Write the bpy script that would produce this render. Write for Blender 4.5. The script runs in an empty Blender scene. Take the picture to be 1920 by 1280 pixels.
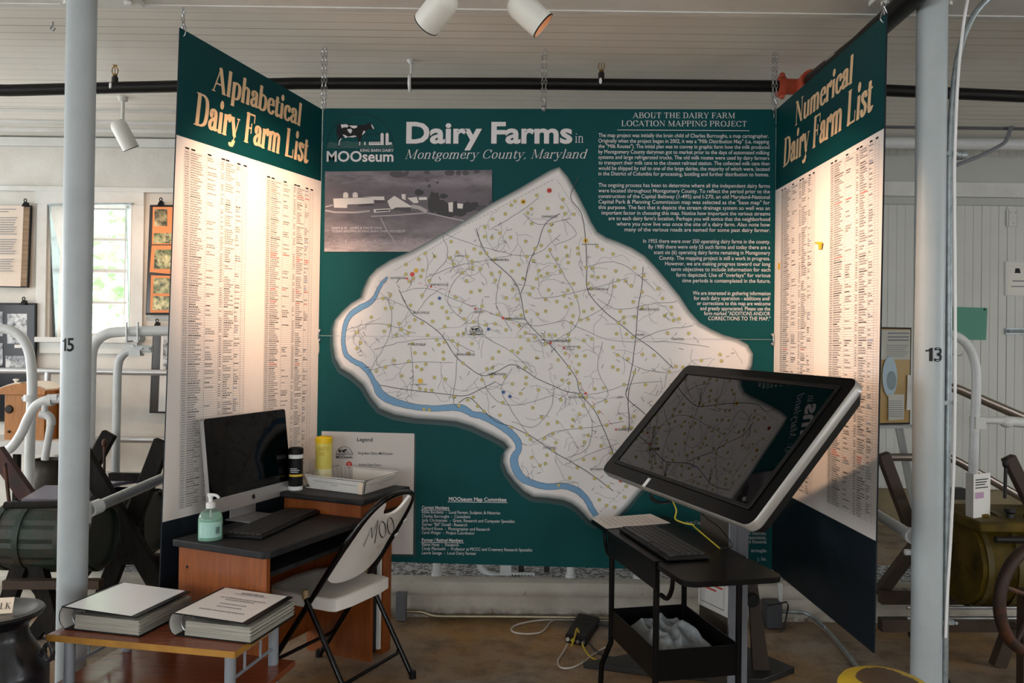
import bpy, bmesh, math, random
from mathutils import Vector as V, Matrix as MX

# ------------------------------------------------------------------ camera, world, exposure
SC = bpy.context.scene
COL = SC.collection
FPX = 1500.0
CAMZ = 1.52
PITCH, ROLL = math.radians(0.4), math.radians(0.75)
FW = V((0, math.cos(PITCH), math.sin(PITCH)))
UP0 = V((0, -math.sin(PITCH), math.cos(PITCH)))
RT = V((1, 0, 0)) * math.cos(ROLL) + UP0 * math.sin(ROLL)
UPV = UP0 * math.cos(ROLL) - V((1, 0, 0)) * math.sin(ROLL)
EYE = V((0, 0, CAMZ))
cam_data = bpy.data.cameras.new('camera')
cam = bpy.data.objects.new('camera', cam_data)
COL.objects.link(cam)
cam_data.sensor_width = 36
cam_data.lens = FPX / 1920 * 36
cam_data.clip_start = 0.05
m = MX((RT, UPV, -FW)).transposed().to_4x4()
m.translation = EYE
cam.matrix_world = m
SC.camera = cam
SC.view_settings.view_transform = 'Standard'
SC.view_settings.look = 'None'
SC.view_settings.gamma = 1
SC.view_settings.use_curve_mapping = False
SC.view_settings.exposure = -0.12
SC.cycles.use_denoising = True
SC.cycles.max_bounces = 8
SC.cycles.diffuse_bounces = 4
SC.cycles.sample_clamp_indirect = 4

SKY = 13.0
world = bpy.data.worlds.new('overcast_sky')
SC.world = world
world.use_nodes = True
bg = world.node_tree.nodes['Background']
bg.inputs['Color'].default_value = (0.92, 0.965, 1.0, 1)
bg.inputs['Strength'].default_value = SKY

def add_light(name, kind, loc, aim, power, color, **kw):
    L = bpy.data.lights.new(name, kind)
    L.energy = power
    L.color = color
    for k, v in kw.items(): setattr(L, k, v)
    o = bpy.data.objects.new(name, L)
    COL.objects.link(o)
    o.location = loc
    o.rotation_euler = (V(aim) - V(loc)).to_track_quat('-Z', 'Y').to_euler()
    return o

WARM = (1.0, 0.63, 0.40)
LAMP_A = V((-0.33, 2.93, 2.70))    # aims at the left board
LAMP_B = V((0.10, 2.93, 2.70))     # aims at the right board
AIM_A = V((-1.22, 3.80, 2.0))
AIM_B = V((1.40, 3.62, 1.75))
add_light('spot_light', 'SPOT', LAMP_A, AIM_A, 250, WARM, spot_size=math.radians(56), spot_blend=1.0, shadow_soft_size=0.03)
add_light('spot_light', 'SPOT', LAMP_B, AIM_B, 265, WARM, spot_size=math.radians(56), spot_blend=1.0, shadow_soft_size=0.03)
LAMP_C = V((-2.52, 5.25, 2.72))
add_light('spot_light', 'SPOT', LAMP_C, (-3.0, 6.2, 1.5), 40, WARM, spot_size=math.radians(110), spot_blend=0.8, shadow_soft_size=0.03)
# room windows, with some unseen ones added for light: (wall, centre, half width, sill, head)
CEIL = 3.10
WALL_B, WALL_F, WALL_L, WALL_R = 6.2, -4.5, -7.0, 7.0
FRONT_WIN = [(-5.0, 0.6), (-2.6, 0.55), (0.6, 0.5), (3.4, 0.55)]
FRONT_SILL, FRONT_HEAD = 1.05, 2.55
RIGHT_ADDED_WIN = [(-1.5, 0.6), (1.8, 0.6)]  # unseen windows, added to brighten the right side of the room
SIDE_AND_ADDED_WIN = [(-2.4, 0.7), (0.6, 0.7), (3.2, 0.8), (5.2, 0.8)]  # left wall; the pair nearest the back is added to light the ceiling
BACK_ADDED_WIN = (-5.7, 0.65)  # unseen opening in the back wall, added to light the ceiling

def portal(loc, aim, w, h):
    L = bpy.data.lights.new('window_daylight', 'AREA')
    L.shape = 'RECTANGLE'; L.size = w; L.size_y = h
    L.cycles.is_portal = True
    o = bpy.data.objects.new('window_daylight', L)
    COL.objects.link(o)
    o.location = loc
    d = (V(aim) - V(loc)).normalized()
    z = -d; x = V((0, 0, 1)).cross(z).normalized(); y = z.cross(x)
    mm = MX((x, y, z)).transposed().to_4x4(); mm.translation = V(loc)
    o.matrix_world = mm
zc = (FRONT_SILL + FRONT_HEAD) / 2
for cx, hw in FRONT_WIN: portal((cx, WALL_F - 0.2, zc), (cx, 0, zc), 2*hw, FRONT_HEAD-FRONT_SILL)
for cy, hw in SIDE_AND_ADDED_WIN:
    portal((WALL_L - 0.2, cy, zc), (0, cy, zc), 2*hw, FRONT_HEAD-FRONT_SILL)

for cy, hw in RIGHT_ADDED_WIN: portal((WALL_R + 0.4, cy, zc), (0, cy, zc), 2*hw, FRONT_HEAD-FRONT_SILL)
portal((BACK_ADDED_WIN[0], WALL_B + 0.4, 2.1), (BACK_ADDED_WIN[0], 0, 2.1), 2*BACK_ADDED_WIN[1], 1.2)
portal((-3.27, WALL_B + 0.4, 2.1), (-3.27, 0, 2.1), 0.66, 1.1)

# ------------------------------------------------------------------ helpers: projection
def ray(px, py): return FW + RT * ((px - 960) / FPX) - UPV * ((py - 640) / FPX)
def at(px, py, y):
    v = ray(px, py); return EYE + v * (y / v.y)
def onz(px, py, z=0.0):
    v = ray(px, py); return EYE + v * ((z - CAMZ) / v.z)
class Plane:
    def __init__(self, p, n): self.p = V(p); self.n = V(n).normalized()
    def __call__(self, px, py, k=0.0):
        v = ray(px, py); o = self.p + self.n * k
        return EYE + v * ((o - EYE).dot(self.n) / v.dot(self.n))

# ------------------------------------------------------------------ helpers: materials
def lin(h):
    if isinstance(h, (tuple, list)): return tuple(h)[:3]
    h = h.lstrip('#'); c = [int(h[i:i+2], 16) / 255 for i in (0, 2, 4)]
    return tuple(x/12.92 if x <= 0.04045 else ((x+0.055)/1.055)**2.4 for x in c)
MATS = {}
class NT:
    def __init__(self, name):
        self.m = bpy.data.materials.new(name); self.m.use_nodes = True
        self.t = self.m.node_tree; self.b = self.t.nodes['Principled BSDF']
    def n(self, kind, **kw):
        x = self.t.nodes.new(kind)
        for k, v in kw.items():
            if k in x.inputs.keys(): x.inputs[k].default_value = v
            else: setattr(x, k, v)
        return x
    def l(self, a, b): self.t.links.new(a, b)
    def math(self, op, a, b=None):
        x = self.t.nodes.new('ShaderNodeMath'); x.operation = op
        for i, v in enumerate((a, b)):
            if v is None: continue
            if isinstance(v, (int, float)): x.inputs[i].default_value = v
            else: self.l(v, x.inputs[i])
        return x.outputs[0]
    def mix(self, fac, a, b):
        x = self.t.nodes.new('ShaderNodeMix'); x.data_type = 'RGBA'
        for i, v in ((0, fac), (6, a), (7, b)):
            if isinstance(v, (int, float)): x.inputs[i].default_value = v
            elif isinstance(v, tuple): x.inputs[i].default_value = (*v[:3], 1)
            else: self.l(v, x.inputs[i])
        return x.outputs[2]
    def pos(self): return self.n('ShaderNodeNewGeometry').outputs['Position']
    def noise(self, scale, detail=4, rough=0.55, stretch=None, vec=None):
        x = self.n('ShaderNodeTexNoise'); x.inputs['Scale'].default_value = scale
        x.inputs['Detail'].default_value = detail; x.inputs['Roughness'].default_value = rough
        v = vec or self.pos()
        if stretch:
            mp = self.n('ShaderNodeMapping'); mp.inputs['Scale'].default_value = stretch
            self.l(v, mp.inputs['Vector']); v = mp.outputs[0]
        self.l(v, x.inputs['Vector']); return x.outputs['Fac']
    def ramp(self, f, a, b):
        x = self.n('ShaderNodeMapRange'); x.inputs[1].default_value = a; x.inputs[2].default_value = b
        self.l(f, x.inputs[0]); return x.outputs[0]
    def bump(self, h, strength, dist=0.01):
        x = self.n('ShaderNodeBump'); x.inputs['Strength'].default_value = strength; x.inputs['Distance'].default_value = dist
        self.l(h, x.inputs['Height']); self.l(x.outputs[0], self.b.inputs['Normal'])
    def base(self, c):
        if isinstance(c, tuple): self.b.inputs['Base Color'].default_value = (*c, 1)
        else: self.l(c, self.b.inputs['Base Color'])
def mat(name, col, rough=0.5, metal=0.0, var=None, bump=None, spec=0.5, coat=0, **kw):
    """col: colour; var: (second colour, noise scale, lo, hi[, stretch]); bump: (scale, strength)"""
    if name in MATS: return MATS[name]
    t = NT(name)
    t.b.inputs['Roughness'].default_value = rough
    t.b.inputs['Metallic'].default_value = metal
    t.b.inputs['Specular IOR Level'].default_value = spec
    t.b.inputs['Coat Weight'].default_value = coat
    c = lin(col)
    if var:
        f = t.ramp(t.noise(var[1], 5, 0.6, var[4] if len(var) > 4 else None), var[2], var[3])
        t.base(t.mix(f, c, lin(var[0])))
    else:
        t.base(c)
    if bump: t.bump(t.noise(bump[0], 6), bump[1])
    MATS[name] = t.m
    return t.m
def emit(name, col, s):
    t = NT(name); t.base(lin(col)); t.b.inputs['Emission Color'].default_value = (*lin(col), 1)
    t.b.inputs['Emission Strength'].default_value = s; MATS[name] = t.m; return t.m

# ------------------------------------------------------------------ helpers: mesh building
def smooth(pts, k=6, closed=False):
    pts = [V(p) for p in pts]; n = len(pts)
    if n < 3: return pts
    out = []
    for i in range(n if closed else n-1):
        p1, p2 = pts[i], pts[(i+1) % n]
        p0 = pts[i-1] if (closed or i > 0) else p1*2 - p2
        p3 = pts[(i+2) % n] if (closed or i+2 < n) else p2*2 - p1
        for j in range(k):
            t = j/k; t2 = t*t; t3 = t2*t
            out.append(0.5*((2*p1) + (p2-p0)*t + (2*p0-5*p1+4*p2-p3)*t2 + (3*p1-p0-3*p2+p3)*t3))
    if not closed: out.append(pts[-1])
    return out
def basis(d):
    d = V(d).normalized(); a = V((0, 0, 1)) if abs(d.z) < 0.95 else V((1, 0, 0))
    x = d.cross(a).normalized(); return x, x.cross(d).normalized(), d
class MB:
    def __init__(self): self.bm = bmesh.new(); self.slots = []; self.cur = 0
    def slot(self, m):
        if m not in self.slots: self.slots.append(m)
        self.cur = self.slots.index(m); return self
    def face(self, vs):
        try: f = self.bm.faces.new(vs)
        except ValueError: return None
        f.material_index = self.cur; return f
    def v(self, p): return self.bm.verts.new(V(p))
    def poly(self, pts): self.face([self.v(p) for p in pts]); return self
    def obox(self, c, ux, uy, uz):
        c, ux, uy, uz = V(c), V(ux), V(uy), V(uz)
        vs = [self.v(c + ux*a + uy*b + uz*d) for a, b, d in
              ((-1,-1,-1),(1,-1,-1),(1,1,-1),(-1,1,-1),(-1,-1,1),(1,-1,1),(1,1,1),(-1,1,1))]
        for q in ((0,3,2,1),(4,5,6,7),(0,1,5,4),(1,2,6,5),(2,3,7,6),(3,0,4,7)): self.face([vs[i] for i in q])
        return self
    def box(self, lo, hi):
        lo, hi = V(lo), V(hi); c = (lo+hi)/2; d = (hi-lo)/2
        return self.obox(c, (d.x,0,0), (0,d.y,0), (0,0,d.z))
    def bar(self, p0, p1, w, h, side=None):
        """rectangular bar; w across 'side', h across the other"""
        p0, p1 = V(p0), V(p1); d = p1-p0
        x = V(side) if side is not None else basis(d)[0]
        x = (x - d.normalized()*x.dot(d.normalized())).normalized(); y = d.normalized().cross(x)
        return self.obox((p0+p1)/2, x*w/2, y*h/2, d/2)
    def prism(self, pts, th):
        pts = [V(p) for p in pts]; th = V(th)
        a = [self.v(p) for p in pts]; b = [self.v(p+th) for p in pts]; n = len(pts)
        self.face(a[::-1]); self.face(b)
        for i in range(n): self.face([a[i], a[(i+1)%n], b[(i+1)%n], b[i]])
        return self
    def tube(self, pts, r, n=10, closed=False, caps=True):
        pts = [V(p) for p in pts]; N = len(pts); rings = []; x = None
        for i, p in enumerate(pts):
            a = pts[i-1] if (i > 0 or closed) else p; b = pts[(i+1)%N] if (i < N-1 or closed) else p
            d = (b-a)
            if d.length < 1e-9: d = V((0,0,1))
            d.normalize()
            if x is None: x = basis(d)[0]
            x = (x - d*x.dot(d))
            if x.length < 1e-6: x = basis(d)[0]
            x.normalize(); y = d.cross(x)
            rr = r[i] if isinstance(r, (list, tuple)) else r
            rings.append([self.v(p + (x*math.cos(2*math.pi*k/n) + y*math.sin(2*math.pi*k/n))*rr) for k in range(n)])
        for i in range(N if closed else N-1):
            A, B = rings[i], rings[(i+1)%N]
            for k in range(n): self.face([A[k], A[(k+1)%n], B[(k+1)%n], B[k]])
        if caps and not closed: self.face(rings[0][::-1]); self.face(rings[-1])
        return self
    def lathe(self, prof, base, axis=(0,0,1), n=32):
        x, y, d = basis(axis); base = V(base); rings = []
        for r, z in prof:
            if r < 1e-5: rings.append([self.v(base + d*z)])
            else: rings.append([self.v(base + d*z + (x*math.cos(2*math.pi*k/n) + y*math.sin(2*math.pi*k/n))*r) for k in range(n)])
        for A, B in zip(rings, rings[1:]):
            for k in range(n):
                k2 = (k+1) % n
                if len(A) == 1 and len(B) == 1: continue
                if len(A) == 1: self.face([A[0], B[k2], B[k]])
                elif len(B) == 1: self.face([A[k], A[k2], B[0]])
                else: self.face([A[k], A[k2], B[k2], B[k]])
        return self
    def ball(self, c, r, sc=(1,1,1), n=12):
        prof = [(r*math.sin(math.pi*i/8)*1.0, -r*math.cos(math.pi*i/8)) for i in range(9)]
        s = len(self.bm.verts); self.bm.verts.ensure_lookup_table()
        self.lathe(prof, (0,0,0), n=n); self.bm.verts.ensure_lookup_table()
        for v in list(self.bm.verts)[s:]: v.co = V((v.co.x*sc[0], v.co.y*sc[1], v.co.z*sc[2])) + V(c)
        return self
    def ribbon(self, pts, w, n):
        """flat strip of width w lying in the plane with normal n"""
        n = V(n); pts = [V(p) for p in pts]; prev = None
        for i, p in enumerate(pts):
            d = (pts[min(i+1, len(pts)-1)] - pts[max(i-1, 0)])
            if d.length < 1e-9: continue
            s = n.cross(d).normalized()*w/2
            cur = (self.v(p-s), self.v(p+s))
            if prev: self.face([prev[0], cur[0], cur[1], prev[1]])
            prev = cur
        return self
    def build(self, name, m=None, parent=None, angle=35, bevel=0, seg=2, solid=True):
        bmesh.ops.remove_doubles(self.bm, verts=self.bm.verts[:], dist=1e-6) if len(self.bm.verts) < 4000 and solid else None
        if solid: bmesh.ops.recalc_face_normals(self.bm, faces=self.bm.faces[:])
        me = bpy.data.meshes.new(name); self.bm.to_mesh(me); self.bm.free()
        for s in (self.slots or [m]): me.materials.append(s)
        if angle: me.shade_smooth(); me.set_sharp_from_angle(angle=math.radians(angle))
        o = bpy.data.objects.new(name, me); COL.objects.link(o)
        if bevel:
            b = o.modifiers.new('soft_edges', 'BEVEL'); b.width = bevel; b.segments = seg; b.limit_method = 'ANGLE'; b.angle_limit = math.radians(40)
        if parent is not None: attach(o, parent)
        return o
def world_of(o):
    if o.parent is None: return o.matrix_basis.copy()
    return world_of(o.parent) @ o.matrix_parent_inverse @ o.matrix_basis
def attach(o, p): o.parent = p; o.matrix_parent_inverse = world_of(p).inverted()
def tag(o, label=None, cat=None, group=None, kind=None):
    if label: o['label'] = label
    if cat: o['category'] = cat
    if group: o['group'] = group
    if kind: o['kind'] = kind
    return o
def thing(name, loc, label, cat, group=None, kind=None):
    o = bpy.data.objects.new(name, None); o.empty_display_size = 0.05; COL.objects.link(o); o.location = V(loc)
    return tag(o, label, cat, group, kind)
def struct(name, mb, m, label=None, **kw):
    return tag(mb.build(name, m, **kw), label, None, None, 'structure')
def copy_tree(o, parent=None):
    c = o.copy(); COL.objects.link(c)
    if parent is not None: c.parent = parent
    for ch in list(o.children): copy_tree(ch, c)
    return c

# ------------------------------------------------------------------ helpers: lettering
GLY = {}
def sans(s, bold=0.0):
    k = (s, bold)
    if k in GLY: return GLY[k]
    cu = bpy.data.curves.new('lettering', 'FONT'); cu.body = s; cu.size = 1; cu.offset = bold; cu.resolution_u = 3
    ob = bpy.data.objects.new('lettering', cu); COL.objects.link(ob)
    dg = bpy.context.evaluated_depsgraph_get(); ev = ob.evaluated_get(dg); me = ev.to_mesh()
    vs = [(v.co.x, v.co.y) for v in me.vertices]; fs = [tuple(p.vertices) for p in me.polygons]
    ev.to_mesh_clear(); bpy.data.objects.remove(ob); bpy.data.curves.remove(cu)
    x0 = min(v[0] for v in vs); x1 = max(v[0] for v in vs)
    GLY[k] = ([(a-x0, b) for a, b in vs], fs, x1-x0); return GLY[k]
CAPH = None
def put(mb, geo, o, ux, uy, width, caph, unit, shear=0.0):
    vs, fs, w = geo; o, ux, uy = V(o), V(ux), V(uy)
    sy = caph/unit; sx = (width/w) if width else sy
    nz = ux.cross(uy).normalized(); lift = {}
    if len(fs) and len(vs) == sum(len(f) for f in fs):       # separate strokes: lay each a hair above the last
        for j, f in enumerate(fs):
            for i in f: lift[i] = (j % 9)*4e-5
    b = [mb.v(o + ux*((x + shear*y*(sy/sx))*sx) + uy*(y*sy) + nz*lift.get(i, 0)) for i, (x, y) in enumerate(vs)]
    for f in fs: mb.face([b[i] for i in f])
def text(mb, s, p0, p1, caph, uy, bold=0.0, fit=True, shear=0.0):
    """sans-serif line from p0 to p1 (both on the surface), cap height in metres"""
    global CAPH
    if CAPH is None: CAPH = max(v[1] for v in sans('H')[0])
    d = V(p1) - V(p0)
    put(mb, sans(s, bold), p0, d.normalized(), uy, d.length if fit else None, caph, CAPH, shear)
# serif alphabet drawn with a broad nib (thick uprights, thin cross strokes)
SER = {
'A': (.70, 'l .06 0 .34 .68;L .33 .66 .60 0;l .16 .22 .47 .22;S .07 0 .09;S .60 0 .11'),
'B': (.64, 'L .16 0 .16 .68;C .16 .665 .36 .67 .48 .62 .48 .42 .36 .36 .16 .355;C .16 .355 .4 .35 .54 .28 .54 .08 .4 .015 .16 .015;S .12 0 .1;S .12 .68 .1'),
'C': (.68, 'C .57 .5 .5 .63 .37 .68 .2 .62 .11 .45 .11 .23 .2 .06 .37 0 .52 .05 .6 .17;l .6 .68 .6 .47'),
'D': (.72, 'L .17 0 .17 .68;C .17 .665 .38 .67 .55 .58 .6 .34 .55 .1 .38 .015 .17 .015;S .13 0 .11;S .13 .68 .11'),
'E': (.62, 'L .17 0 .17 .68;l .12 .668 .54 .668 .54 .52;l .12 .013 .56 .013 .56 .18;l .17 .355 .4 .355;l .4 .45 .4 .26'),
'F': (.58, 'L .17 0 .17 .68;l .08 .668 .54 .668 .54 .5;l .17 .345 .4 .345;l .4 .45 .4 .24;S .17 0 .12'),
'G': (.74, 'C .6 .5 .52 .63 .38 .68 .2 .62 .11 .45 .11 .23 .2 .06 .38 0 .5 .03 .6 .08;L .6 .3 .6 .06;S .6 .31 .11;l .62 .68 .62 .48'),
'H': (.74, 'L .17 0 .17 .68;L .58 0 .58 .68;l .17 .35 .58 .35;S .17 0 .11;S .58 0 .11;S .17 .68 .11;S .58 .68 .11'),
'I': (.36, 'L .18 0 .18 .68;S .18 0 .12;S .18 .68 .12'),
'J': (.46, 'L .29 .68 .29 .14;C .29 .16 .26 .03 .15 -.01 .08 .04;S .29 .68 .12;D .09 .08'),
'K': (.72, 'L .17 0 .17 .68;l .56 .67 .2 .3;L .3 .4 .58 .01;S .17 0 .11;S .17 .68 .11;S .6 0 .09;S .56 .68 .08'),
'L': (.62, 'L .17 0 .17 .68;l .08 .013 .56 .013 .56 .2;S .17 .68 .12'),
'M': (.90, 'l .15 0 .15 .68;L .17 .67 .45 .04;l .45 .03 .73 .68;L .73 0 .73 .68;S .15 0 .09;S .13 .68 .07;S .73 0 .11;S .76 .68 .08'),
'N': (.74, 'l .15 0 .15 .68;L .15 .67 .6 .03;l .6 0 .6 .68;S .15 0 .09;S .11 .68 .08;S .6 .68 .09'),
'O': (.74, 'C .37 .68 .2 .62 .11 .45 .11 .23 .2 .06 .37 0 .54 .06 .63 .23 .63 .45 .54 .62 .37 .68'),
'P': (.60, 'L .16 0 .16 .68;C .16 .665 .36 .67 .51 .6 .51 .4 .36 .325 .16 .325;S .16 0 .12;S .12 .68 .1'),
'R': (.70, 'L .16 0 .16 .68;C .16 .665 .36 .67 .49 .6 .49 .42 .36 .345 .16 .345;L .32 .345 .59 .01;S .16 0 .11;S .12 .68 .1;S .62 0 .07'),
'S': (.54, 'C .42 .52 .37 .65 .26 .68 .14 .63 .12 .5 .22 .39 .37 .31 .43 .18 .38 .05 .25 0 .14 .04 .09 .16'),
'T': (.64, 'L .32 0 .32 .68;l .06 .5 .06 .668 .58 .668 .58 .5;S .32 0 .12'),
'U': (.72, 'L .17 .68 .17 .2;C .17 .22 .2 .06 .35 0 .5 .05 .56 .2;l .56 .2 .56 .68;S .17 .68 .11;S .56 .68 .09'),
'Y': (.68, 'L .1 .67 .34 .31;l .58 .67 .34 .31;L .34 0 .34 .32;S .34 0 .12;S .1 .68 .1;S .57 .68 .08'),
'a': (.46, 'C .09 .36 .14 .43 .22 .455 .31 .42 .335 .34;L .335 .36 .335 .06;C .335 .06 .36 .015 .43 .04;C .33 .29 .2 .24 .09 .17 .08 .08 .15 .01 .24 .03 .33 .1;D .11 .36'),
'b': (.53, 'L .11 .69 .11 .02;C .11 .36 .18 .44 .27 .455 .4 .39 .435 .23 .39 .06 .27 0 .18 .01 .11 .06;s .07 .68 .05'),
'c': (.44, 'C .35 .36 .3 .44 .24 .455 .12 .4 .08 .23 .12 .06 .24 0 .33 .03 .4 .11;D .34 .36'),
'd': (.53, 'L .41 .69 .41 .02;C .41 .36 .34 .44 .25 .455 .12 .39 .08 .23 .13 .06 .25 0 .34 .01 .41 .08;s .37 .68 .05;S .45 .01 .05'),
'e': (.45, 'l .09 .265 .38 .265;C .37 .265 .35 .4 .24 .455 .12 .39 .08 .23 .13 .06 .25 0 .34 .03 .4 .11'),
'f': (.32, 'L .14 0 .14 .56;C .14 .52 .18 .66 .26 .69 .33 .65;l .03 .445 .27 .445;S .14 0 .1'),
'g': (.48, 'C .22 .455 .11 .41 .09 .31 .12 .2 .22 .16 .32 .2 .35 .31 .33 .41 .22 .455;C .16 .17 .1 .1 .15 .05 .3 .04 .41 -.02 .38 -.15 .22 -.2 .09 -.16 .08 -.08 .16 0;l .34 .43 .46 .43'),
'h': (.54, 'L .12 0 .12 .69;C .12 .34 .2 .44 .3 .455 .39 .4 .4 .3;L .4 .32 .4 0;S .12 0 .1;S .4 0 .1;s .08 .68 .05'),
'i': (.28, 'L .14 0 .14 .44;S .14 0 .1;s .1 .44 .05;D .14 .62'),
'l': (.28, 'L .14 0 .14 .69;S .14 0 .1;s .1 .68 .05'),
'm': (.80, 'L .12 0 .12 .44;C .12 .34 .2 .44 .28 .455 .37 .4 .38 .3;L .38 .32 .38 0;C .38 .34 .46 .44 .55 .455 .63 .4 .65 .3;L .65 .32 .65 0;S .12 0 .1;S .38 0 .1;S .65 0 .1;s .08 .44 .05'),
'n': (.54, 'L .12 0 .12 .44;C .12 .34 .2 .44 .3 .455 .39 .4 .4 .3;L .4 .32 .4 0;S .12 0 .1;S .4 0 .1;s .08 .44 .05'),
'o': (.48, 'C .24 .455 .12 .4 .08 .23 .12 .06 .24 0 .36 .06 .4 .23 .36 .4 .24 .455'),
'p': (.53, 'L .12 -.2 .12 .44;C .12 .36 .19 .44 .28 .455 .41 .39 .44 .23 .4 .06 .28 0 .19 .01 .12 .06;S .12 -.2 .1;s .08 .44 .05'),
'r': (.40, 'L .12 0 .12 .44;C .12 .32 .19 .42 .27 .45 .33 .42;S .12 0 .11;s .08 .44 .05;D .33 .4'),
's': (.38, 'C .3 .35 .27 .43 .19 .455 .1 .42 .1 .32 .19 .25 .29 .18 .3 .08 .2 0 .11 .02 .07 .12'),
't': (.32, 'L .14 .57 .14 .1;C .14 .12 .17 .01 .24 .01 .31 .07;l .03 .44 .28 .44'),
'u': (.54, 'L .12 .44 .12 .14;C .12 .16 .15 .02 .25 0 .36 .05 .41 .13;L .41 .44 .41 .02;s .08 .44 .05;s .37 .44 .05;S .45 .01 .05'),
'y': (.50, 'L .09 .44 .26 .03;l .42 .44 .22 -.1;C .24 -.08 .17 -.19 .09 -.2 .06 -.15;S .09 .445 .1;S .41 .445 .08'),
',': (.24, 'D .12 .03;l .13 .03 .07 -.11'), '.': (.24, 'D .12 .04'), '/': (.3, 'l .04 -.1 .28 .68'), ' ': (.26, ''),
}
def serif(s, a=.052, b=.016):
    k = (s, a, b, 'serif')
    if k in GLY: return GLY[k]
    vs, fs, x = [], [], 0.0
    def hull(p0, p1, aa, bb):
        q = [(p[0]+aa*math.cos(t*math.pi/6), p[1]+bb*math.sin(t*math.pi/6)) for p in (p0, p1) for t in range(12)]
        q = sorted(set(q)); lo, up = [], []
        def cr(o, u, w): return (u[0]-o[0])*(w[1]-o[1]) - (u[1]-o[1])*(w[0]-o[0])
        for c in q:
            while len(lo) > 1 and cr(lo[-2], lo[-1], c) <= 0: lo.pop()
            lo.append(c)
        for c in reversed(q):
            while len(up) > 1 and cr(up[-2], up[-1], c) <= 0: up.pop()
            up.append(c)
        h = lo[:-1] + up[:-1]; n = len(vs); vs.extend(h); fs.append(tuple(range(n, n+len(h))))
    for ch in s:
        w, d = SER.get(ch, (.3, ''))
        for st in filter(None, d.split(';')):
            t = st.split(); k2 = t[0]; c = [float(q) for q in t[1:]]
            if k2 in 'Ss':
                hull((x+c[0]-c[2], c[1]), (x+c[0]+(c[2] if k2 == 'S' else .02), c[1]), .01, .012); continue
            if k2 == 'D': hull((x+c[0], c[1]), (x+c[0], c[1]), a*1.15, a*1.15); continue
            P = [V((x+c[i], c[i+1], 0)) for i in range(0, len(c), 2)]
            if k2 == 'C': P = smooth(P, 3)
            for p, q in zip(P, P[1:]): hull(p, q, a*.3 if k2 == 'l' else a, b)
        x += w
    x0 = min(v[0] for v in vs)
    GLY[k] = ([(p-x0, q) for p, q in vs], fs, max(v[0] for v in vs)-x0); return GLY[k]
def stext(mb, s, p0, p1, caph, uy, a=.052, b=.016, shear=0.0):
    d = V(p1)-V(p0); put(mb, serif(s, a, b), p0, d.normalized(), uy, d.length, caph, .68, shear)
ZUP = V((0, 0, 1))

# ------------------------------------------------------------------ materials
def boards_mat(name, col, axis, pitch, dark, groove=0.06, seed=0.0, rough=0.55):
    """painted boards: grooves every 'pitch' along an axis, broken up by noise"""
    t = NT(name); p = t.pos(); s = t.n('ShaderNodeSeparateXYZ'); t.l(p, s.inputs[0]); c = s.outputs['XYZ'.index(axis)]
    u = t.math('DIVIDE', c, pitch); fr = t.math('FRACT', t.math('ADD', u, 50.0 + seed))
    line = t.math('LESS_THAN', fr, groove)
    fl = t.math('FLOOR', t.math('ADD', u, 50.0 + seed))
    st = {'X': (1, .2, .25), 'Y': (.25, 1, 1), 'Z': (.2, .2, 1)}[axis]
    wn = t.n('ShaderNodeTexWhiteNoise'); wn.noise_dimensions = '1D'; t.l(fl, wn.inputs['W'])
    brk = t.ramp(t.noise(1.6, 4, .6, st), .35, .62)
    k = t.math('MULTIPLY', line, t.math('MULTIPLY', t.math('ADD', t.math('MULTIPLY', wn.outputs[0], .8), .25), t.math('ADD', t.math('MULTIPLY', brk, .75), .25)))
    c0 = lin(col); var = t.mix(t.ramp(t.noise(2.2, 5), .35, .75), c0, tuple(x*.9 for x in c0))
    t.base(t.mix(k, var, lin(dark))); t.b.inputs['Roughness'].default_value = rough
    t.bump(t.math('MULTIPLY', line, -1.0), .35, .004)
    return t.m
M_CEIL = boards_mat('white_ceiling_boards', '#e6e3da', 'Y', .093, '#4d473d', .06)
M_BEAD = boards_mat('white_beadboard', '#d0d1ca', 'X', .066, '#6e6e68', .09)
M_PLASTER = mat('white_plaster', '#d8d5ce', .8, var=('#c9c4ba', 3, .35, .7), bump=(45, .22))
M_TRIM = mat('white_gloss_paint', '#d6d6d2', .45, var=('#c4c4be', 4, .4, .75))
M_PIPE_W = mat('white_pipe_paint', '#d0d2d2', .35, var=('#bfc2c2', 9, .5, .8))
M_COLUMN = mat('grey_white_column_paint', '#a3abae', .42, var=('#979fa2', 6, .45, .8), bump=(60, .04))
M_STEEL = mat('brushed_steel', '#a7a9ab', .3, .9)
M_ALU = mat('satin_aluminium', '#b9babb', .38, .75)
M_GALV = mat('galvanised_metal', '#9aa3a6', .42, .6, var=('#7f888c', 30, .4, .7))
M_BLACKPIPE = mat('black_pipe_paint', '#100f0e', .45, spec=.25)
M_IRON = mat('dark_iron', '#201e1c', .5, .3)
M_ORANGE = mat('orange_red_coupling', '#a8452c', .5)
M_BRASS = mat('aged_brass', '#8c6d3a', .4, .8)
M_TEAL = mat('teal_printed_board', '#0c484b', .5, spec=.12)
M_TEALD = mat('dark_teal_printed_board', '#033a3e', .45, spec=.15)
M_NAVY = mat('slate_blue_board', '#161e26', .5, spec=.2, var=('#202a32', 6, .55, .8))
M_SHEET = mat('white_printed_sheet', '#e2dcd8', .45, spec=.35)
M_MAPW = mat('map_white', '#dfdedf', .45, spec=.35)
M_TXTW = mat('white_print', '#d9d9dd', .5)
M_CREAM = mat('cream_print', '#e0bf97', .5)
M_INK = mat('black_ink', '#1b1b1e', .5, spec=.2)
M_GREYINK = mat('grey_ink', '#7d7d80', .5)
M_RULE = mat('fine_rule_ink', '#8a8a8c', .5)
M_RED = mat('red_ink', '#c8402f', .5)
M_BLUEINK = mat('blue_ink', '#5f86b8', .5)
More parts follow.
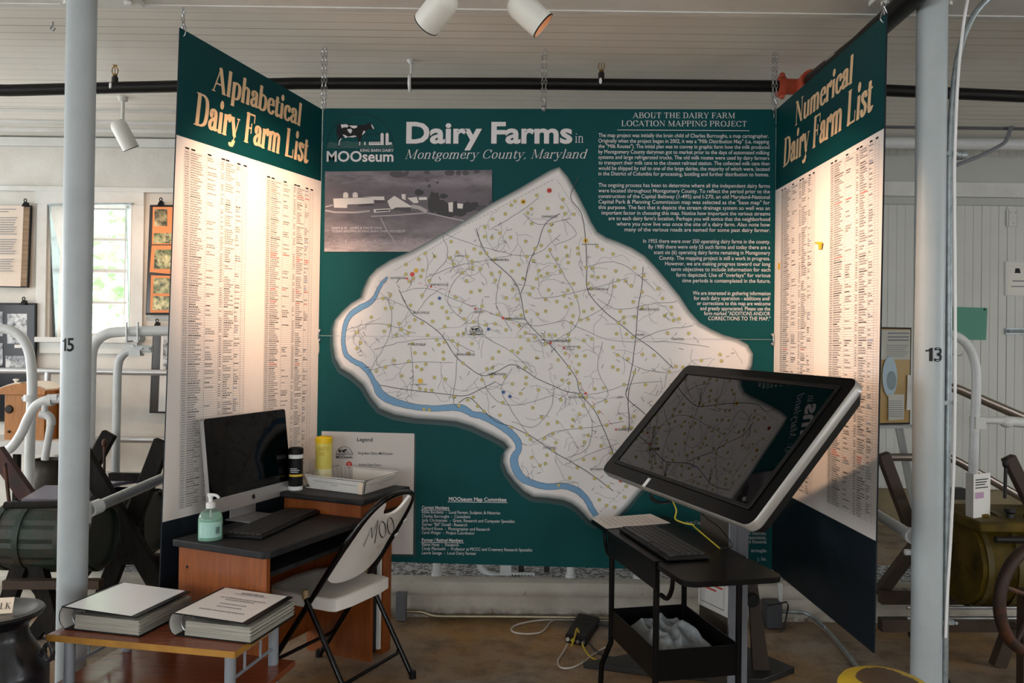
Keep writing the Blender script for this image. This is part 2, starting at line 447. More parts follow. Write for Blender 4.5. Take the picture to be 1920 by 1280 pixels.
M_RIVER = mat('river_blue', '#6a9bc4', .45)
M_YEL = mat('marker_yellow', '#d8cf86', .5)
M_OLIVE = mat('marker_olive', '#8c8340', .5)
M_AMBER = mat('marker_amber', '#e0b23a', .5)
M_STREAM = mat('stream_grey', '#83848f', .5)
M_ROAD = mat('road_dark', '#3a3a40', .5)
M_BLACK = mat('black_plastic', '#0a0a0b', .45, spec=.25)
M_BLACKM = mat('matt_black_laminate', '#1a1a1c', .5, spec=.25, var=('#2b2b2d', 12, .4, .7))
M_BLKTUBE = mat('black_enamel', '#070708', .22, spec=.35)
M_GLASSBLK = mat('glossy_black_glass', '#020202', .04, spec=.22)
M_WPLAST = mat('white_plastic', '#e9e6e0', .4, var=('#b99f7c', 7, .62, .8))
M_WPLAST2 = mat('clean_white_plastic', '#dedede', .35)
def wood(name, a, b, stretch=(1, 1, 12), rough=.4, scale=5):
    t = NT(name); f = t.noise(scale, 6, .65, stretch); g = t.ramp(f, .3, .7)
    t.base(t.mix(g, lin(a), lin(b))); t.b.inputs['Roughness'].default_value = rough; return t.m
M_CHERRY = wood('cherry_laminate', '#8f4c1c', '#743910', (14, 14, 1.2))
M_TABLEW = wood('table_top_laminate', '#7d3f22', '#67311a', (1.5, 14, 14), .22)
M_TABLEE = mat('yellow_wood_edge', '#a8792f', .45, var=('#8e6424', 12, .4, .7))
M_BOXW = wood('honey_wood', '#b5793c', '#8f5a28', (12, 12, 1.5), .5)
M_GREENW = mat('worn_green_paint', '#17271d', .6, var=('#3b2a20', 7, .5, .72), bump=(30, .3))
M_DARKW = mat('dark_weathered_wood', '#211d19', .8, spec=.2, var=('#141210', 6, .4, .7, (6, 6, 1)), bump=(40, .4))
M_REDW = mat('worn_red_paint', '#4a1f1b', .65, var=('#2b2420', 8, .45, .7))
M_YELW = mat('worn_mustard_paint', '#5c4a0e', .6, spec=.2, var=('#332807', 6, .4, .7), bump=(25, .2))
M_BROWNW = mat('brown_stand_wood', '#3a2817', .65, var=('#2e2012', 7, .4, .7))
M_RUST = mat('rusty_iron', '#3a2a22', .6, .4, var=('#6a3d26', 8, .5, .7))
M_CANIRON = mat('black_painted_can', '#0e0e12', .28, .1, var=('#26262c', 12, .45, .7), bump=(22, .12))
M_OLDCAN = mat('old_dark_tin', '#332d26', .5, .5, var=('#1f1b17', 8, .4, .7))
M_PAPER = mat('white_paper', '#dcd9d4', .7)
M_PAPERW = mat('warm_paper', '#d8c8b8', .7)
M_PAGE = mat('stacked_pages', '#a9a69c', .7, var=('#77756c', 90, .4, .65, (.05, .05, 9)))
M_MATOR = mat('orange_photo_mat', '#d88a55', .7)
M_CLOTH = mat('pale_blue_cloth', '#8a9094', .9, var=('#6f767c', 9, .4, .7))
M_YCABLE = mat('yellow_cable', '#b9a622', .5)
M_WCABLE = mat('white_cable', '#bdb6ae', .5)
M_BCABLE = mat('black_cable', '#0d0d0d', .45)
M_SILVERPAINT = mat('silver_grey_paint', '#8d949c', .35, .3)
M_GUNMETAL = mat('charcoal_metal', '#2b2826', .45, .4)

def floor_mat():
    t = NT('stained_concrete'); a = t.noise(1.3, 6, .62); b = t.noise(6, 6, .7); c = t.noise(38, 4, .7)
    col = t.mix(t.ramp(a, .38, .62), lin('#94703f'), lin('#8d8378'))
    col = t.mix(t.ramp(b, .45, .75), col, lin('#54402c'))
    col = t.mix(t.math('MULTIPLY', t.ramp(c, .55, .75), .5), col, lin('#3a2f26'))
    t.base(col); t.b.inputs['Roughness'].default_value = .6; t.bump(b, .15); return t.m
M_FLOOR = floor_mat()
def gravel_mat():
    t = NT('grey_terrazzo_chips'); x = t.n('ShaderNodeTexVoronoi'); x.inputs['Scale'].default_value = 60; t.l(t.pos(), x.inputs['Vector'])
    s = t.n('ShaderNodeSeparateColor'); t.l(x.outputs['Color'], s.inputs[0])
    t.base(t.mix(t.ramp(s.outputs[0], .3, .6), lin('#3b3c40'), lin('#b5b7bb'))); t.b.inputs['Roughness'].default_value = .5
    t.bump(x.outputs['Distance'], .5); return t.m
M_GRAVEL = gravel_mat()
def curb_mat():
    t = NT('whitewashed_concrete'); a = t.noise(3, 6, .65); b = t.noise(14, 5, .7)
    s = t.n('ShaderNodeSeparateXYZ'); t.l(t.pos(), s.inputs[0])
    col = t.mix(t.ramp(a, .45, .75), lin('#bcb7ac'), lin('#9d968a'))
    col = t.mix(t.ramp(b, .66, .74), col, lin('#4a3f33'))
    low = t.math('MULTIPLY', t.ramp(s.outputs[2], .07, .0), t.ramp(b, .4, .6))
    t.base(t.mix(low, col, lin('#4d3d2c'))); t.b.inputs['Roughness'].default_value = .75; t.bump(b, .2); return t.m
M_CURB = curb_mat()
def rusty_yellow():
    t = NT('chipped_yellow_paint'); a = t.noise(14, 6, .65); s = t.n('ShaderNodeSeparateXYZ'); t.l(t.pos(), s.inputs[0])
    dx = t.math('SUBTRACT', s.outputs[0], 1.11); dy = t.math('SUBTRACT', s.outputs[1], 2.36)
    r = t.math('SQRT', t.math('ADD', t.math('MULTIPLY', dx, dx), t.math('MULTIPLY', dy, dy)))
    worn = t.math('GREATER_THAN', t.math('ADD', t.math('MULTIPLY', t.math('SUBTRACT', .092, r), 12.0), a), .62)
    t.base(t.mix(worn, lin('#b89a1e'), lin('#4b3620'))); t.b.inputs['Roughness'].default_value = .5; t.bump(a, .2); return t.m
M_YELRUST = rusty_yellow()

# ------------------------------------------------------------------ room shell
fl = MB(); fl.box((WALL_L, WALL_F, -.1), (WALL_R, 4.5, 0)); struct('floor', fl, M_FLOOR)
fl = MB(); fl.box((WALL_L, 4.62, -.1), (WALL_R, WALL_B, .2)); struct('floor', fl, M_FLOOR)
g = MB(); g.slot(M_GRAVEL).box((WALL_L, 4.6, .18), (WALL_R, 4.95, .203)); tag(g.build('gravel_strip', None), 'strip of grey stone chips behind the white concrete curb', 'gravel', None, 'stuff')
c = MB()
prof = [(4.5, 0), (4.5, .125), (4.475, .13), (4.462, .15), (4.462, .18), (4.478, .205), (4.51, .215), (4.56, .21), (4.62, .2), (4.62, 0)]
c.prism([(WALL_L, y, z) for y, z in prof], (WALL_R-WALL_L, 0, 0)); struct('trim_1', c, M_CURB, 'low whitewashed concrete curb with rounded lip behind the map board')
c = MB(); c.box((WALL_L, WALL_F, CEIL), (WALL_R, WALL_B+.3, CEIL+.1)); struct('ceiling', c, M_CEIL)
# beam over the columns (flanged steel)
b = MB(); b.box((WALL_L, 2.92, 2.93), (WALL_R, 3.36, 2.948)); b.box((WALL_L, 3.11, 2.948), (WALL_R, 3.17, CEIL)); b.box((WALL_L, 3.33, 2.925), (WALL_R, 3.365, 2.955))
struct('trim_2', b, M_TRIM, 'white painted steel beam carried by the two columns')
# walls
def holed_wall(name, m, fixed, axis, lo, hi, wins, sill, head, th):
    w = MB(); zs = CEIL
    def bx(a, b_, z0, z1):
        if axis == 'X': w.box((a, min(fixed, fixed+th), z0), (b_, max(fixed, fixed+th), z1))
        else: w.box((min(fixed, fixed+th), a, z0), (max(fixed, fixed+th), b_, z1))
    cur = lo
    for cx, hw in wins:
        bx(cur, cx-hw, 0, zs); bx(cx-hw, cx+hw, 0, sill); bx(cx-hw, cx+hw, head, zs); cur = cx+hw
    bx(cur, hi, 0, zs); return struct(name, w, m, solid=False)
holed_wall('wall_front', M_PLASTER, WALL_F, 'X', WALL_L, WALL_R, FRONT_WIN, FRONT_SILL, FRONT_HEAD, -.2)
holed_wall('wall_left', M_PLASTER, WALL_L, 'Y', WALL_F, WALL_B, SIDE_AND_ADDED_WIN, FRONT_SILL, FRONT_HEAD, -.2)
holed_wall('wall_right', M_PLASTER, WALL_R, 'Y', WALL_F, WALL_B, RIGHT_ADDED_WIN, FRONT_SILL, FRONT_HEAD, .2)
def P6(px, py, y=WALL_B): return at(px, py, y)
o0, o1 = P6(92, 632), P6(246, 384)           # window opening in the back wall
wx0, wx1, wz0, wz1 = o0.x, o1.x, o0.z, o1.z
w = MB()
bw0, bw1 = BACK_ADDED_WIN[0]-BACK_ADDED_WIN[1], BACK_ADDED_WIN[0]+BACK_ADDED_WIN[1]
w.box((WALL_L, WALL_B, 0), (bw0, WALL_B+.3, CEIL)); w.box((bw0, WALL_B, 0), (bw1, WALL_B+.3, 1.5)); w.box((bw0, WALL_B, 2.7), (bw1, WALL_B+.3, CEIL)); w.box((bw1, WALL_B, 0), (wx0, WALL_B+.3, CEIL)); w.box((wx0, WALL_B, 0), (wx1, WALL_B+.3, wz0))
w.box((wx0, WALL_B, wz1), (wx1, WALL_B+.3, CEIL)); w.box((wx1, WALL_B, 0), (1.2, WALL_B+.3, CEIL)); struct('wall_back', w, M_PLASTER, solid=False)
w = MB(); w.box((1.2, WALL_B, 0), (WALL_R, WALL_B+.3, CEIL)); struct('wall_back', w, M_BEAD)
zl = P6(270, 883).z
w = MB(); w.box((WALL_L, WALL_B-.06, .2), (1.2, WALL_B, zl)); struct('baseboard_back', w, M_PLASTER)
zr = P6(1695, 915).z
w = MB(); w.box((1.2, WALL_B-.08, .2), (WALL_R, WALL_B, zr)); struct('baseboard_back', w, mat('tan_sill', '#8a7c5e', .7, var=('#6b5f48', 5, .4, .7)))
# crown lines and upper wall trim, left
def rail(n, y0, y1, xa, xb, d, m=M_TRIM, yy=WALL_B):
    z1, z0 = P6(xa, y0, yy).z, P6(xa, y1, yy).z
    q = MB(); q.box((WALL_L if xa < 900 else 1.2, yy-d, z0), (1.2 if xa < 900 else WALL_R, yy, z1)); struct(n, q, m, bevel=.006)
rail('trim_3', 262, 278, 250, 250, .05)
def ceil_strip(n, y, w_, d, xa, xb, m_=M_TRIM):
    Y = (CEIL-CAMZ)*FPX/(650-y); q = MB(); q.box((xa, Y-w_/2, CEIL-d), (xb, Y+w_/2, CEIL)); struct(n, q, m_, bevel=.004)
ceil_strip('trim_4', 216, .05, .012, WALL_L, 1.2); ceil_strip('trim_5', 237, .06, .02, WALL_L, 1.2); ceil_strip('trim_12', 252, .09, .03, WALL_L, 1.2)
rail('trim_6', 352, 362, 280, 280, .03)
rail('trim_7', 343, 371, 1850, 1850, .035)
rail('trim_8', 371, 386, 1850, 1850, .02, mat('grey_white_trim', '#b3b5ae', .6))
z0, z1 = P6(1850, 347).z, P6(1850, 292).z
q = MB(); q.box((1.2, WALL_B-.012, z0), (WALL_R, WALL_B, z1)); struct('trim_9', q, mat('grey_white_band', '#b5b6b0', .6))
ceil_strip('trim_10', 226, .03, .015, 1.2, WALL_R, mat('dark_rail', '#54565a', .5)); rail('trim_11', 273, 281, 1850, 1850, .05)

# ------------------------------------------------------------------ window in the back wall
win = MB()
def wrect(mb, x0, y0, x1, y1, ya, yb):
    p, q = P6(x0, y1), P6(x1, y0); mb.box((p.x, ya, p.z), (q.x, yb, q.z))
wrect(win, 68, 364, 92, 640, WALL_B-.022, WALL_B); wrect(win, 247, 364, 273, 640, WALL_B-.022, WALL_B)
wrect(win, 68, 357, 273, 383, WALL_B-.026, WALL_B); wrect(win, 72, 634, 268, 641, WALL_B-.055, WALL_B); wrect(win, 76, 641, 262, 662, WALL_B-.02, WALL_B)
W1 = struct('window_1', win, M_TRIM, 'sunny multi-pane window in the left part of the back wall', bevel=.003)
sash = MB(); GY = WALL_B+.2
def PG(px, py): return at(px, py, GY)
def grect(mb, x0, y0, x1, y1, d=.02):
    p, q = PG(x0, y1), PG(x1, y0); mb.box((p.x, GY-d, p.z), (q.x, GY+d, q.z))
for x, wd in ((236.5, 3.5), (199, 2), (162, 2), (125, 3.5)): grect(sash, x-wd, 386, x+wd, 634)
for y, wd in ((389, 4), (449, 1.6), (507.5, 2.6), (567, 1.6), (630, 5)): grect(sash, 121, y-wd, 240, y+wd, .018)
attach(sash.build('window_sash', M_TRIM), W1)
pane = MB(); grect(pane, 122, 388, 239, 632, .002)
tg = NT('clear_window_glass'); tg.b.inputs['Transmission Weight'].default_value = 1; tg.b.inputs['Roughness'].default_value = 0; tg.b.inputs['IOR'].default_value = 1.01
attach(pane.build('window_pane', tg.m), W1)
baf = MB()
for a, b_, c_, d_ in (((92, 384), (117, 388), (109, 634), (104, 634)), ((236, 388), (249, 382), (247, 470), (241, 622))):
    f0, f1, f2, f3 = P6(*a, WALL_B-.03), PG(*b_), PG(*c_), P6(*d_, WALL_B)
    baf.prism([f0, f1, f2, f3], (.004, 0, 0))
baf.bar(P6(90, 384, WALL_B-.03), P6(250, 382, WALL_B-.03), .03, .012)
attach(baf.build('window_baffle', M_GALV), W1)
# trees outside the window
random.seed(4)
tr = MB(); tr.slot(mat('spring_leaf', '#8fb07e', .6))
for i in range(5200):
    a = V((random.gauss(-4.6, 1.6), random.uniform(10.5, 13), random.gauss(2.6, 1.5)))
    u, v_, n_ = basis((random.gauss(0, 1), random.gauss(0, 1), random.gauss(0, 1))); s = random.uniform(.07, .16)
    tr.poly([a-u*s, a+v_*s*.5, a+u*s, a-v_*s*.5])
T = thing('leafy_tree', (-4.6, 11.8, 0), 'pale green leafy tree seen outside through the back window', 'tree')
tr.build('foliage', None, T, angle=0, solid=False)
q = MB(); q.tube([(-4.6, 11.8, 0), (-4.5, 11.8, 1.5), (-4.7, 11.9, 3.6)], [.16, .12, .05]); q.build('trunk', M_DARKW, T)

# ------------------------------------------------------------------ columns
def column(px, Y, label, num, nx, ny):
    p = at(px, 650, Y); T = thing('support_column', (p.x, Y, 0), label, 'column', None, 'thing')
    q = MB(); q.tube([(p.x, Y, 0), (p.x, Y, 2.93)], .0545, 40); q.build('shaft', M_COLUMN, T)
    q = MB(); q.box((p.x-.17, Y-.11, 2.912), (p.x+.17, Y+.17, 2.93))
    q.build('cap_plate', M_TRIM, T, bevel=.003)
    q = MB()
    for sx in (-.125, .125):
        for sy in (-.06, .12): q.lathe([(0, 0), (.016, 0), (.016, -.014), (0, -.014)], (p.x+sx, Y+sy, 2.912), n=6)
    q.build('bolts', M_TRIM, T)
    # painted number wrapped on the front of the shaft
    t_ = MB(); c0 = at(nx[0], ny[1], Y-.0545); c1 = at(nx[1], ny[1], Y-.0545); hh = (ny[1]-ny[0])*(Y-.0545)/FPX
    w1 = (c1-c0)*.40
    t_.poly([c0+w1*.45, c0+w1*.95, c0+w1*.95+ZUP*hh, c0+w1*.55+ZUP*hh, c0+w1*.45+ZUP*(hh*.86)]); t_.poly([c0+ZUP*(hh*.72), c0+w1*.46+ZUP*(hh*.74), c0+w1*.56+ZUP*hh, c0+w1*.36+ZUP*(hh*.86), c0+ZUP*(hh*.84)])
    text(t_, num[1], c0+(c1-c0)*.46, c1, hh, ZUP, .018)
    for v in t_.bm.verts:
        dx = max(-.0635, min(.0635, v.co.x-p.x)); v.co.y = Y - math.sqrt(.0545**2-dx*dx) - .0012
    bmesh.ops.subdivide_edges(t_.bm, edges=[], cuts=1)
    tag(t_.build('number', M_INK, T, angle=0, solid=False), 'black painted number')
    return T
column(143, 3.15, 'white round steel column with black number 15, left of the boards', '15', (115.5, 138), (634, 658))
column(1742, 3.05, 'white round steel column with black number 13, right of the boards', '13', (1738, 1767), (652, 677))

# ------------------------------------------------------------------ the three hanging boards
PB = 4.24
BK = Plane((0, PB, 0), (0, -1, 0))
LP0, LP1 = V((-1.024, 4.225, 0)), V((-1.413, 3.305, 0))
RP0, RP1 = V((1.388, 4.225, 0)), V((1.402, 3.04, 0))
LPL = Plane(LP0, (LP1-LP0).cross(V((0, 0, -1))))
if LPL.n.x < 0: LPL = Plane(LP0, -LPL.n)
RPL = Plane(RP0, (RP1-RP0).cross(V((0, 0, 1))))
if RPL.n.x > 0: RPL = Plane(RP0, -RPL.n)
LU = (LP0-LP1).normalized()      # reading direction on the left board (front to back)
RU = (RP1-RP0).normalized()      # reading direction on the right board (back to front)
K = .0007
def bk(px, py, k=1): return BK(px, py, K*k)
def bquad(mb, x0, y0, x1, y1, k): mb.poly([bk(x0, y1, k), bk(x1, y1, k), bk(x1, y0, k), bk(x0, y0, k)])

T1 = thing('display_board', (.18, PB, .36), 'large teal hanging board with a county map headed Dairy Farms, facing the viewer', 'display board')
ul, ur, ll, lr = bk(606, 203, 0), bk(1455, 205, 0), bk(592, 1049, 0), bk(1447, 1074, 0)
sl, sr = bk(596, 629, 0), bk(1452, 636.5, 0)
DB = V((0, .006, 0)); GAP = V((0, 0, .0012))
q = MB(); q.prism([sl+GAP, sr+GAP, ur, ul], DB); UPB = q.build('upper_board', M_TEAL, T1, angle=0)
q = MB(); q.prism([ll, lr, sr-GAP, sl-GAP], DB); LOB = q.build('lower_board', M_TEAL, T1, angle=0)
# --- title lettering
q = MB()
text(q, 'Dairy Farms', bk(761.5, 267.5, 3), bk(1073, 267.5, 3), 37.5*PB/FPX, ZUP, .03)
stext(q, 'in', bk(1078, 267, 3), bk(1094, 267, 3), 17.5*PB/FPX, ZUP, .035)
stext(q, 'Montgomery County, Maryland', bk(759, 297.5, 3), bk(1098, 296.5, 3), 16.5*PB/FPX, ZUP, .036, .014, .32)
tag(q.build('title_lettering', M_TXTW, UPB, angle=0, solid=False), 'white title lettering')
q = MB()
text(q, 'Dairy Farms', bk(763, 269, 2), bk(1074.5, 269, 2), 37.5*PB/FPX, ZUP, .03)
q.build('title_shadow_print', mat('title_shadow_ink', '#0f3937', .5), UPB, angle=0, solid=False)  # printed drop shadow: dark offset copy of the title letters
# --- logo
def logo(parent, x0, y0, s, fg, bgc, white, k, words):
    """cow, barn and two silos in a half-round; crop coordinates 55..625 x 85..490"""
    q = MB()
    def L(x, y, kk=0): return bk(x0 + (x-55)*s, y0 + (y-85)*s, k+kk)
    q.slot(fg)
    q.ribbon([L(340+284*math.cos(t*math.pi/24), 372-288*math.sin(t*math.pi/24)) for t in range(25)], .0022*max(1, s*3.5), (0, -1, 0))
    q.slot(bgc)
    q.poly([L(*p) for p in ((55, 372), (62, 330), (90, 318), (120, 322), (150, 330), (190, 316), (230, 310), (270, 320), (330, 316), (380, 330), (620, 330), (625, 372))])
    q.slot(fg)
    cow = ((152, 168), (175, 163), (235, 166), (300, 177), (360, 178), (398, 170), (405, 158), (415, 166), (418, 150), (428, 166), (440, 172), (458, 205), (452, 218), (430, 214), (412, 208), (392, 222), (376, 250), (352, 274), (345, 300), (343, 345), (348, 357), (318, 357), (326, 340), (322, 300), (318, 282), (280, 283), (240, 278), (214, 288), (198, 272), (184, 290), (166, 312), (164, 350), (168, 362), (148, 360), (155, 340), (153, 305), (158, 280), (152, 245), (146, 300), (140, 230), (143, 190))
    q.poly([L(*p, 1) for p in cow])
    q.slot(white)
    for pt in (((175, 172), (225, 170), (243, 185), (228, 197), (200, 196), (185, 205), (178, 188)), ((245, 180), (315, 182), (310, 198), (285, 206), (262, 196)), ((228, 212), (262, 208), (272, 225), (258, 250), (240, 235)), ((430, 170), (440, 175), (456, 205), (448, 212), (438, 195)), ((368, 222), (384, 232), (368, 252), (352, 262)), ((190, 256), (214, 262), (235, 275), (290, 264), (312, 272), (280, 281), (236, 278), (214, 287), (198, 268)), ((160, 310), (176, 288), (184, 290), (168, 316), (162, 350), (156, 350)), ((330, 318), (340, 318), (338, 350), (330, 350))):
        q.poly([L(*p, 2) for p in pt])
    for xs in (510, 552):
        q.poly([L(*p, 2) for p in ((xs, 345), (xs, 252), (xs+13, 240), (xs+26, 252), (xs+26, 345))])
    q.poly([L(*p, 2) for p in ((412, 345), (412, 318), (508, 318), (508, 345))])
    q.poly([L(*p, 2) for p in ((372, 345), (372, 318), (384, 318), (384, 345))]); q.poly([L(*p, 2) for p in ((580, 342), (580, 322), (604, 322), (604, 342))])
    q.slot(fg)
    for pr in ((390, 255, 512, 250), (375, 310, 400, 258), (400, 310, 510, 308), (578, 308, 610, 310), (545, 250, 545, 345)):
        q.ribbon([L(pr[0], pr[1], 3), L(pr[2], pr[3], 3)], .002, (0, -1, 0))
    for xx in range(425, 508, 18): q.poly([L(*p, 3) for p in ((xx, 334), (xx+6, 334), (xx+6, 320), (xx, 320))])
    q.slot(white if words == 'full' else fg)
    u = PB/FPX
    text(q, 'MOOseum', L(55, 483), L(618, 483), 85*s*u, ZUP, .022)
    if words == 'full': text(q, 'KING BARN DAIRY', L(340, 402), L(621, 402), 24*s*u, ZUP, .012)
    return q.build('emblem', None, parent, angle=0, solid=False)
logo(UPB, 612.2, 213.9, 1/4.49, M_INK, mat('emblem_hill', '#0d4a4a', .5), M_TXTW, 2, 'full')
# --- aerial photograph
q = MB()
tp = NT('grey_photo_ground'); a = tp.noise(5, 6, .6, (1, 1, 3)); b_ = tp.noise(22, 5, .7, (1, 1, 3)); s_ = tp.n('ShaderNodeSeparateXYZ'); tp.l(tp.pos(), s_.inputs[0])
zb, zt = bk(700, 470).z, bk(700, 320).z
zz = tp.ramp(s_.outputs[2], zb, zt)
cr = tp.n('ShaderNodeValToRGB'); e = cr.color_ramp.elements
e[0].position = 0; e[0].color = (*lin('#b0a5a8'), 1); e[1].position = 1; e[1].color = (*lin('#77717a'), 1)
for pos_, c_ in ((.2, '#857d84'), (.42, '#6b656d'), (.6, '#5c565f'), (.78, '#625c65'), (.9, '#85808a')):
    n_ = e.new(pos_); n_.color = (*lin(c_), 1)
tp.l(zz, cr.inputs[0]); col = tp.mix(tp.ramp(a, .45, .7), cr.outputs[0], lin('#504b53')); col = tp.mix(tp.math('MULTIPLY', tp.ramp(b_, .5, .8), .4), col, lin('#3c383f'))
tp.base(col); tp.b.inputs['Roughness'].default_value = .45
q.slot(M_TEALD).poly([bk(*p, 1.5) for p in ((611, 474), (925, 474), (925, 323), (611, 326))])
q.slot(tp.m).poly([bk(*p, 2) for p in ((608, 471.5), (922, 472), (922.5, 318.5), (609.5, 321.5))])
PH = lambda x, y, k=3: bk(600 + x/4.49, 195 + y/4.49, k)
DK, MDK, WH, LG = mat('photo_dark', '#2c2a2e', .5), mat('photo_mid_dark', '#454148', .5), mat('photo_white', '#d5d2d0', .5), mat('photo_grey', '#a6a2a6', .5)
q.slot(DK); random.seed(8)
def blob(cx, cy, rx, ry, k=3, n=13):
    q.poly([PH(cx+rx*math.cos(t*2*math.pi/n)*random.uniform(.8, 1.15), cy+ry*math.sin(t*2*math.pi/n)*random.uniform(.8, 1.15), k) for t in range(n)])
for i_, a_ in enumerate(((960, 830, 62, 95), (1030, 880, 60, 70), (1130, 870, 35, 60), (1180, 910, 55, 40), (1240, 870, 50, 50), (1300, 860, 45, 38), (1090, 930, 45, 25), (830, 745, 40, 28), (1040, 775, 35, 20))): blob(*a_, 3+i_*.04)
q.slot(MDK)
for i_, a_ in enumerate(((650, 590, 70, 28), (730, 580, 20, 20), (900, 575, 25, 16), (1090, 580, 45, 26), (1165, 580, 24, 22), (1225, 580, 28, 20), (1320, 570, 30, 14), (905, 645, 12, 9), (988, 660, 14, 10), (920, 690, 16, 16), (1370, 880, 60, 30), (1435, 840, 15, 30))): blob(*a_, 3.4+i_*.03)
q.slot(WH)
for pt in (((112, 795), (450, 785), (455, 835), (325, 842), (230, 845), (228, 875), (118, 872)), ((350, 778), (540, 778), (543, 808), (455, 808), (450, 785)), ((568, 815), (625, 772), (720, 830), (772, 860), (770, 910), (600, 888), (580, 850)), ((685, 758), (720, 758), (720, 810), (690, 795)), ((195, 752), (238, 752), (238, 788), (195, 788)), ((275, 752), (318, 752), (318, 786), (275, 786)), ((735, 790), (815, 782), (830, 830), (790, 835)), ((450, 885), (590, 878), (590, 905), (455, 915)), ((1080, 830), (1120, 825), (1118, 910), (1085, 905)), ((1155, 835), (1205, 840), (1200, 880), (1158, 878)), ((830, 785), (900, 782), (900, 805), (835, 808))):
    q.poly([PH(*p, 4) for p in pt])
for cx in (216, 296): q.poly([PH(cx-22, 753, 4), PH(cx+22, 753, 4), PH(cx, 738, 4)])
q.slot(MDK)
for pt in (((325, 842), (450, 838), (450, 858), (325, 862)), ((455, 810), (543, 810), (543, 832), (470, 836)), ((640, 870), (770, 868), (770, 910), (600, 890)), ((470, 893), (585, 886), (585, 900), (470, 906))): q.poly([PH(*p, 4.5) for p in pt])
q.slot(LG)
for pts, wd in ((((45, 895), (120, 910), (300, 912), (420, 900)), .009), (((45, 865), (110, 850)), .007), (((510, 955), (560, 1060), (640, 1170)), .005), (((430, 945), (640, 935), (900, 915), (1080, 955), (1240, 990)), .006), (((770, 860), (830, 870), (900, 905)), .02), (((520, 1175), (640, 1168)), .006)):
    q.ribbon([PH(*p, 3.5) for p in pts], wd, (0, -1, 0))
q.slot(mat('photo_caption', '#cfcbd0', .5)); u = PB/FPX
text(q, 'FARM # 42 - JAMES & MACIE KING', bk(622, 429.5, 5), bk(716, 429.5, 5), 4.6*u, ZUP)
text(q, 'TODAY KNOWN AS KING BARN DAIRY MOOSEUM', bk(622, 435.5, 5), bk(759, 435.5, 5), 4.6*u, ZUP)
for i in range(22): q.ribbon([bk(615+i*11, 449+random.uniform(-3, 8), 5), bk(616.2+i*11, 449+random.uniform(-3, 8), 5)], .002, (0, -1, 0))
q.build('farm_photograph', None, UPB, angle=0, solid=False)
# --- county map, with its printed drop shadow and soft edge
OUT = [(1048, 316), (1062, 333), (1080, 365), (1097, 398), (1106, 418), (1118, 437), (1135, 448), (1155, 455), (1183, 467), (1207, 482), (1228, 504), (1250, 530), (1272, 557), (1290, 585), (1310, 607), (1332, 620), (1356, 631), (1382, 638), (1400, 648), (1409, 664), (1407, 684), (1392, 712), (1356, 752), (1310, 802), (1268, 848), (1224, 894), (1196, 922), (1176, 946), (1150, 974), (1120, 978), (1106, 972), (1096, 960), (1085, 949), (1072, 940), (1056, 934), (1028, 930), (1001, 928), (984, 918), (968, 902), (954, 884), (946, 865), (948, 848), (956, 838), (947, 826), (923, 813), (887, 796), (857, 787), (827, 784), (780, 781), (740, 774), (713, 763), (697, 743), (683, 719), (660, 699), (641, 688), (631, 670), (627, 645), (627, 617), (631, 601), (643, 587), (660, 571), (680, 559), (686, 540), (695, 520), (708, 506), (733, 490), (773, 473), (797, 460), (827, 443), (855, 427), (890, 405), (923, 384), (973, 357), (1007, 337), (1033, 322)]
def offset(pl, d):
    out = []; n = len(pl)
    for i in range(n):
        a, b, c = V((*pl[i-1], 0)), V((*pl[i], 0)), V((*pl[(i+1) % n], 0))
        t = ((b-a).normalized() + (c-b).normalized())
        t = t.normalized() if t.length > 1e-6 else (c-b).normalized()
        out.append((b.x + t.y*d, b.y - t.x*d))      # clockwise in image: outward is +
    return out
def inside(p, pl):
    r = False; n = len(pl)
    for i in range(n):
        (x1, y1), (x2, y2) = pl[i], pl[(i+1) % n]
        if (y1 > p[1]) != (y2 > p[1]) and p[0] < (x2-x1)*(p[1]-y1)/(y2-y1)+x1: r = not r
    return r
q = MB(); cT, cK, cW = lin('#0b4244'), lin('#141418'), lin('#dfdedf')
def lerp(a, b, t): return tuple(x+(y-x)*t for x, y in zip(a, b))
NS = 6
for i in range(NS):  # shadow tones printed around the map, shifted down and left
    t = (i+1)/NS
    q.slot(mat('printed_shadow_tone_%d' % i, lerp(cT, cK, t**1.3*.95), .45))
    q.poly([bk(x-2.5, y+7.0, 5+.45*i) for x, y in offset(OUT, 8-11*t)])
NW = 7
for i in range(NW):
    t = (i+1)/NW
    q.slot(mat('printed_edge_tone_%d' % i, lerp(lin('#2a4a4a'), cW, t**1.1), .45))
    q.poly([bk(x, y, 8+.45*i) for x, y in offset(OUT, 5-11*t)])
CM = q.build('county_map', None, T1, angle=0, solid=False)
KM = 12
# river
RIV = [(727, 519, 3), (716, 531, 5), (708, 545, 6), (702, 558, 7), (690, 569, 9), (672, 579, 10), (656, 591, 9), (648, 606, 8), (644.5, 625, 7), (644, 645, 7), (648, 663, 8), (660, 675, 8), (676, 683, 9), (690, 696, 9), (698, 710, 8), (705, 722, 11), (712, 736, 14), (726, 747, 14), (746, 755, 12), (780, 763, 10), (820, 765.5, 10), (848, 763.5, 11), (868, 766, 13), (884, 775, 10), (905, 780, 12), (925, 790, 12), (945, 802, 12), (960, 814, 12), (971, 828, 12), (972, 843, 10), (965, 856, 13), (964, 868, 14), (970, 884, 14), (980, 897, 13), (1000, 906, 11), (1025, 912, 11), (1058, 911, 10), (1082, 919, 11), (1098, 934, 10), (1110, 954, 10), (1117, 967, 9)]
def wiggle(pts, amp, seed, sub=4):
    random.seed(seed); s = smooth([(p[0], p[1], p[2] if len(p) > 2 else 0) for p in pts], sub)
    return [(p.x+random.uniform(-amp, amp), p.y+random.uniform(-amp, amp), p.z) for p in s]
q = MB(); prev = None; rp = wiggle(RIV, .5, 3)
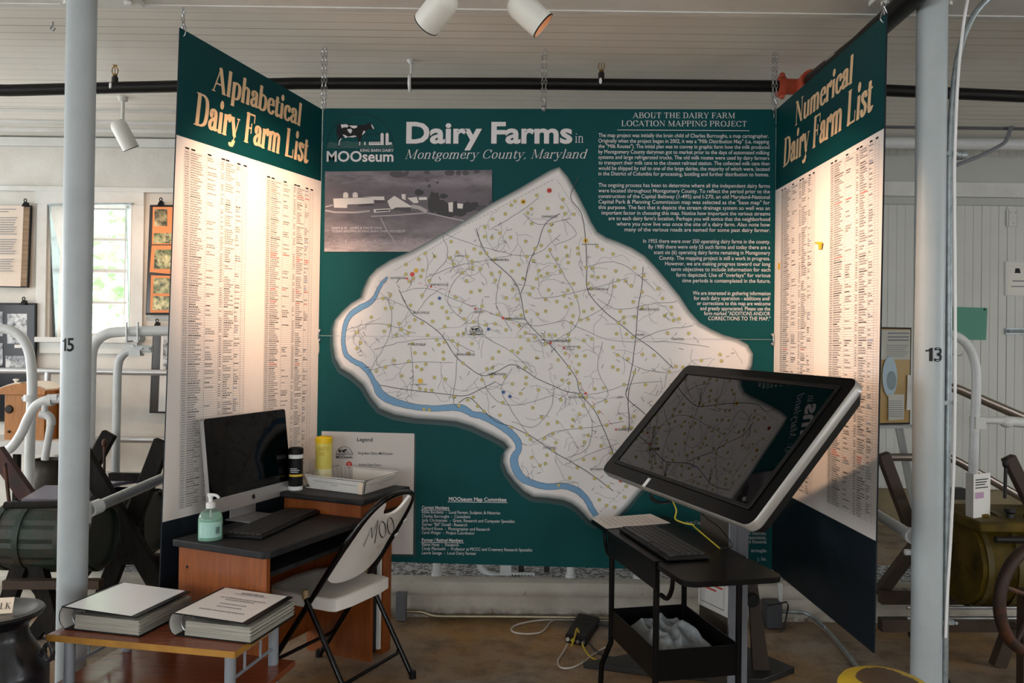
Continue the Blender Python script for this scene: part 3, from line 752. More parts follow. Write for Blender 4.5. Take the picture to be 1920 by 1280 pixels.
def strip(mb, pts, k):
    prev = None
    for i, (x, y, w_) in enumerate(pts):
        a, b = pts[max(i-1, 0)], pts[min(i+1, len(pts)-1)]
        d = V((b[0]-a[0], b[1]-a[1], 0)); d = d.normalized() if d.length > 1e-6 else V((1, 0, 0)); nx, ny = -d.y*w_/2, d.x*w_/2
        cur = (mb.v(bk(x-nx, y-ny, k)), mb.v(bk(x+nx, y+ny, k)))
        if prev: mb.face([prev[0], prev[1], cur[1], cur[0]])
        prev = cur
q.slot(M_ROAD); strip(q, [(x, y, w_+1.4) for x, y, w_ in rp], KM); q.slot(M_RIVER); strip(q, rp, KM+.5)
q.slot(M_STREAM)
tag(q.build('river', None, CM, angle=0, solid=False), 'blue printed river')
# roads and streams
INN = offset(OUT, -13)
land = [p for p in INN]
def clip(pts): return [p for p in pts if inside(p, INN)]
q = MB()
MAIN = [[(893, 428), (900, 452), (915, 480), (940, 503), (960, 521), (974, 545), (980, 575), (986, 600), (1008, 625), (1035, 650), (1060, 680), (1080, 708), (1088, 738), (1112, 765), (1130, 800), (1146, 840), (1158, 872), (1166, 905)],
        [(748, 543), (760, 568), (775, 590), (800, 605), (828, 628), (852, 665), (878, 688), (905, 704), (930, 697), (960, 683), (985, 695), (1010, 711), (1040, 724), (1060, 733), (1087, 738)],
        [(1050, 400), (1022, 420), (1008, 460), (1000, 475), (990, 500), (984, 530), (977, 548)],
        [(1085, 330), (1070, 370), (1090, 400), (1098, 450), (1100, 500), (1102, 545), (1130, 580), (1160, 605), (1190, 630), (1225, 655), (1262, 690)],
        [(1206, 500), (1203, 540), (1196, 580), (1192, 630), (1186, 680), (1178, 720), (1175, 745), (1205, 772), (1225, 790)],
        [(1192, 690), (1178, 740), (1180, 790), (1178, 810)],
        [(860, 755), (880, 745), (905, 768), (930, 790), (960, 800), (1000, 820), (1035, 845), (1070, 865), (1110, 890), (1150, 920)],
        [(712, 722), (760, 730), (830, 738), (870, 742), (900, 730), (930, 715)]]
q.slot(M_ROAD)
for i, r in enumerate(MAIN): strip(q, [(x, y, 1.25) for x, y, _ in wiggle(r, .25, i)], KM+1)
SEC = [[(650, 618), (690, 607), (730, 610), (780, 625)], [(700, 562), (725, 560), (780, 585)], [(728, 560), (735, 600), (725, 640), (690, 700)], [(800, 520), (850, 500), (900, 490), (960, 478)], [(820, 430), (850, 445), (930, 470), (1000, 478), (1050, 440)], [(752, 548), (800, 540), (850, 560), (930, 590), (1000, 610), (1060, 600)], [(700, 655), (760, 640), (830, 635), (890, 660)], [(770, 650), (775, 700), (770, 740)], [(690, 695), (760, 680), (850, 680)], [(860, 640), (855, 700), (850, 750), (860, 765)], [(905, 560), (900, 620), (960, 660), (1000, 700)], [(940, 510), (930, 570), (960, 620)], [(1000, 560), (1050, 555), (1110, 540), (1180, 520)], [(1030, 470), (1060, 520), (1085, 570), (1080, 610), (1040, 640)], [(1100, 500), (1150, 490), (1190, 510), (1230, 545)], [(1060, 410), (1080, 440), (1040, 460)], [(980, 400), (1010, 420), (1070, 410)], [(920, 430), (970, 400), (1010, 370)], [(1120, 560), (1160, 580), (1220, 570), (1270, 565)], [(1130, 640), (1120, 690), (1140, 740), (1110, 760)], [(1040, 725), (1030, 770), (1000, 800), (960, 790)], [(960, 690), (940, 730), (960, 770), (1000, 830)], [(1090, 740), (1130, 735), (1180, 720), (1240, 715)], [(1088, 745), (1110, 790), (1100, 840), (1060, 860)], [(1060, 600), (1110, 625), (1160, 640), (1240, 640), (1330, 650)], [(1190, 640), (1240, 620), (1300, 610)], [(1000, 830), (1040, 810), (1110, 800), (1170, 790)], [(1060, 870), (1110, 850), (1160, 830)], [(870, 600), (840, 570), (850, 530), (880, 500)], [(780, 590), (800, 560), (830, 540)], [(900, 700), (920, 740), (960, 760), (1040, 740)], [(830, 440), (840, 480), (810, 520), (790, 560)], [(1150, 660), (1200, 690), (1250, 700)], [(1090, 600), (1140, 570), (1150, 520)]]
q.slot(mat('road_grey', '#55565c', .5))
for i, r in enumerate(SEC): strip(q, [(x, y, .75) for x, y, _ in wiggle(r, .9, 40+i, 5)], KM+1.2)
q.slot(M_STREAM); random.seed(21)
def stream(x, y, a, n, depth):
    pts = [(x, y, .6)]
    for i in range(n):
        a += random.gauss(0, .38); x += 6*math.cos(a); y += 6*math.sin(a)
        if not inside((x, y), INN): break
        pts.append((x, y, .6))
        if depth and random.random() < .16: stream(x, y, a+random.choice((-.9, .9)), n//2, depth-1)
    if len(pts) > 2: strip(q, pts, KM+.8)
cnt = 0; starts = []
while cnt < 120:
    x, y = random.uniform(650, 1400), random.uniform(330, 960)
    if inside((x, y), INN) and all((x-a)**2+(y-b)**2 > 33**2 for a, b in starts): starts.append((x, y)); stream(x, y, random.uniform(0, 6.28), random.randint(6, 12), 1); cnt += 1
    elif random.random() < .002: cnt += 1
q.slot(M_GREYINK)
for (a, b) in (((870, 424), (1040, 335)), ((740, 507), (868, 430)), ((1045, 338), (1110, 440)), ((1120, 445), (1205, 490)), ((1215, 500), (1300, 600)), ((1300, 606), (1400, 650)), ((1120, 965), (1260, 830))):
    for j in range(24):
        t0, t1 = j/24, (j+.6)/24
        strip(q, [(a[0]+(b[0]-a[0])*t0, a[1]+(b[1]-a[1])*t0, .8), (a[0]+(b[0]-a[0])*t1, a[1]+(b[1]-a[1])*t1, .8)], KM+1)
# double dashed road
for i, r in enumerate(([(892, 430), (925, 520), (965, 590), (1020, 650), (1045, 720), (1070, 760), (1090, 800), (1098, 850)], [(1095, 815), (1130, 822), (1160, 826)])):
    pts = [(p.x, p.y) for p in smooth([(a, b, 0) for a, b in r], 7)]
    for j in range(0, len(pts)-1, 2):
        for dx in (-1.6, 1.6): strip(q, [(pts[j][0]+dx, pts[j][1], .5), (pts[j+1][0]+dx, pts[j+1][1], .5)], KM+1.3)
q.slot(M_RED)
pts = [(p.x, p.y) for p in smooth([(760, 522, 0), (806, 537, 0), (840, 545, 0), (890, 578, 0), (945, 596, 0), (1000, 630, 0), (1057, 652, 0), (1080, 700, 0), (1098, 737, 0), (1155, 805, 0)], 8)]
for j in range(0, len(pts)-1, 2): strip(q, [(*pts[j], .7), (*pts[j+1], .7)], KM+1.4)
tag(q.build('road_lines', None, CM, angle=0, solid=False), 'thin black and grey road and stream lines')
# markers
q = MB()
def disc(x, y, r, k, n=12): q.poly([bk(x+r*math.cos(t*2*math.pi/n), y+r*math.sin(t*2*math.pi/n), k) for t in range(n)])
random.seed(77); dots = []; tries = 0
while len(dots) < 335 and tries < 20000:
    tries += 1; x, y = random.uniform(650, 1390), random.uniform(335, 955)
    if not inside((x, y), INN) or any((x-a)**2+(y-b)**2 < 95 for a, b in dots): continue
    if any((x-a)**2+(y-b)**2 < 81 for a, b, _ in RIV): continue
    if random.random() > (.9 if 760 < x < 1110 and 440 < y < 720 else .5): continue
    dots.append((x, y))
for i, (x, y) in enumerate(dots):
    q.slot(M_OLIVE); disc(x, y, 3.3, KM+2); q.slot(M_YEL); disc(x, y, 2.5, KM+2.5)
    q.slot(M_OLIVE); q.ribbon([bk(x-1.4, y, KM+3), bk(x+1.4, y, KM+3)], .0035, (0, -1, 0))
for x, y, m_, r in ((1030, 357, M_RED, 4.6), (1098, 451, M_AMBER, 4.6), (981, 378, M_AMBER, 4.6), (780, 507, M_AMBER, 4.2), (773, 514, M_RED, 4.2), (788, 714, M_AMBER, 4.8), (824, 559, mat('marker_blue', '#34568f', .5), 3.2), (916, 617, MATS['marker_blue'], 3), (944, 735, MATS['marker_blue'], 3.3), (956, 743, MATS['marker_blue'], 3.3), (763, 522, M_RED, 2), (808, 537, M_RED, 2), (891, 579, M_RED, 2), (943, 596, M_RED, 2.6), (1032, 643, M_RED, 2.4), (1057, 652, M_RED, 2.2), (1098, 737, M_RED, 2.4), (1155, 805, M_RED, 2), (1163, 901, M_RED, 3)):
    q.slot(m_); disc(x, y, r, KM+3.5, 16)
q.slot(M_INK); text(q, '1', bk(1097, 453.5, KM+4.5), bk(1099, 453.5, KM+4.5), 5*u, ZUP, .02)
text(q, '38', bk(978.3, 380.3, KM+4.5), bk(983.7, 380.3, KM+4.5), 4.4*u, ZUP, .02); text(q, '403', bk(1027, 358.8, KM+4.5), bk(1033, 358.8, KM+4.5), 3.4*u, ZUP)
tag(q.build('farm_markers', None, CM, angle=0, solid=False), 'small yellow, red and blue round farm markers')
# place names
q = MB(); q.slot(M_INK)
for s, x, y, w_ in (('DAMASCUS', 1016, 408, 29), ('CLARKSBURG', 920, 489, 34), ('Comus', 852, 481, 17), ('DICKERSON', 732, 523, 28), ('BARNESVILLE', 807, 535.5, 34), ('BEALSVILLE', 775, 588, 30), ('BOYDS', 890, 587, 16), ('GERMANTOWN', 947, 599.5, 37), ('LAYTONSVILLE', 1102, 544, 38), ('BROOKEVILLE', 1199, 582, 37), ('POOLESVILLE', 765, 647.5, 33), ('DAWSONVILLE', 854, 666.5, 36), ('OLNEY', 1193, 629.5, 17), ('ASHTON', 1261, 637.5, 21), ('GAITHERSBURG', 1027, 641, 41), ('Washington', 1057, 650.5, 28), ('Grove', 1063, 656, 14), ('GARNESTOWN', 914, 703.5, 35), ('ROCKVILLE', 1067, 746.5, 29), ('KENSINGTON', 1159, 807, 26), ('POTOMAC', 1019, 841.5, 25), ('BETHESDA', 1107, 881.5, 24), ('Hawkins Farms', 778, 721.5, 22), ('Maple Brook Farm', 1091, 459, 31)):
    big = s.isupper() or s == 'Comus'
    text(q, s, bk(x, y, KM+5), bk(x+w_, y, KM+5), (4.2 if big else 2.8)*u, ZUP, .0)
random.seed(5); n = 0
while n < 150:
    x, y = random.uniform(660, 1380), random.uniform(345, 940)
    if not (inside((x, y), INN) and inside((x+14, y), INN)): continue
    a = random.uniform(-1.2, 1.2); L_ = random.uniform(6, 11); px_, py_ = x, y
    for j in range(5):
        strip(q, [(x+math.cos(a)*L_*j/5, y+math.sin(a)*L_*j/5, 1.0), (x+math.cos(a)*L_*(j+.7)/5, y+math.sin(a)*L_*(j+.7)/5, 1.0)], KM+5)
    n += 1
q.build('place_names', None, CM, angle=0, solid=False)
logo(CM, 881, 611, 24/570, M_INK, M_GREYINK, M_MAPW, KM+6, 'short')
# --- article text
q = MB(); q.slot(M_TXTW)
stext(q, 'ABOUT THE DAIRY FARM', bk(1186, 221, 2), bk(1378, 221.5, 2), 10*u, ZUP, .048, .02)
stext(q, 'LOCATION MAPPING PROJECT', bk(1165, 236, 2), bk(1400, 237, 2), 10*u, ZUP, .048, .02)
q.ribbon([bk(1157, 243.5, 2), bk(1405, 245, 2)], .003, (0, -1, 0))
ART = [('The map project was initially the brain child of Charles Burroughs, a map cartographer.', 1122, 256.6, 1441), ('Originally when the project began in 2002, it was a "Milk Distribution Map" (i.e. mapping', 1122, 267, 1442), ('the "Milk Routes"). The initial plan was to convey in graphic form how the milk produced', 1122, 277.2, 1442.5), ('by Montgomery County dairymen got to market prior to the days of automated milking', 1122, 287.5, 1442.5), ('systems and large refrigerated trucks. The old milk routes were used by dairy farmers', 1122, 297.7, 1442.5), ('to transport their milk cans to the closest railroad station. The collected milk cans then', 1122, 308, 1443), ('would be shipped by rail to one of the large dairies, the majority of which were, located', 1122, 318.3, 1443), ('in the District of Columbia for processing, bottling and further distribution to homes.', 1122, 328.6, 1442),
 ('The ongoing process has been to determine where all the independent dairy farms', 1122, 350, 1443.5), ('were located throughout Montgomery County. To reflect the period prior to the', 1122, 360.4, 1443.5), ('construction of the Capital Beltway (1-495) and I-270, an old Maryland-National', 1122, 370.8, 1443.5), ('Capital Park & Planning Commission map was selected as the "base map" for', 1122, 381.2, 1443.5), ('this purpose. The fact that it depicts the stream drainage system so well was an', 1122, 391.6, 1443.5), ('important factor in choosing this map. Notice how important the various streams', 1128, 402, 1444), ("are to each dairy farm's location. Perhaps you will notice that the neighborhood", 1141, 412.4, 1444), ('where you now live was once the site of a dairy farm. Also note how', 1156, 422.8, 1444), ('many of the various roads are named for some past dairy farmer.', 1171, 433.3, 1444),
 ('In 1955 there were over 350 operating dairy farms in the county.', 1206, 455, 1444), ('By 1980 there were only 55 such farms and today there are a', 1216, 465.5, 1444), ('scant six (6) operating dairy farms remaining in Montgomery', 1226, 476, 1444), ('County. The mapping project is still a work in progress.', 1236, 486.6, 1444), ('However, we are making progress toward our long', 1247, 497.2, 1444.5), ('term objectives to include information for each', 1258, 507.8, 1444.5), ('farm depicted. Use of "overlays" for various', 1268, 518.4, 1444.5), ('time periods is contemplated in the future.', 1279, 529, 1444.5),
 ('We are interested in gathering information', 1299, 552.5, 1444.5), ('for each dairy operation - additions and/', 1301, 562, 1444), ('or corrections to this map are welcome', 1307, 571.6, 1444.5), ('and greatly appreciated. Please use the', 1313, 581.2, 1444), ('form marked "ADDITIONS AND/OR', 1320, 590.6, 1444), ('CORRECTIONS TO THE MAP."', 1328, 600, 1444.5)]
for s, x0_, y_, x1_ in ART: text(q, s, bk(x0_, y_, 2), bk(x1_, y_+(x1_-x0_)*.006, 2), 7.0*u, ZUP, .004)
q.build('article_text', None, UPB, angle=0, solid=False)
# --- committee text
q = MB(); q.slot(M_TXTW)
def line(s, x0_, y_, x1_, cap=5.6, bold=.0, under=False):
    y1_ = y_ + (x1_-x0_)*.014
    text(q, s, bk(x0_, y_, 2), bk(x1_, y1_, 2), cap*u, ZUP, bold)
    if under: q.ribbon([bk(x0_-2, y_+2, 2), bk(x1_+2, y1_+2, 2)], .0028, (0, -1, 0))
line('MOOseum Map Commitee', 841.5, 938.5, 949.5, 7, .02, True)
line('Current Members', 791, 953.8, 842, 5.8, .02, True)
line('Former / Retired Members', 791, 1014.6, 868, 5.8, .02, True)
for s, y_, x1_ in (('Eddie Burdette  -  Local Farmer, Sculptor, & Historian', 962, 938), ('Charles Burroughs  -  Consultant', 969.8, 882), ('Judy Christensen  -  Grant, Research and Computer Specialist', 977.4, 965), ('Garner "Bill" Duvall - Research', 985.2, 876), ('Richard Rowe  -  Photographer and Research', 993, 918), ('Carol Weiger  -  Project Coordinator', 1000.6, 890), ('Elaine Huey  -  Research', 1023, 860), ('Cindy Pfansteihl  -  Professor at MCCC and Creamery Research Specialist', 1030.6, 998), ('Laurie Savage  -  Local Dairy Farmer', 1038.6, 893)): line(s, 791, y_, x1_)
for s, x0_, y_ in (('tion/Capi', 1285, 982), ('d Sources,', 1403, 1002), ('ssociation,', 1403, 1010), ('d Records', 1404, 1018), ('urroughs', 1408, 1034.5), ('y, Inc.', 1420, 1050)):
    stext(q, s.replace('R', 'R'), bk(x0_, y_, 2), bk(1319 if x0_ < 1300 else 1437, y_+.4, 2), 6*u, ZUP, .04)
q.build('committee_text', None, LOB, angle=0, solid=False)
# --- legend sheet
q = MB(); q.slot(mat('legend_shadow_ink', '#0b3433', .5)).poly([bk(*p, 2) for p in ((601, 1043), (780, 1043), (780, 817), (607, 811))])  # dark quad: drop shadow printed behind the legend sheet
q.slot(mat('legend_grey', '#c9c4c1', .5)).poly([bk(*p, 3) for p in ((599, 1036.5), (774.5, 1039), (777, 812.5), (603, 808))])
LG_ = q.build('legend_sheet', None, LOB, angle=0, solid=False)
q = MB(); q.slot(M_INK)
text(q, 'Legend', bk(669.5, 827, 5), bk(698.5, 827.5, 5), 7.2*u, ZUP, .008)
text(q, 'King Barn Dairy MOOseum', bk(671.5, 851.5, 5), bk(736, 852.5, 5), 4.6*u, ZUP, .004)
text(q, 'Active Dairy Farm', bk(672, 873, 5), bk(714.5, 873.6, 5), 4.6*u, ZUP, .004)
q.slot(M_RED); disc(654.5, 870.5, 6, 5, 18); q.slot(M_TXTW); text(q, '5', bk(653.4, 872.2, 6), bk(655.8, 872.2, 6), 4*u, ZUP, .01)
q.build('legend_text', None, LG_, angle=0, solid=False)
logo(LG_, 630, 837.2, 31/570, M_INK, M_GREYINK, mat('legend_white', '#d6d2d0', .5), 5, 'short')
# --- seam strip and connectors
q = MB(); q.bar(bk(596, 629.2, 14), bk(1452, 636.6, 14), .0016, .0008, (0, 0, 1)); mat('bright_metal_strip', '#c8c6c2', .12, .95); tag(q.build('seam_strip', mat('dull_metal_strip', '#a09c98', .35, .6), T1), 'thin bright metal strip')
def clip_part(px, py, P_, par, s=1.0):
    c = P_(px, py, .012); q = MB(); nrm = P_.n
    for dz in (.024, -.024):
        q.lathe([(0, -.01), (.009, -.01), (.009, .002), (.006, .005), (0, .005)], c+V((0, 0, dz)), nrm, 14)
    q.tube([c+V((0, 0, .024))+nrm*.004, c+nrm*.01, c+V((0, 0, -.024))+nrm*.004], .0035, 8)
    tag(q.build('joining_hook', M_STEEL, par), 'small steel hook joining the two boards')
for px, py in ((1018, 631), (1449, 636), (598, 628)): clip_part(px, py, BK, T1)
q = MB(); q.tube(smooth([bk(597, 638, 18), bk(598, 655, 16), bk(595, 668, 20), bk(593, 674, 14), bk(596, 672, 14)]), .0022, 6); q.build('string', M_WCABLE, T1)
q = MB(); q.lathe([(0, 0), (.011, 0), (.011, .004), (.005, .008), (0, .008)], bk(1020, 202, 2), (0, -1, 0), 14); q.build('grommet', M_STEEL, T1)

# --- side boards
def side_board(PL, U, label, corners, split_y, base_split, titles, tables, seedv, edge_bottom_z):
    T = thing('display_board', (PL.p.x*.5 + (LP1 if PL is LPL else RP1).x*.5, 3.7, edge_bottom_z), label, 'display board')
    rt, ft, fb, rb = [PL(*c) for c in corners]          # rear top, front top, front bottom, rear bottom
    fb = ft + (fb-ft)*((ft.z-edge_bottom_z)/(ft.z-fb.z)); rb = V((rb.x, rb.y, edge_bottom_z))
    th = -PL.n*.006
    q = MB(); q.prism([rt, ft, fb, rb], th); tag(q.build('backing_board', M_NAVY, T, angle=0), 'slate blue lower part of the board')
    def on(a, b, t): return a + (b-a)*t
    f1, r1 = PL(*split_y[0], K), PL(*split_y[1], K)       # header / sheet line
    f2, r2 = PL(*base_split[0], K), None
    r2z = f2.z
    tf = lambda z: on(ft, fb, (ft.z-z)/(ft.z-fb.z)) + PL.n*K
    trr = lambda z: on(rt, rb, (rt.z-z)/(rt.z-rb.z)) + PL.n*K
    q = MB(); q.poly([trr(rt.z), tf(ft.z), tf(f1.z), trr(f1.z)]); HD = q.build('header_panel', M_TEALD, T, angle=0, solid=False)
    q = MB(); q.poly([trr(f1.z), tf(f1.z), tf(r2z), trr(r2z)]); SH = q.build('list_sheet', M_SHEET, T, angle=0, solid=False)
    q = MB(); q.slot(M_CREAM)
    for s, a, b, cap in titles:
        pa, pb = PL(*a, 3*K), PL(*b, 3*K); zz_ = (pa.z+pb.z)/2; pa.z = pb.z = zz_
        stext(q, s, pa, pb, cap, ZUP, .088, .021, .12)
    tag(q.build('title_lettering', None, HD, angle=0, solid=False), 'cream serif title lettering')
    random.seed(seedv)
    for (x0_, y0_), (x1_, y1_), zb_ in tables:
        a, b = PL(x0_, y0_, 3*K), PL(x1_, y1_, 3*K); zt_ = (a.z+b.z)/2; Lh = (V((b.x, b.y, 0))-V((a.x, a.y, 0))).length
        o = V((a.x, a.y, 0)); q = MB()
        def pt(s_, z): return o + U*(s_*Lh) + ZUP*z
        pitch = .0102; n = int((zt_-zb_)/pitch); cols = (0, .09, .34, .56, .63, .82, .93, 1.0) if Lh > .2 else (0, .1, .36, .54, .62, .84, .93, 1)
        q.slot(M_RULE)
        def rect(s0, s1, z0, z1): q.poly([pt(s0, z0), pt(s1, z0), pt(s1, z1), pt(s0, z1)])
        for i in range(n+1): rect(0, 1, zt_-i*pitch, zt_-i*pitch+.0008)
        for c in cols: rect(c, c+.0016/Lh*.6, zt_-n*pitch, zt_)
        def words(s0, s1, z, ink):
            q.slot(ink); s_ = s0
            while s_ < s1:
                w_ = random.uniform(.004, .011)/Lh; e_ = min(s_+w_, s1)
                rect(s_, e_, z+.003, z+.0068); s_ = e_+random.uniform(.0012, .003)/Lh
        red_run = 0
        for i in range(n):
            z = zt_-(i+1)*pitch; ink = M_GREYINK if random.random() > .12 else M_INK
            if random.random() < .02: red_run = random.choice((1, 1, 3))
            if red_run: ink = M_RED; red_run -= 1
            words(.015, .075, z, M_GREYINK); words(.1, .1+random.uniform(.1, .2), z, ink)
            if random.random() < .45: words(.355, .355+random.uniform(.06, .15), z, ink)
            if random.random() < .8: words(.572, .61, z, M_GREYINK)
            if random.random() < .9: words(.645, .645+random.uniform(.06, .16), z, ink)
            if random.random() < .5: words(.83 if Lh < .2 else .825, .83+random.uniform(.03, .09), z, M_BLUEINK if random.random() < .1 else ink)
        q.slot(M_INK)
        for c in cols[:-1]: rect(c+.01, c+.01+.028/Lh*.8, zt_+.006, zt_+.013)
        q.build('farm_table', None, SH, angle=0, solid=False)
    return T, HD, SH, tf, trr
TL, LHD, LSH, ltf, ltr = side_board(LPL, LU, 'left hanging board headed Alphabetical Dairy Farm List, lit warm in its middle', [(604, 205), (338, 52), (304, 985), (591, 1000)], [(326, 251), (600, 352)], [(304, 979)],
    [('Alphabetical', (397, 163), (563, 240), .112), ('Dairy Farm List', (363, 226), (578, 311), .138)],
    [((346, 279), (463, 317), PLZ) for PLZ in (LPL(323, 957).z,)] + [((500, 332), (587, 362), LPL(323, 957).z)], 11, .37)
TR_, RHD, RSH, rtf, rtr = side_board(RPL, RU, 'right hanging board headed Numerical Dairy Farm List, with a monitor shadow across it', [(1456, 205), (1662, 25), (1638, 1230), (1447, 1075)], [(1662, 238), (1457, 353)], [(1650, 1018)],
    [('Numerical', (1490, 231), (1598, 160), .112), ('Dairy Farm List', (1468, 312), (1637, 206), .138)],
    [((1465, 359), (1528, 329), RPL(1636, 986).z), ((1557, 308), (1648, 265), RPL(1636, 986).z)], 12, .365)
q = MB()
c = [RPL(1526, 454, .004), RPL(1541, 453, .012), RPL(1540.5, 467, .006), RPL(1535, 467.5, .004), RPL(1535, 458.5, .01)]
q.prism(c, RPL.n*.0006); tag(q.build('sticky_note', mat('yellow_sticky_note', '#e3b62c', .6), RSH, angle=0), 'small torn yellow sticky note')
q = MB(); q.poly([RPL(1458.5, 493, .003), RPL(1462, 493, .003), RPL(1462, 505, .003), RPL(1458.5, 505, .003)]); q.build('sticky_note', MATS['yellow_sticky_note'], RSH, angle=0, solid=False)
q = MB(); e0, e1 = rtr(2.79)+RPL.n*.001, rtf(2.79)
a_, b_ = RPL(1548, 113, -.002), RPL(1565, 99, -.002); q.bar(a_, b_, .004, .006); q.build('edge_clip', MATS['bright_metal_strip'], TR_)

# --- chains that carry the boards
def chain(px, top, bot, P_, label, dbl=True, off=.02, tail=0):
    p = P_(px, bot, off); z1 = top
    T = thing('hanging_chain', p, label, 'chain', None)
    q = MB(); n = max(2, int((z1-p.z-.03)/.021)); st = (z1-p.z-.03)/n
    for sx in ((-.009, .009) if dbl else (0,)):
        for i in range(n + (tail if sx > 0 or not dbl else 0)):
            z = z1 - .012 - (i+.5)*st; c = p + V((sx*(1 if not dbl else min(1, (n-i)/3+.4)), 0, 0)); c.z = z
            ax = V((1, 0, 0)) if i % 2 else V((0, 1, 0)); h = st*.62
            q.tube([c + ax*(.0062*math.cos(t)) + ZUP*(h*math.sin(t)) for t in [k_*math.pi/4 for k_ in range(8)]], .0019, 5, closed=True)
    q.build('links', M_STEEL, T)
    q = MB(); q.tube(smooth([p+V((0, 0, .05)), p+V((.012, 0, .02)), p+V((.004, 0, -.012)), p+V((-.012, 0, .0)), p+V((-.006, 0, .03))]), .0028, 6); q.build('hook', M_STEEL, T)
    q = MB(); q.tube(smooth([V((p.x, p.y, z1)), V((p.x, p.y, z1-.012)), V((p.x+.01, p.y, z1-.024)), V((p.x, p.y, z1-.034)), V((p.x-.009, p.y, z1-.022))]), .0026, 6); q.build('ceiling_hook', M_STEEL, T)
chain(343, 2.925, 62, LPL, 'thin chain above the front corner of the Alphabetical board', False, .0)
chain(607, CEIL, 200, BK, 'doubled chain where the Alphabetical board meets the map board', True)
chain(1019.5, CEIL, 203, BK, 'doubled chain at the middle of the map board top edge', True)
chain(1452, CEIL, 203, BK, 'doubled chain where the map board meets the Numerical board', True, .02, 3)
chain(1657, 2.925, 36, RPL, 'thin chain above the front corner of the Numerical board', False, .0)

# ------------------------------------------------------------------ desk against the left board
DBt = V((-.918, 3.032, 0)); DU = V((.397, .918, 0)).normalized(); DW = V((.918, -.397, 0)).normalized()
def D(a, b, z): return DBt + DU*a - DW*b + ZUP*z          # a along the desk, b inward from its front edge
def dbox(mb, a0, a1, b0, b1, z0, z1):
    return mb.obox(D((a0+a1)/2, (b0+b1)/2, (z0+z1)/2), DU*(a1-a0)/2, DW*(b1-b0)/2, ZUP*(z1-z0)/2)
DZ, SHZ = .73, .82
T = thing('computer_desk', D(.5, .2, 0), 'cherry wood computer desk with black top and raised end, against the Alphabetical board', 'desk')
q = MB(); q.prism([D(0, .02, DZ-.028), D(.02, 0, DZ-.028), D(1.04, 0, DZ-.028), D(1.04, .475, DZ-.028), D(0, .475, DZ-.028)], (0, 0, .028)); q.build('desktop', M_BLACKM, T, bevel=.004)
q = MB(); dbox(q, .025, .045, .02, .465, 0, DZ-.028); q.build('end_panel', M_CHERRY, T)
q = MB(); dbox(q, .045, .85, .44, .458, .1, DZ-.028); q.build('back_panel', M_CHERRY, T)
q = MB(); dbox(q, .05, .84, .04, .36, .615, .633); q.build('keyboard_tray', M_BLACKM, T)
q = MB(); dbox(q, .85, .875, .09, .46, 0, DZ-.028); dbox(q, .96, 1.035, .09, .46, 0, DZ-.028); dbox(q, .875, .96, .44, .46, 0, DZ-.028); q.build('pedestal', M_CHERRY, T)
q = MB(); dbox(q, .876, .935, .11, .14, .02, DZ-.03); q.build('recess_panel', M_BLACK, T)
q = MB(); dbox(q, .937, .953, .094, .13, .03, .64); q.build('edge_strip', M_WPLAST2, T)
q = MB(); dbox(q, .67, 1.035, .03, .465, DZ, SHZ-.026); q.build('shelf_riser', M_CHERRY, T)
q = MB(); dbox(q, .63, 1.05, -.005, .478, SHZ-.026, SHZ); q.build('raised_shelf', M_BLACKM, T, bevel=.008)
q = MB()
for z in (.62, .25): q.lathe([(0, 0), (.006, 0), (.006, .002), (0, .002)], D(.025, .42, z), -DU, 10)
q.build('screw_cap', M_INK, T)

# ------------------------------------------------------------------ all-in-one computer
def sc(p, k): return EYE + (V(p)-EYE)*k
iTL, iTR, iBR, iBL = [sc(p, .995) for p in ((-1.313, 3.417, 1.196), (-1.104, 3.904, 1.205), (-1.06, 3.892, .798), (-1.269, 3.405, .788))]
ic = (iTL+iTR+iBR+iBL)/4; ix = (iTR-iTL).normalized(); iy = ((iTL-iBL) - ix*(iTL-iBL).dot(ix)).normalized(); inn = ix.cross(iy)
iw, ih = (iTR-iTL).length, (iTL-iBL).length
foot = D(.33, .27, DZ)
T = thing('desktop_computer', foot, 'silver all-in-one computer with a black screen, standing on the desk', 'computer')
def I(x, y, z=0): return ic + ix*(x*iw/2) + iy*(y*ih/2) + inn*z
def rrect(fn, x0, x1, y0, y1, rx, ry, z, n=4):
    pts = []
    for cx, cy, a0 in ((x1-rx, y1-ry, 0), (x0+rx, y1-ry, 90), (x0+rx, y0+ry, 180), (x1-rx, y0+ry, 270)):
        for i in range(n+1):
            a = math.radians(a0+90*i/n); pts.append(fn(cx+rx*math.cos(a), cy+ry*math.sin(a), z))
    return pts
q = MB(); q.prism(rrect(I, -1, 1, -1, 1, .05, .065, -.022), inn*.022)
b0 = rrect(I, -1, 1, -1, 1, .05, .065, -.022); b1 = rrect(I, -.55, .55, -.6, .6, .1, .1, -.04)
va, vb = [q.v(p) for p in b0], [q.v(p) for p in b1]
for i in range(len(va)): q.face([va[i], va[(i+1) % len(va)], vb[(i+1) % len(va)], vb[i]])
q.face(vb); q.build('housing', M_ALU, T)
q = MB(); q.prism(rrect(I, -.995, .995, -.69, .993, .045, .06, .0005), inn*.002); q.build('screen', M_GLASSBLK, T)
q = MB(); lg = lambda x, y: ic + iy*(-.845*ih/2) + ix*(x*.0012) + iy*(y*.0012) + inn*.0012
q.poly([lg(*p) for p in ((-2, -9), (0, -8.3), (2, -9), (5, -7), (8, -2), (5.6, 1), (5.6, 4), (7.6, 6.4), (5, 8), (2, 7.6), (0, 7), (-2, 7.6), (-5, 8), (-8, 5), (-8.6, 0), (-6.5, -6), (-4, -9))])
q.poly([lg(*p) for p in ((0, 8.4), (1, 11), (4, 13), (4, 10.6), (2.6, 8.8))]); tag(q.build('emblem', M_INK, T, angle=0, solid=False), 'small black fruit-shaped emblem')
fz = DZ
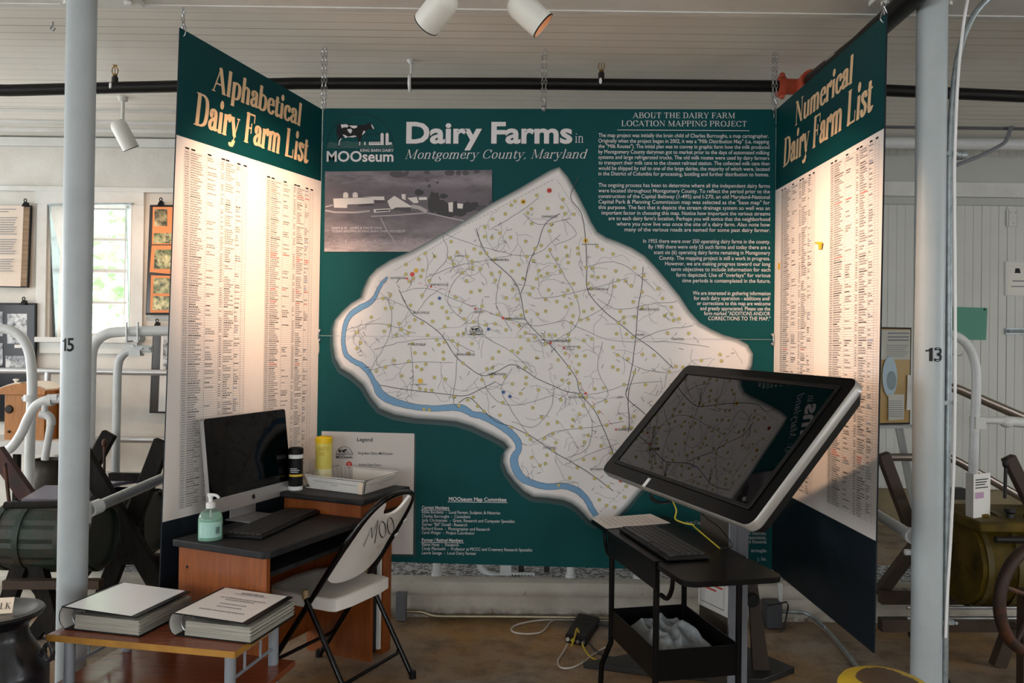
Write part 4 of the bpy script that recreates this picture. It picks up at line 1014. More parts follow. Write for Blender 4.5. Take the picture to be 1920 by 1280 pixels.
q = MB(); hu = V((ix.x, ix.y, 0)).normalized(); hn = V((inn.x, inn.y, 0)).normalized(); fc = V((ic.x, ic.y, fz)) + hn*.045
q.obox(fc+ZUP*.004, hu*.095, hn*.10, ZUP*.004)
q.prism([fc-hu*.085-hn*.082+ZUP*.008, fc+hu*.085-hn*.082+ZUP*.008, fc+hu*.075-hn*.075+ZUP*.2, fc-hu*.075-hn*.075+ZUP*.2], -hn*.006); q.build('stand', M_ALU, T, bevel=.003)

# ------------------------------------------------------------------ things on the desk
def keyboard(quad, z, rows, cols, label):
    c = [onz(x, y, z) for x, y in quad]        # near left, near right, far right, far left
    o = c[0]; ex, ey = (c[1]-c[0]+c[2]-c[3])/2, (c[3]-c[0]+c[2]-c[1])/2
    if ex.length < ey.length: o, ex, ey = c[1], (c[2]-c[1]+c[3]-c[0])/2, (c[0]-c[1]+c[3]-c[2])/2
    ey = ey - ex.normalized()*ey.dot(ex.normalized())
    T = thing('computer_keyboard', o+(ex+ey)/2, label, 'keyboard')
    base = V((0, 0, z-.018)); B = lambda u, v, h: V((o.x, o.y, z)) + ex*u + ey*v + ZUP*h
    q = MB(); q.prism([B(0, 0, -.018), B(1, 0, -.018), B(1, 1, -.018), B(0, 1, -.018)], ZUP*.016); q.build('case', M_BLACK, T, bevel=.005)
    q = MB(); mk = mat('key_black', '#262627', .45)
    for r in range(rows):
        u = .025
        while u < .965:
            w_ = .047 if (r or u < .3 or u > .6) else .3
            if u+w_ > .985: break
            v0 = .08 + r*.86/rows; v1 = v0 + .86/rows*.86
            a, b, c_, d = B(u, v0, -.002), B(u+w_*.88, v0, -.002), B(u+w_*.88, v1, -.002), B(u, v1, -.002)
            q.prism([a, b, c_, d], ZUP*.006); u += w_
    q.build('keys', mk, T, angle=0, solid=False)
    return T, B
kt, KB1 = keyboard([(437, 993), (492, 1004), (600, 957), (551, 945)], DZ+.018, 6, 19, 'black keyboard on the desk in front of the all-in-one computer')
q = MB(); p = KB1(.55, 0, -.002)
T = thing('computer_mouse', onz(603, 950, DZ), 'black computer mouse at the far end of the desk keyboard', 'mouse')
mp = onz(603, 950, DZ); q = MB(); q.ball(mp+ZUP*.012, .03, (1, 1.5, .75), 16)
for v in q.bm.verts: v.co.z = max(v.co.z, DZ+.001)
q.build('shell', M_BLACK, T); q = MB(); q.lathe([(0, -.004), (.006, -.004), (.006, .004), (0, .004)], mp+V((0, -.02, .033)), (1, 0, 0), 10); q.build('wheel', M_INK, T)
T = tag(MB().tube(smooth([onz(530, 950, DZ+.003), onz(512, 942, DZ+.003), onz(490, 937, DZ+.003), onz(470, 938, DZ+.003)]), .002, 6).build('keyboard_cable', M_BCABLE), 'thin black cable lying on the desk behind the keyboard', 'cable')
# hand sanitizer
p = onz(394, 1011, DZ); T = thing('sanitizer_bottle', p, 'clear pump bottle of pale green hand sanitizer on the desk corner', 'bottle')
tc = NT('clear_bottle_plastic'); tc.b.inputs['Transmission Weight'].default_value = .85; tc.b.inputs['Roughness'].default_value = .08; tc.b.inputs['IOR'].default_value = 1.3; tc.base(lin('#dfeee8'))
q = MB(); q.lathe([(0, 0), (.044, 0), (.047, .006), (.047, .082), (.043, .1), (.032, .116), (.017, .126), (.016, .132), (0, .132)], p, n=28); q.build('bottle_body', tc.m, T)
q = MB(); q.lathe([(0, .004), (.044, .004), (.044, .088), (0, .088)], p, n=28); q.build('green_gel', mat('green_gel', '#7fc9ab', .2, spec=.5), T)
q = MB()
fr = (EYE-p); fr.z = 0; fr.normalize(); sd = V((-fr.y, fr.x, 0))
for k_ in range(8):
    a0, a1 = math.radians(-62+k_*15.5), math.radians(-62+(k_+1)*15.5)
    f = lambda a, z: p + (fr*math.cos(a)+sd*math.sin(a))*.0478 + ZUP*z
    q.poly([f(a0, .016), f(a1, .016), f(a1, 0.078), f(a0, 0.078)])
LBL = q.build('bottle_label', mat('pale_label', '#9cc7bd', .5), T, angle=0, solid=False)
q = MB(); q.slot(M_TXTW)
for i in range(7): f = lambda a, z: p + (fr*math.cos(a)+sd*math.sin(a))*.0483 + ZUP*z; a0 = math.radians(-50); q.poly([f(a0, .03+i*.005), f(a0+random.uniform(.4, .7), .03+i*.005), f(a0+random.uniform(.4, .7), .0325+i*.005), f(a0, .0325+i*.005)])
q.slot(M_INK)
for i in range(9): a0 = math.radians(25+i*2.6); q.poly([f(a0, .03), f(a0+.02, .03), f(a0+.02, .058), f(a0, .058)])
q.build('label_print', None, LBL, angle=0, solid=False)
q = MB(); q.lathe([(.0, .127), (.018, .127), (.018, .148), (.0095, .151), (.008, .153), (.008, .172), (0, .172)], p, n=20); q.tube([p+V((0, 0, .17)), p+ZUP*.178], .011, 12)
q.tube(smooth([p+V((-.013, 0, .179)), p+V((0, 0, .18)), p+V((.022, 0, .177)), p+V((.034, 0, .166))]), [.006]*18+[.004], 10); q.tube([p+V((0, 0, 0.078)), p+V((0, 0, .113))], .003, 8)
q.build('pump', M_WPLAST2, T)
# canisters and wire basket on the raised shelf
def canister(p, r, h, label, body, lid, bands):
    p = V(p); T = thing('wipes_canister', p, label, 'canister')
    q = MB(); q.lathe([(0, 0), (r*.97, 0), (r, .005), (r, h*.86), (0, h*.86)], p, n=28); q.build('tub', body, T)
    q = MB(); q.lathe([(0, h*.85), (r*1.04, h*.85), (r*1.05, h*.955), (r*.9, h*.985), (r*.55, h*.985), (r*.5, h), (0, h)], p, n=28); q.build('lid', lid, T)
    fr = (EYE-p); fr.z = 0; fr.normalize(); sd = V((-fr.y, fr.x, 0))
    q = MB()
    for m_, z0, z1, a0, a1 in bands:
        q = MB(); n = 10
        for i in range(n):
            t0, t1 = math.radians(a0+(a1-a0)*i/n), math.radians(a0+(a1-a0)*(i+1)/n); f = lambda a, z: p+(fr*math.cos(a)+sd*math.sin(a))*(r+.0006)+ZUP*z
            q.poly([f(t0, z0*h), f(t1, z0*h), f(t1, z1*h), f(t0, z1*h)])
        L_ = q.build('label_band', m_, T, angle=0, solid=False)
    return p, fr, sd, T, L_
M_YC = mat('pale_yellow_plastic', '#e6d96a', .4); M_YL = mat('bright_yellow_lid', '#f0c818', .35)
p, fr, sd, T, L_ = canister(D(.95, .448, SHZ), .042, .235, 'yellow cylindrical wipes canister behind the wire basket', M_YC, M_YL, [(mat('cream_label', '#efe9b8', .5), .05, .3, -80, 80)])
q = MB(); q.slot(mat('gold_print', '#c9a61d', .5))
for s, z, w_ in (('DISINFECTING', .165, .052), ('WIPES', .138, .03)):
    b = sd*-.022 if True else 0; text(q, s, V((0, 0, z))-sd*0, V((1, 0, z)), .018, ZUP); 
for v in q.bm.verts:                       # wrap the line round the tub
    z = v.co.z; s_ = v.co.x; a = -.62 + s_*(1.24 if z > .16 else .75); v.co = p + (fr*math.cos(a)+sd*math.sin(a))*.0428 + ZUP*z
q.build('label_print', None, L_, angle=0, solid=False)
canister(D(.72, .44, SHZ), .034, .205, 'black cylindrical wipes canister beside the computer', M_BLACK, M_BLACK, [(M_WPLAST2, .0, .09, -100, 100), (M_WPLAST2, .74, .83, -100, 100), (mat('yellow_band', '#d9b52a', .5), .32, .37, -60, 70), (M_TXTW, .42, .435, -50, 20), (M_TXTW, .46, .475, -50, 30), (M_TXTW, .5, .515, -50, 10)])
bl, bf, br = onz(574, 913, SHZ+.004), onz(680, 926, SHZ+.004), onz(739, 908, SHZ+.004); bb = bl+br-bf; bc = (bl+br)/2
T = thing('wire_basket', bc, 'white wire letter basket lined with paper strips on the raised shelf', 'basket')
def W_(p, k, z): return V((bc.x+(p.x-bc.x)*k, bc.y+(p.y-bc.y)*k, SHZ+z))
low, top = [W_(p, 1, .004) for p in (bl, bf, br, bb)], [W_(p, 1.12, .068) for p in (bl, bf, br, bb)]
q = MB(); q.tube(top, .0022, 6, closed=True); q.tube(low, .0018, 6, closed=True)
for i in range(4):
    n = 14 if i % 2 == 0 else 9
    for k_ in range(n):
        t = k_/n; q.tube([low[i].lerp(low[(i+1) % 4], t), top[i].lerp(top[(i+1) % 4], t)], .0012, 5)
for k_ in range(1, 14): q.tube([low[0].lerp(low[1], k_/14), low[3].lerp(low[2], k_/14)], .0012, 5)
q.build('wire_frame', M_WPLAST2, T)
def face_quad(i, t0, t1, h0, h1, off=.004):
    a, b, c_, d = low[i], low[(i+1) % 4], top[(i+1) % 4], top[i]
    def g(t, h): 
        pp = a.lerp(b, t).lerp(d.lerp(c_, t), h); o_ = V((pp.x-bc.x, pp.y-bc.y, 0)).normalized(); return pp
    n_ = (b-a).cross(d-a).normalized()
    if n_.dot(V((a.x+b.x, a.y+b.y, 0))/2-V((bc.x, bc.y, 0))) < 0: n_ = -n_
    return [g(t0, h0)+n_*off, g(t1, h0)+n_*off, g(t1, h1)+n_*off, g(t0, h1)+n_*off], n_
for i, t0, t1, ti in ((0, .1, .98, 'front'), (1, .04, .97, 'end'), (2, .05, .75, 'back')):
    pts, n_ = face_quad(i, t0, t1, .0, .93, .0035 if i < 2 else -.006); q = MB(); q.prism(pts, n_*.0008); S_ = q.build('paper_strip', M_PAPER, T, angle=0)
    if i < 2:
        q = MB(); q.slot(M_GREYINK)
        for (u0, u1, h) in ((.1, .28, .62), (.3, .9, .6), (.42, .56, .42)):
            pp, n_ = face_quad(i, t0+(t1-t0)*u0, t0+(t1-t0)*u1, h, h+.035, .0048); q.poly(pp)
        q.build('strip_print', None, S_, angle=0, solid=False)
pts, n_ = face_quad(0, .93, 1.0, .0, .9, .006); q = MB(); q.prism(pts, n_*.001); q.build('corner_card', mat('cream_card', '#f0dcc4', .6), T, angle=0)

# ------------------------------------------------------------------ two-tier side table with binders
tz = .5; f0, f1 = onz(88, 1189, tz), onz(440, 1221, tz); te = (f1-f0); tl = te.length; te.normalize(); tb = V((-te.y, te.x, 0)); td = .37
TBc = f0+te*tl/2+tb*td/2
T = thing('side_table', V((TBc.x, TBc.y, 0)), 'low two-tier wood table with silver legs in front of the desk', 'table')
def TT(a, b, z): return V((f0.x, f0.y, 0)) + te*a + tb*b + ZUP*z
def tbox(mb, a0, a1, b0, b1, z0, z1): return mb.obox(TT((a0+a1)/2, (b0+b1)/2, (z0+z1)/2), te*(a1-a0)/2, tb*(b1-b0)/2, ZUP*(z1-z0)/2)
q = MB(); tbox(q, 0, tl, 0, td, tz-.022, tz); TOP = q.build('tabletop', M_TABLEW, T)
q = MB(); tbox(q, -.001, tl+.001, -.0015, 0, tz-.0225, tz-.0005); tbox(q, tl, tl+.0015, 0, td, tz-.0225, tz-.0005); tag(q.build('edge_band', M_TABLEE, TOP), 'yellowish wood edge band')
lz = .325
q = MB(); tbox(q, .02, tl+.03, .0, td+.02, lz-.022, lz); q.build('lower_shelf', M_TABLEW, T, bevel=.002)
LEGS = [(.062, .035), (tl-.035, .035), (tl-.035, td-.03), (.062, td-.03)]
for a, b in LEGS: q = MB(); q.tube([TT(a, b, 0), TT(a, b, tz-.022)], .0185, 20); q.build('leg', M_SILVERPAINT, T)
for a in (.062, tl-.035):
    q = MB()
    for z in (.455, .385): q.tube([TT(a, .035, z), TT(a, td-.03, z)], .006, 10)
    for b in (.13, .24): q.tube([TT(a, b, .385), TT(a, b, .455)], .005, 8)
    q.build('side_rail', M_SILVERPAINT, T)
q = MB(); c_ = [TT(a, b, tz+.0006) for a, b in ((.325, .0), (.41, .0), (.43, .06), (.37, .12))]

def binder(px, label, shine, printed):
    c0, c1, c3 = onz(*px[0], tz+.078), onz(*px[1], tz+.062), onz(*px[3], tz+.078)
    e1 = V((c1.x-c0.x, c1.y-c0.y, 0)); W = e1.length; e1.normalize(); e2 = V((-e1.y, e1.x, 0)); H = min(.30, V((c3.x-c0.x, c3.y-c0.y, 0)).dot(e2))
    o = V((c0.x, c0.y, tz+.001)); N = lambda a, b, z: o + e1*a + e2*b + ZUP*z
    T = thing('ring_binder', N(W/2, H/2, 0), label, 'binder', 'white ring binders on the side table')
    q = MB(); q.prism([N(.012, 0, 0), N(W+.015, 0, 0), N(W+.015, H, 0), N(.012, H, 0)], ZUP*.003); q.build('back_cover', M_BLACK, T)
    prof = [(.016, .0), (-.002, .012), (-.012, .034), (-.01, .058), (.0, .0765)]
    ps = [(p_.x, p_.y) for p_ in smooth([(a, z, 0) for a, z in prof], 4)]
    q = MB(); A = [q.v(N(a, 0, z)) for a, z in ps]; Bv = [q.v(N(a, H, z)) for a, z in ps]; A2 = [q.v(N(a+.004, 0, z)) for a, z in ps]; B2 = [q.v(N(a+.004, H, z)) for a, z in ps]
    for i in range(len(ps)-1):
        q.slot(M_BLACK); q.face([A[i], A[i+1], Bv[i+1], Bv[i]]); q.face([A[i], A2[i], A2[i+1], A[i+1]]); q.face([Bv[i], Bv[i+1], B2[i+1], B2[i]]); q.slot(M_PAPER); q.face([A2[i], B2[i], B2[i+1], A2[i+1]])
    q.build('spine', None, T)
    zc = lambda a: .0765 - .011*a/W
    q = MB(); q.prism([N(0, -.002, zc(0)), N(W, -.002, zc(W)), N(W, H+.002, zc(W)), N(0, H+.002, zc(0))], ZUP*.0032); CV = q.build('front_cover', M_BLACK, T)
    ms = mat('plastic_sleeve_sheet', '#eeeef0', .22, spec=.9, bump=(14, .1)) if shine else mat('sleeve_sheet', '#e8e2de', .3, spec=.5)
    q = MB(); q.poly([N(.012, .001, zc(.012)+.0036), N(W-.022, .001, zc(W-.022)+.0036), N(W-.022, H, zc(W-.022)+.0036), N(.012, H, zc(.012)+.0036)]); CS = q.build('cover_sheet', ms, CV, angle=0, solid=False)
    if printed:
        q = MB(); q.slot(M_GREYINK); Z = lambda a: zc(a)+.0041
        rows = [(.86, .5, .3, .016), (.83, .5, .42, .006), (.66, .5, .62, .010), (.6, .5, .4, .010), (.46, .5, .36, .009), (.36, .5, .32, .009), (.22, .5, .6, .009)]
        random.seed(3)
        for b, a, w_, h in rows:
            a_ = (a-w_/2)*W
            while a_ < (a+w_/2)*W:
                l_ = random.uniform(.003, .009); q.poly([N(a_, b*H, Z(a_)), N(a_+l_, b*H, Z(a_+l_)), N(a_+l_, b*H+h, Z(a_+l_)), N(a_, b*H+h, Z(a_))]); a_ += l_+.003
        q.build('cover_print', None, CS, angle=0, solid=False)
    q = MB(); random.seed(9); nl = 12; hp = lambda a: zc(a)-.006
    for i in range(nl):
        z0 = .004+(i/nl)*.05; z1 = .004+((i+.92)/nl)*.05; s_ = random.uniform(-.004, .004)
        q.prism([N(.05+s_*.4+i*.0004, .004, z0), N(W+.008+s_, .004, z0), N(W+.008+s_, H-.004, z0), N(.05+s_*.4+i*.0004, H-.004, z0)], ZUP*(z1-z0))
    q.build('pages', M_PAGE, T, angle=0)
    for b in (.035, H/2, H-.035):
        q = MB(); q.tube([N(.042+.028*math.cos(t), b, .036+.031*math.sin(t)) for t in [i*math.pi/10 for i in range(20)]], .0022, 6, closed=True); q.build('ring', M_STEEL, T)
    return T
binder([(116, 1137.5), (256, 1160.5), (331, 1104), (208, 1086)], 'left white ring binder on the side table, its cover shining with window light', True, False)
binder([(322, 1149), (465, 1173), (531, 1114), (401, 1096)], 'right white ring binder on the side table, with a printed title page', False, True)

# ------------------------------------------------------------------ folding chair
CF = V((-.9, .44, 0)).normalized(); CR = V((CF.y, -CF.x, 0)); CO = V((-.775, 3.60, 0))
def CH(x, y, z): return CO + CR*x + CF*y + ZUP*z
T = thing('folding_chair', CO, 'white plastic folding chair with black frame and MOO handwritten on its back', 'chair')
fy = lambda z: .27 - .60*z/.88
pts = [CH(-.215, fy(.0), .0), CH(-.205, fy(.3), .3), CH(-.195, fy(.6), .6), CH(-.185, fy(.7), .7), CH(-.165, fy(.80), .80), CH(-.11, fy(.865), .865), CH(0, fy(.885), .885), CH(.11, fy(.865), .865), CH(.165, fy(.80), .80), CH(.185, fy(.7), .7), CH(.195, fy(.6), .6), CH(.205, fy(.3), .3), CH(.215, fy(.0), .0)]
q = MB(); q.tube(smooth(pts, 5), .0125, 14); q.build('front_frame', M_BLKTUBE, T)
for sx in (-1, 1):
    q = MB(); q.tube([CH(sx*.213, -.27, .012), CH(sx*.213, -.015, .43), CH(sx*.208, .0, .455)], .0115, 14); q.build('rear_leg', M_BLKTUBE, T)
    q = MB(); q.lathe([(0, 0), (.017, 0), (.016, .03), (.012, .035), (0, .035)], CH(sx*.213, -.275, 0), CR*0+ZUP, 14); q.build('rubber_foot', M_BLACK, T)
    q = MB(); q.lathe([(0, 0), (.017, 0), (.016, .03), (.012, .035), (0, .035)], CH(sx*.215, .268, 0), ZUP, 14); q.build('rubber_foot', M_BLACK, T)
    q = MB(); q.tube([CH(sx*.209, -.004, .44), CH(sx*.207, -.0, .475)], .0155, 12); tag(q.build('pivot_sleeve', mat('tan_sleeve', '#9a8360', .6), T), 'tan plastic sleeve')
    q = MB(); q.tube([CH(sx*.208, fy(.40), .40), CH(sx*.208, -.01, .425)], .008, 8); q.build('bracket', M_BLKTUBE, T)
q = MB(); q.tube([CH(-.213, -.20, .125), CH(-.19, -.205, .11), CH(.19, -.205, .11), CH(.213, -.20, .125)], .0085, 10); q.build('rear_crossbar', M_BLKTUBE, T)
q = MB(); q.tube([CH(-.21, fy(.14), .14), CH(.21, fy(.14), .14)], .0085, 10); q.build('front_crossbar', M_BLKTUBE, T)
# seat: dished plastic shell with a turned-down rim
q = MB(); so = [(-.19, -.15), (-.2, -.12), (-.205, .1), (-.195, .2), (-.15, .24), (0, .255), (.15, .24), (.195, .2), (.205, .1), (.2, -.12), (.19, -.15), (.1, -.165), (-.1, -.165)]
rings = []
for k_, z in ((.45, .438), (.8, .442), (.96, .452), (1.0, .448), (1.0, .40), (.965, .40), (.95, .43)):
    rings.append([q.v(CH(x*k_, .045+(y-.045)*k_, z)) for x, y in so])
q.face(rings[0]); q.face(rings[-1][::-1])
for A, B in zip(rings, rings[1:]):
    for i in range(len(so)): q.face([A[i], A[(i+1) % len(so)], B[(i+1) % len(so)], B[i]])
q.build('seat', M_WPLAST, T, angle=50)
bo = [(-.19, .60), (-.185, .555), (-.16, .515), (-.1, .492), (0, .485), (.1, .492), (.16, .515), (.185, .555), (.17, .61), (.165, .66), (.183, .70), (.175, .77), (.155, .82), (.105, .86), (.085, .855), (.07, .82), (.04, .80), (0, .795), (-.04, .80), (-.07, .82), (-.085, .855), (-.105, .86), (-.155, .82), (-.175, .77), (-.187, .70)]
bn = (CF*.88 + ZUP*.60).normalized()          # normal of the back plane, towards the sitter
def BP(x, z, d=0): return CH(x, fy(z), z) - bn*(-.018*(x/.19)**2+.010) + bn*d
q = MB(); bs = [(p_.x, p_.y) for p_ in smooth([(x, z, 0) for x, z in bo], 2, True)]
va = [q.v(BP(x, z, .006)) for x, z in bs]; vb = [q.v(BP(x, z, -.006)) for x, z in bs]
# fan to a centre strip so that the shell stays curved
def grid_fill(vs, sgn):
    f = q.face(vs if sgn > 0 else vs[::-1])
    if f: bmesh.ops.triangulate(q.bm, faces=[f])
for i in range(len(bs)): q.face([va[i], va[(i+1) % len(bs)], vb[(i+1) % len(bs)], vb[i]])
grid_fill(va, 1); grid_fill(vb, -1)
BKR = q.build('backrest', M_WPLAST, T, angle=40)
backpl = Plane(BP(0, .65, -.0085), -bn)
q = MB()
MOO = [[(682, 1024.6), (690, 1005), (696.5, 988.5), (698, 1008), (703, 988), (708.5, 975), (706.5, 995), (702.7, 1018)]] + [[(cx+rx*math.cos(t)+.18*ry*math.sin(t)*-1*-.35, cy+ry*math.sin(t)) for t in [i*math.pi/9-1.2 for i in range(19)]] for cx, cy, rx, ry in ((717.3, 992.4, 6.2, 15), (732.4, 985.8, 5.8, 15.6))]
for s in MOO: q.ribbon([backpl(x, y) for x, y in s], .0045, -bn)
tag(q.build('handwriting', M_INK, BKR, angle=0, solid=False), 'black handwritten word MOO')
for z in (.735, .665):
    q = MB(); q.lathe([(0, 0), (.012, 0), (.010, .004), (0, .006)], CH(.176, fy(z), z)-bn*.018, -bn, 12); q.build('rivet', M_WPLAST2, T)

# ------------------------------------------------------------------ black typing cart on the right
cz = .70
cA, cB, cC = onz(1107, 972, cz), onz(1285, 1092, cz), onz(1447, 1068, cz)
ca = (cB-cA); cl = ca.length; ca.normalize(); cs = V((-ca.y, ca.x, 0)); cw = (cC-cB).dot(cs)
def CT(a, b, z): return V((cA.x, cA.y, 0)) + ca*a + cs*b + ZUP*z
T = thing('typing_cart', CT(cl/2, cw/2, 0), 'black metal typing cart with drop leaves and a tray holding cloth', 'cart')
def rr2(a0, a1, b0, b1, r, z, n=5):
    pts = []
    for cx, cy, s in ((a1-r, b1-r, 0), (a0+r, b1-r, 90), (a0+r, b0+r, 180), (a1-r, b0+r, 270)):
        for i in range(n+1): t = math.radians(s+90*i/n); pts.append(CT(cx+r*math.cos(t), cy+r*math.sin(t), z))
    return pts
g0, g1 = cl*.22, cl*.735
M_CT = mat('black_cart_paint', '#080808', .35, spec=.14, var=('#100e0d', 5, .45, .7))
q = MB(); q.prism(rr2(g0+.001, g1-.001, 0, cw, .006, cz-.02), ZUP*.02); q.build('cart_top', M_CT, T)
q = MB(); q.prism(rr2(0, g0-.001, 0, cw, .02, cz-.02), ZUP*.02); q.build('drop_leaf', M_CT, T)
q = MB(); q.prism([p_ for p_ in rr2(g1, cl, 0, cw, .05, cz-.02)], ZUP*.02); q.build('drop_leaf', M_CT, T)
q = MB(); q.obox(CT((g0+g1)/2, .012, cz-.065), ca*(g1-g0)/2, cs*.006, ZUP*.045); q.obox(CT((g0+g1)/2, cw-.012, cz-.065), ca*(g1-g0)/2, cs*.006, ZUP*.045); q.build('apron', M_CT, T)
for a in (g0+.02, g1-.02):
    for b in (.02, cw-.02):
        sa = -1 if a < cl/2 else 1; sb = -1 if b < cw/2 else 1
        q = MB(); q.tube([CT(a, b, cz-.02), CT(a, b, .24), CT(a, b, .2), CT(a+sa*.035, b+sb*.03, .09), CT(a+sa*.038, b+sb*.033, .0)], .0125, 10); q.build('leg', M_CT, T)
q = MB(); ta0, ta1, tb0, tb1 = g0+.02, g1-.02, .02, cw-.02
q.obox(CT((ta0+ta1)/2, (tb0+tb1)/2, .232), ca*(ta1-ta0)/2, cs*(tb1-tb0)/2, ZUP*.004)
for b in (tb0, tb1): q.obox(CT((ta0+ta1)/2, b, .288), ca*(ta1-ta0)/2, cs*.003, ZUP*.06)
for a in (ta0, ta1): q.obox(CT(a, (tb0+tb1)/2, .288), ca*.003, cs*(tb1-tb0)/2, ZUP*.06)
q.build('tray', M_CT, T)
for a, s in ((g0, -1), (g1, 1)):
    q = MB()
    q.tube(smooth([CT(a, .03, cz-.13), CT(a+s*.06, .03, cz-.125), CT(a+s*.10, .03, cz-.08), CT(a+s*.11, .03, cz-.022)]), .009, 8); q.build('leaf_bracket', M_CT, T)
# crumpled cloth in the tray
random.seed(14); q = MB(); nx, ny = 60, 44; gr = []
import mathutils.noise as MN
for i in range(nx+1):
    row = []
    for j in range(ny+1):
        u, v_ = i/nx, j/ny; a = ta0+.03+u*(ta1-ta0-.06); b = tb0+.02+v_*(tb1-tb0-.04)
        e = min(1, 4.5*min(u, 1-u, v_, 1-v_)); f_ = MN.fractal(V((u*9, v_*7, 2.2)), .8, 2.1, 5); rd = abs(MN.noise(V((u*6+v_*3, v_*6-u*2, 7))))
        row.append(q.v(CT(a, b, .238 + e*(.085 + .035*MN.noise(V((u*3.2, v_*2.6, 4))) + .012*f_ + .030*(1-abs(math.sin(6*u+2.5*v_+2.6*MN.noise(V((u*2.5, v_*2.5, 1))))))**2 + .018*(1-abs(math.sin(9*v_-5*u+2*MN.noise(V((u*3, v_*3, 8))))))**2))))
    gr.append(row)
for i in range(nx):
    for j in range(ny): q.face([gr[i][j], gr[i+1][j], gr[i+1][j+1], gr[i][j+1]])
o = q.build('crumpled_cloth', M_CLOTH, None, angle=0, solid=False); o.data.shade_smooth(); tag(o, 'pale grey-blue crumpled cloth lying in the cart tray', 'cloth')
sm = o.modifiers.new('thickness', 'SOLIDIFY'); sm.thickness = .004; sb = o.modifiers.new('soft', 'SUBSURF'); sb.levels = sb.render_levels = 1
q = MB(); pp = [onz(x, y, cz+.0015) for x, y in ((1109, 972), (1137, 991), (1257, 980.5), (1220, 963.5))]; q.prism(pp, ZUP*.0015); T2 = tag(q.build('paper_sheet', M_PAPER, None, angle=0), 'printed white sheet lying on the left end of the cart', 'paper')
q = MB(); q.slot(M_GREYINK)
for i in range(9):
    t = .12+i*.085; a, b = pp[0].lerp(pp[3], t).lerp(pp[1].lerp(pp[2], t), .12), pp[0].lerp(pp[3], t).lerp(pp[1].lerp(pp[2], t), .85)
    q.ribbon([a+ZUP*.002, b+ZUP*.002], .0035, ZUP)
q.build('sheet_print', None, T2, angle=0, solid=False)
keyboard([(1160, 987), (1253, 1044), (1319, 1033), (1223, 979)], cz+.02, 6, 17, 'black keyboard on the typing cart below the tilted monitor')

# ------------------------------------------------------------------ big tilted touch monitor on its stand
mTL, mTR, mBR, mBL = V((.842, 3.855, 1.447)), V((1.219, 2.793, 1.426)), V((.795, 2.653, .932)), V((.419, 3.715, .954))
mc = (mTL+mTR+mBR+mBL)/4; mx = (mTR-mTL).normalized(); my = ((mTL-mBL)-mx*(mTL-mBL).dot(mx)).normalized(); mn = mx.cross(my); mw, mh = 1.127, .665
def MO(x, y, z=0): return mc + mx*x + my*y + mn*z
def mrr(w_, h_, r, z, n=6):
    pts = []
    for cx, cy, s in ((w_/2-r, h_/2-r, 0), (-w_/2+r, h_/2-r, 90), (-w_/2+r, -h_/2+r, 180), (w_/2-r, -h_/2+r, 270)):
        for i in range(n+1): t = math.radians(s+90*i/n); pts.append(MO(cx+r*math.cos(t), cy+r*math.sin(t), z))
    return pts
bp = V((.99, 3.62, 0))
T = thing('touch_monitor', bp, 'large black tilted touch screen monitor with silver rim on a floor stand', 'monitor')
def frame_ring(m_, layers, name, par):
    q = MB(); rings = [[q.v(p_) for p_ in mrr(*l)] for l in layers]
    for A, B in zip(rings, rings[1:]):
        for i in range(len(A)): q.face([A[i], A[(i+1) % len(A)], B[(i+1) % len(A)], B[i]])
    return q.build(name, m_, par, angle=40)
rim = frame_ring(mat('silver_rim', '#a09d98', .35, .4), [(mw-.006, mh-.006, .038, .001), (mw, mh, .04, -.004), (mw, mh, .04, -.034), (mw-.01, mh-.01, .036, -.04)], 'rim', T)
q = MB(); q.poly(mrr(mw-.006, mh-.006, .038, .0)); q.build('bezel', mat('black_bezel', '#090807', .2, spec=.15), T, angle=0, solid=False)
tsn = NT('mirror_black_screen'); tsn.base(lin('#020202')); tsn.b.inputs['Roughness'].default_value = .015; tsn.b.inputs['IOR'].default_value = 1.65
q = MB(); q.poly([MO(x, y, .0012) for x, y in ((-mw/2+.075, -mh/2+.075), (mw/2-.075, -mh/2+.075), (mw/2-.075, mh/2-.06), (-mw/2+.075, mh/2-.06))]); q.build('screen', tsn.m, T, angle=0, solid=False)
q = MB()
for x0_, x1_, y0_, y1_ in ((-mw/2+.06, mw/2-.06, -mh/2+.058, -mh/2+.075), (-mw/2+.06, mw/2-.06, mh/2-.06, mh/2-.043), (-mw/2+.058, -mw/2+.075, -mh/2+.07, mh/2-.05), (mw/2-.075, mw/2-.058, -mh/2+.07, mh/2-.05)):
    q.obox(MO((x0_+x1_)/2, (y0_+y1_)/2, .003), mx*(x1_-x0_)/2, my*(y1_-y0_)/2, mn*.003)
q.build('screen_surround', M_BLACK, T, bevel=.002)
q = MB(); a_ = mrr(mw-.014, mh-.014, .034, -.039); b_ = mrr(mw-.06, mh-.06, .03, -.085); va = [q.v(p_) for p_ in a_]; vb = [q.v(p_) for p_ in b_]
for i in range(len(va)): q.face([va[i], va[(i+1) % len(va)], vb[(i+1) % len(va)], vb[i]])
q.face(vb); q.face(va[::-1]); q.build('back_housing', M_BLACK, T)
q = MB(); q.obox(MO(-.155, -mh/2+.022, .003), mx*.009, my*.022, mn*.002); q.build('clip_tag', M_WPLAST2, T)
p0, p1, p2 = at(1313, 1000, 3.78), at(1366, 1000, 3.48), at(1401, 1000, 3.56); p0.z = p1.z = p2.z = 0; p3 = p0+p2-p1
q = MB(); q.prism([p0, p1, p2, p3], ZUP*.93); POST = q.build('stand_post', mat('stand_taupe', '#4a423b', .5), T)
q = MB()
sdir = (p2-p1).normalized(); fn_ = V((sdir.y, -sdir.x, 0))
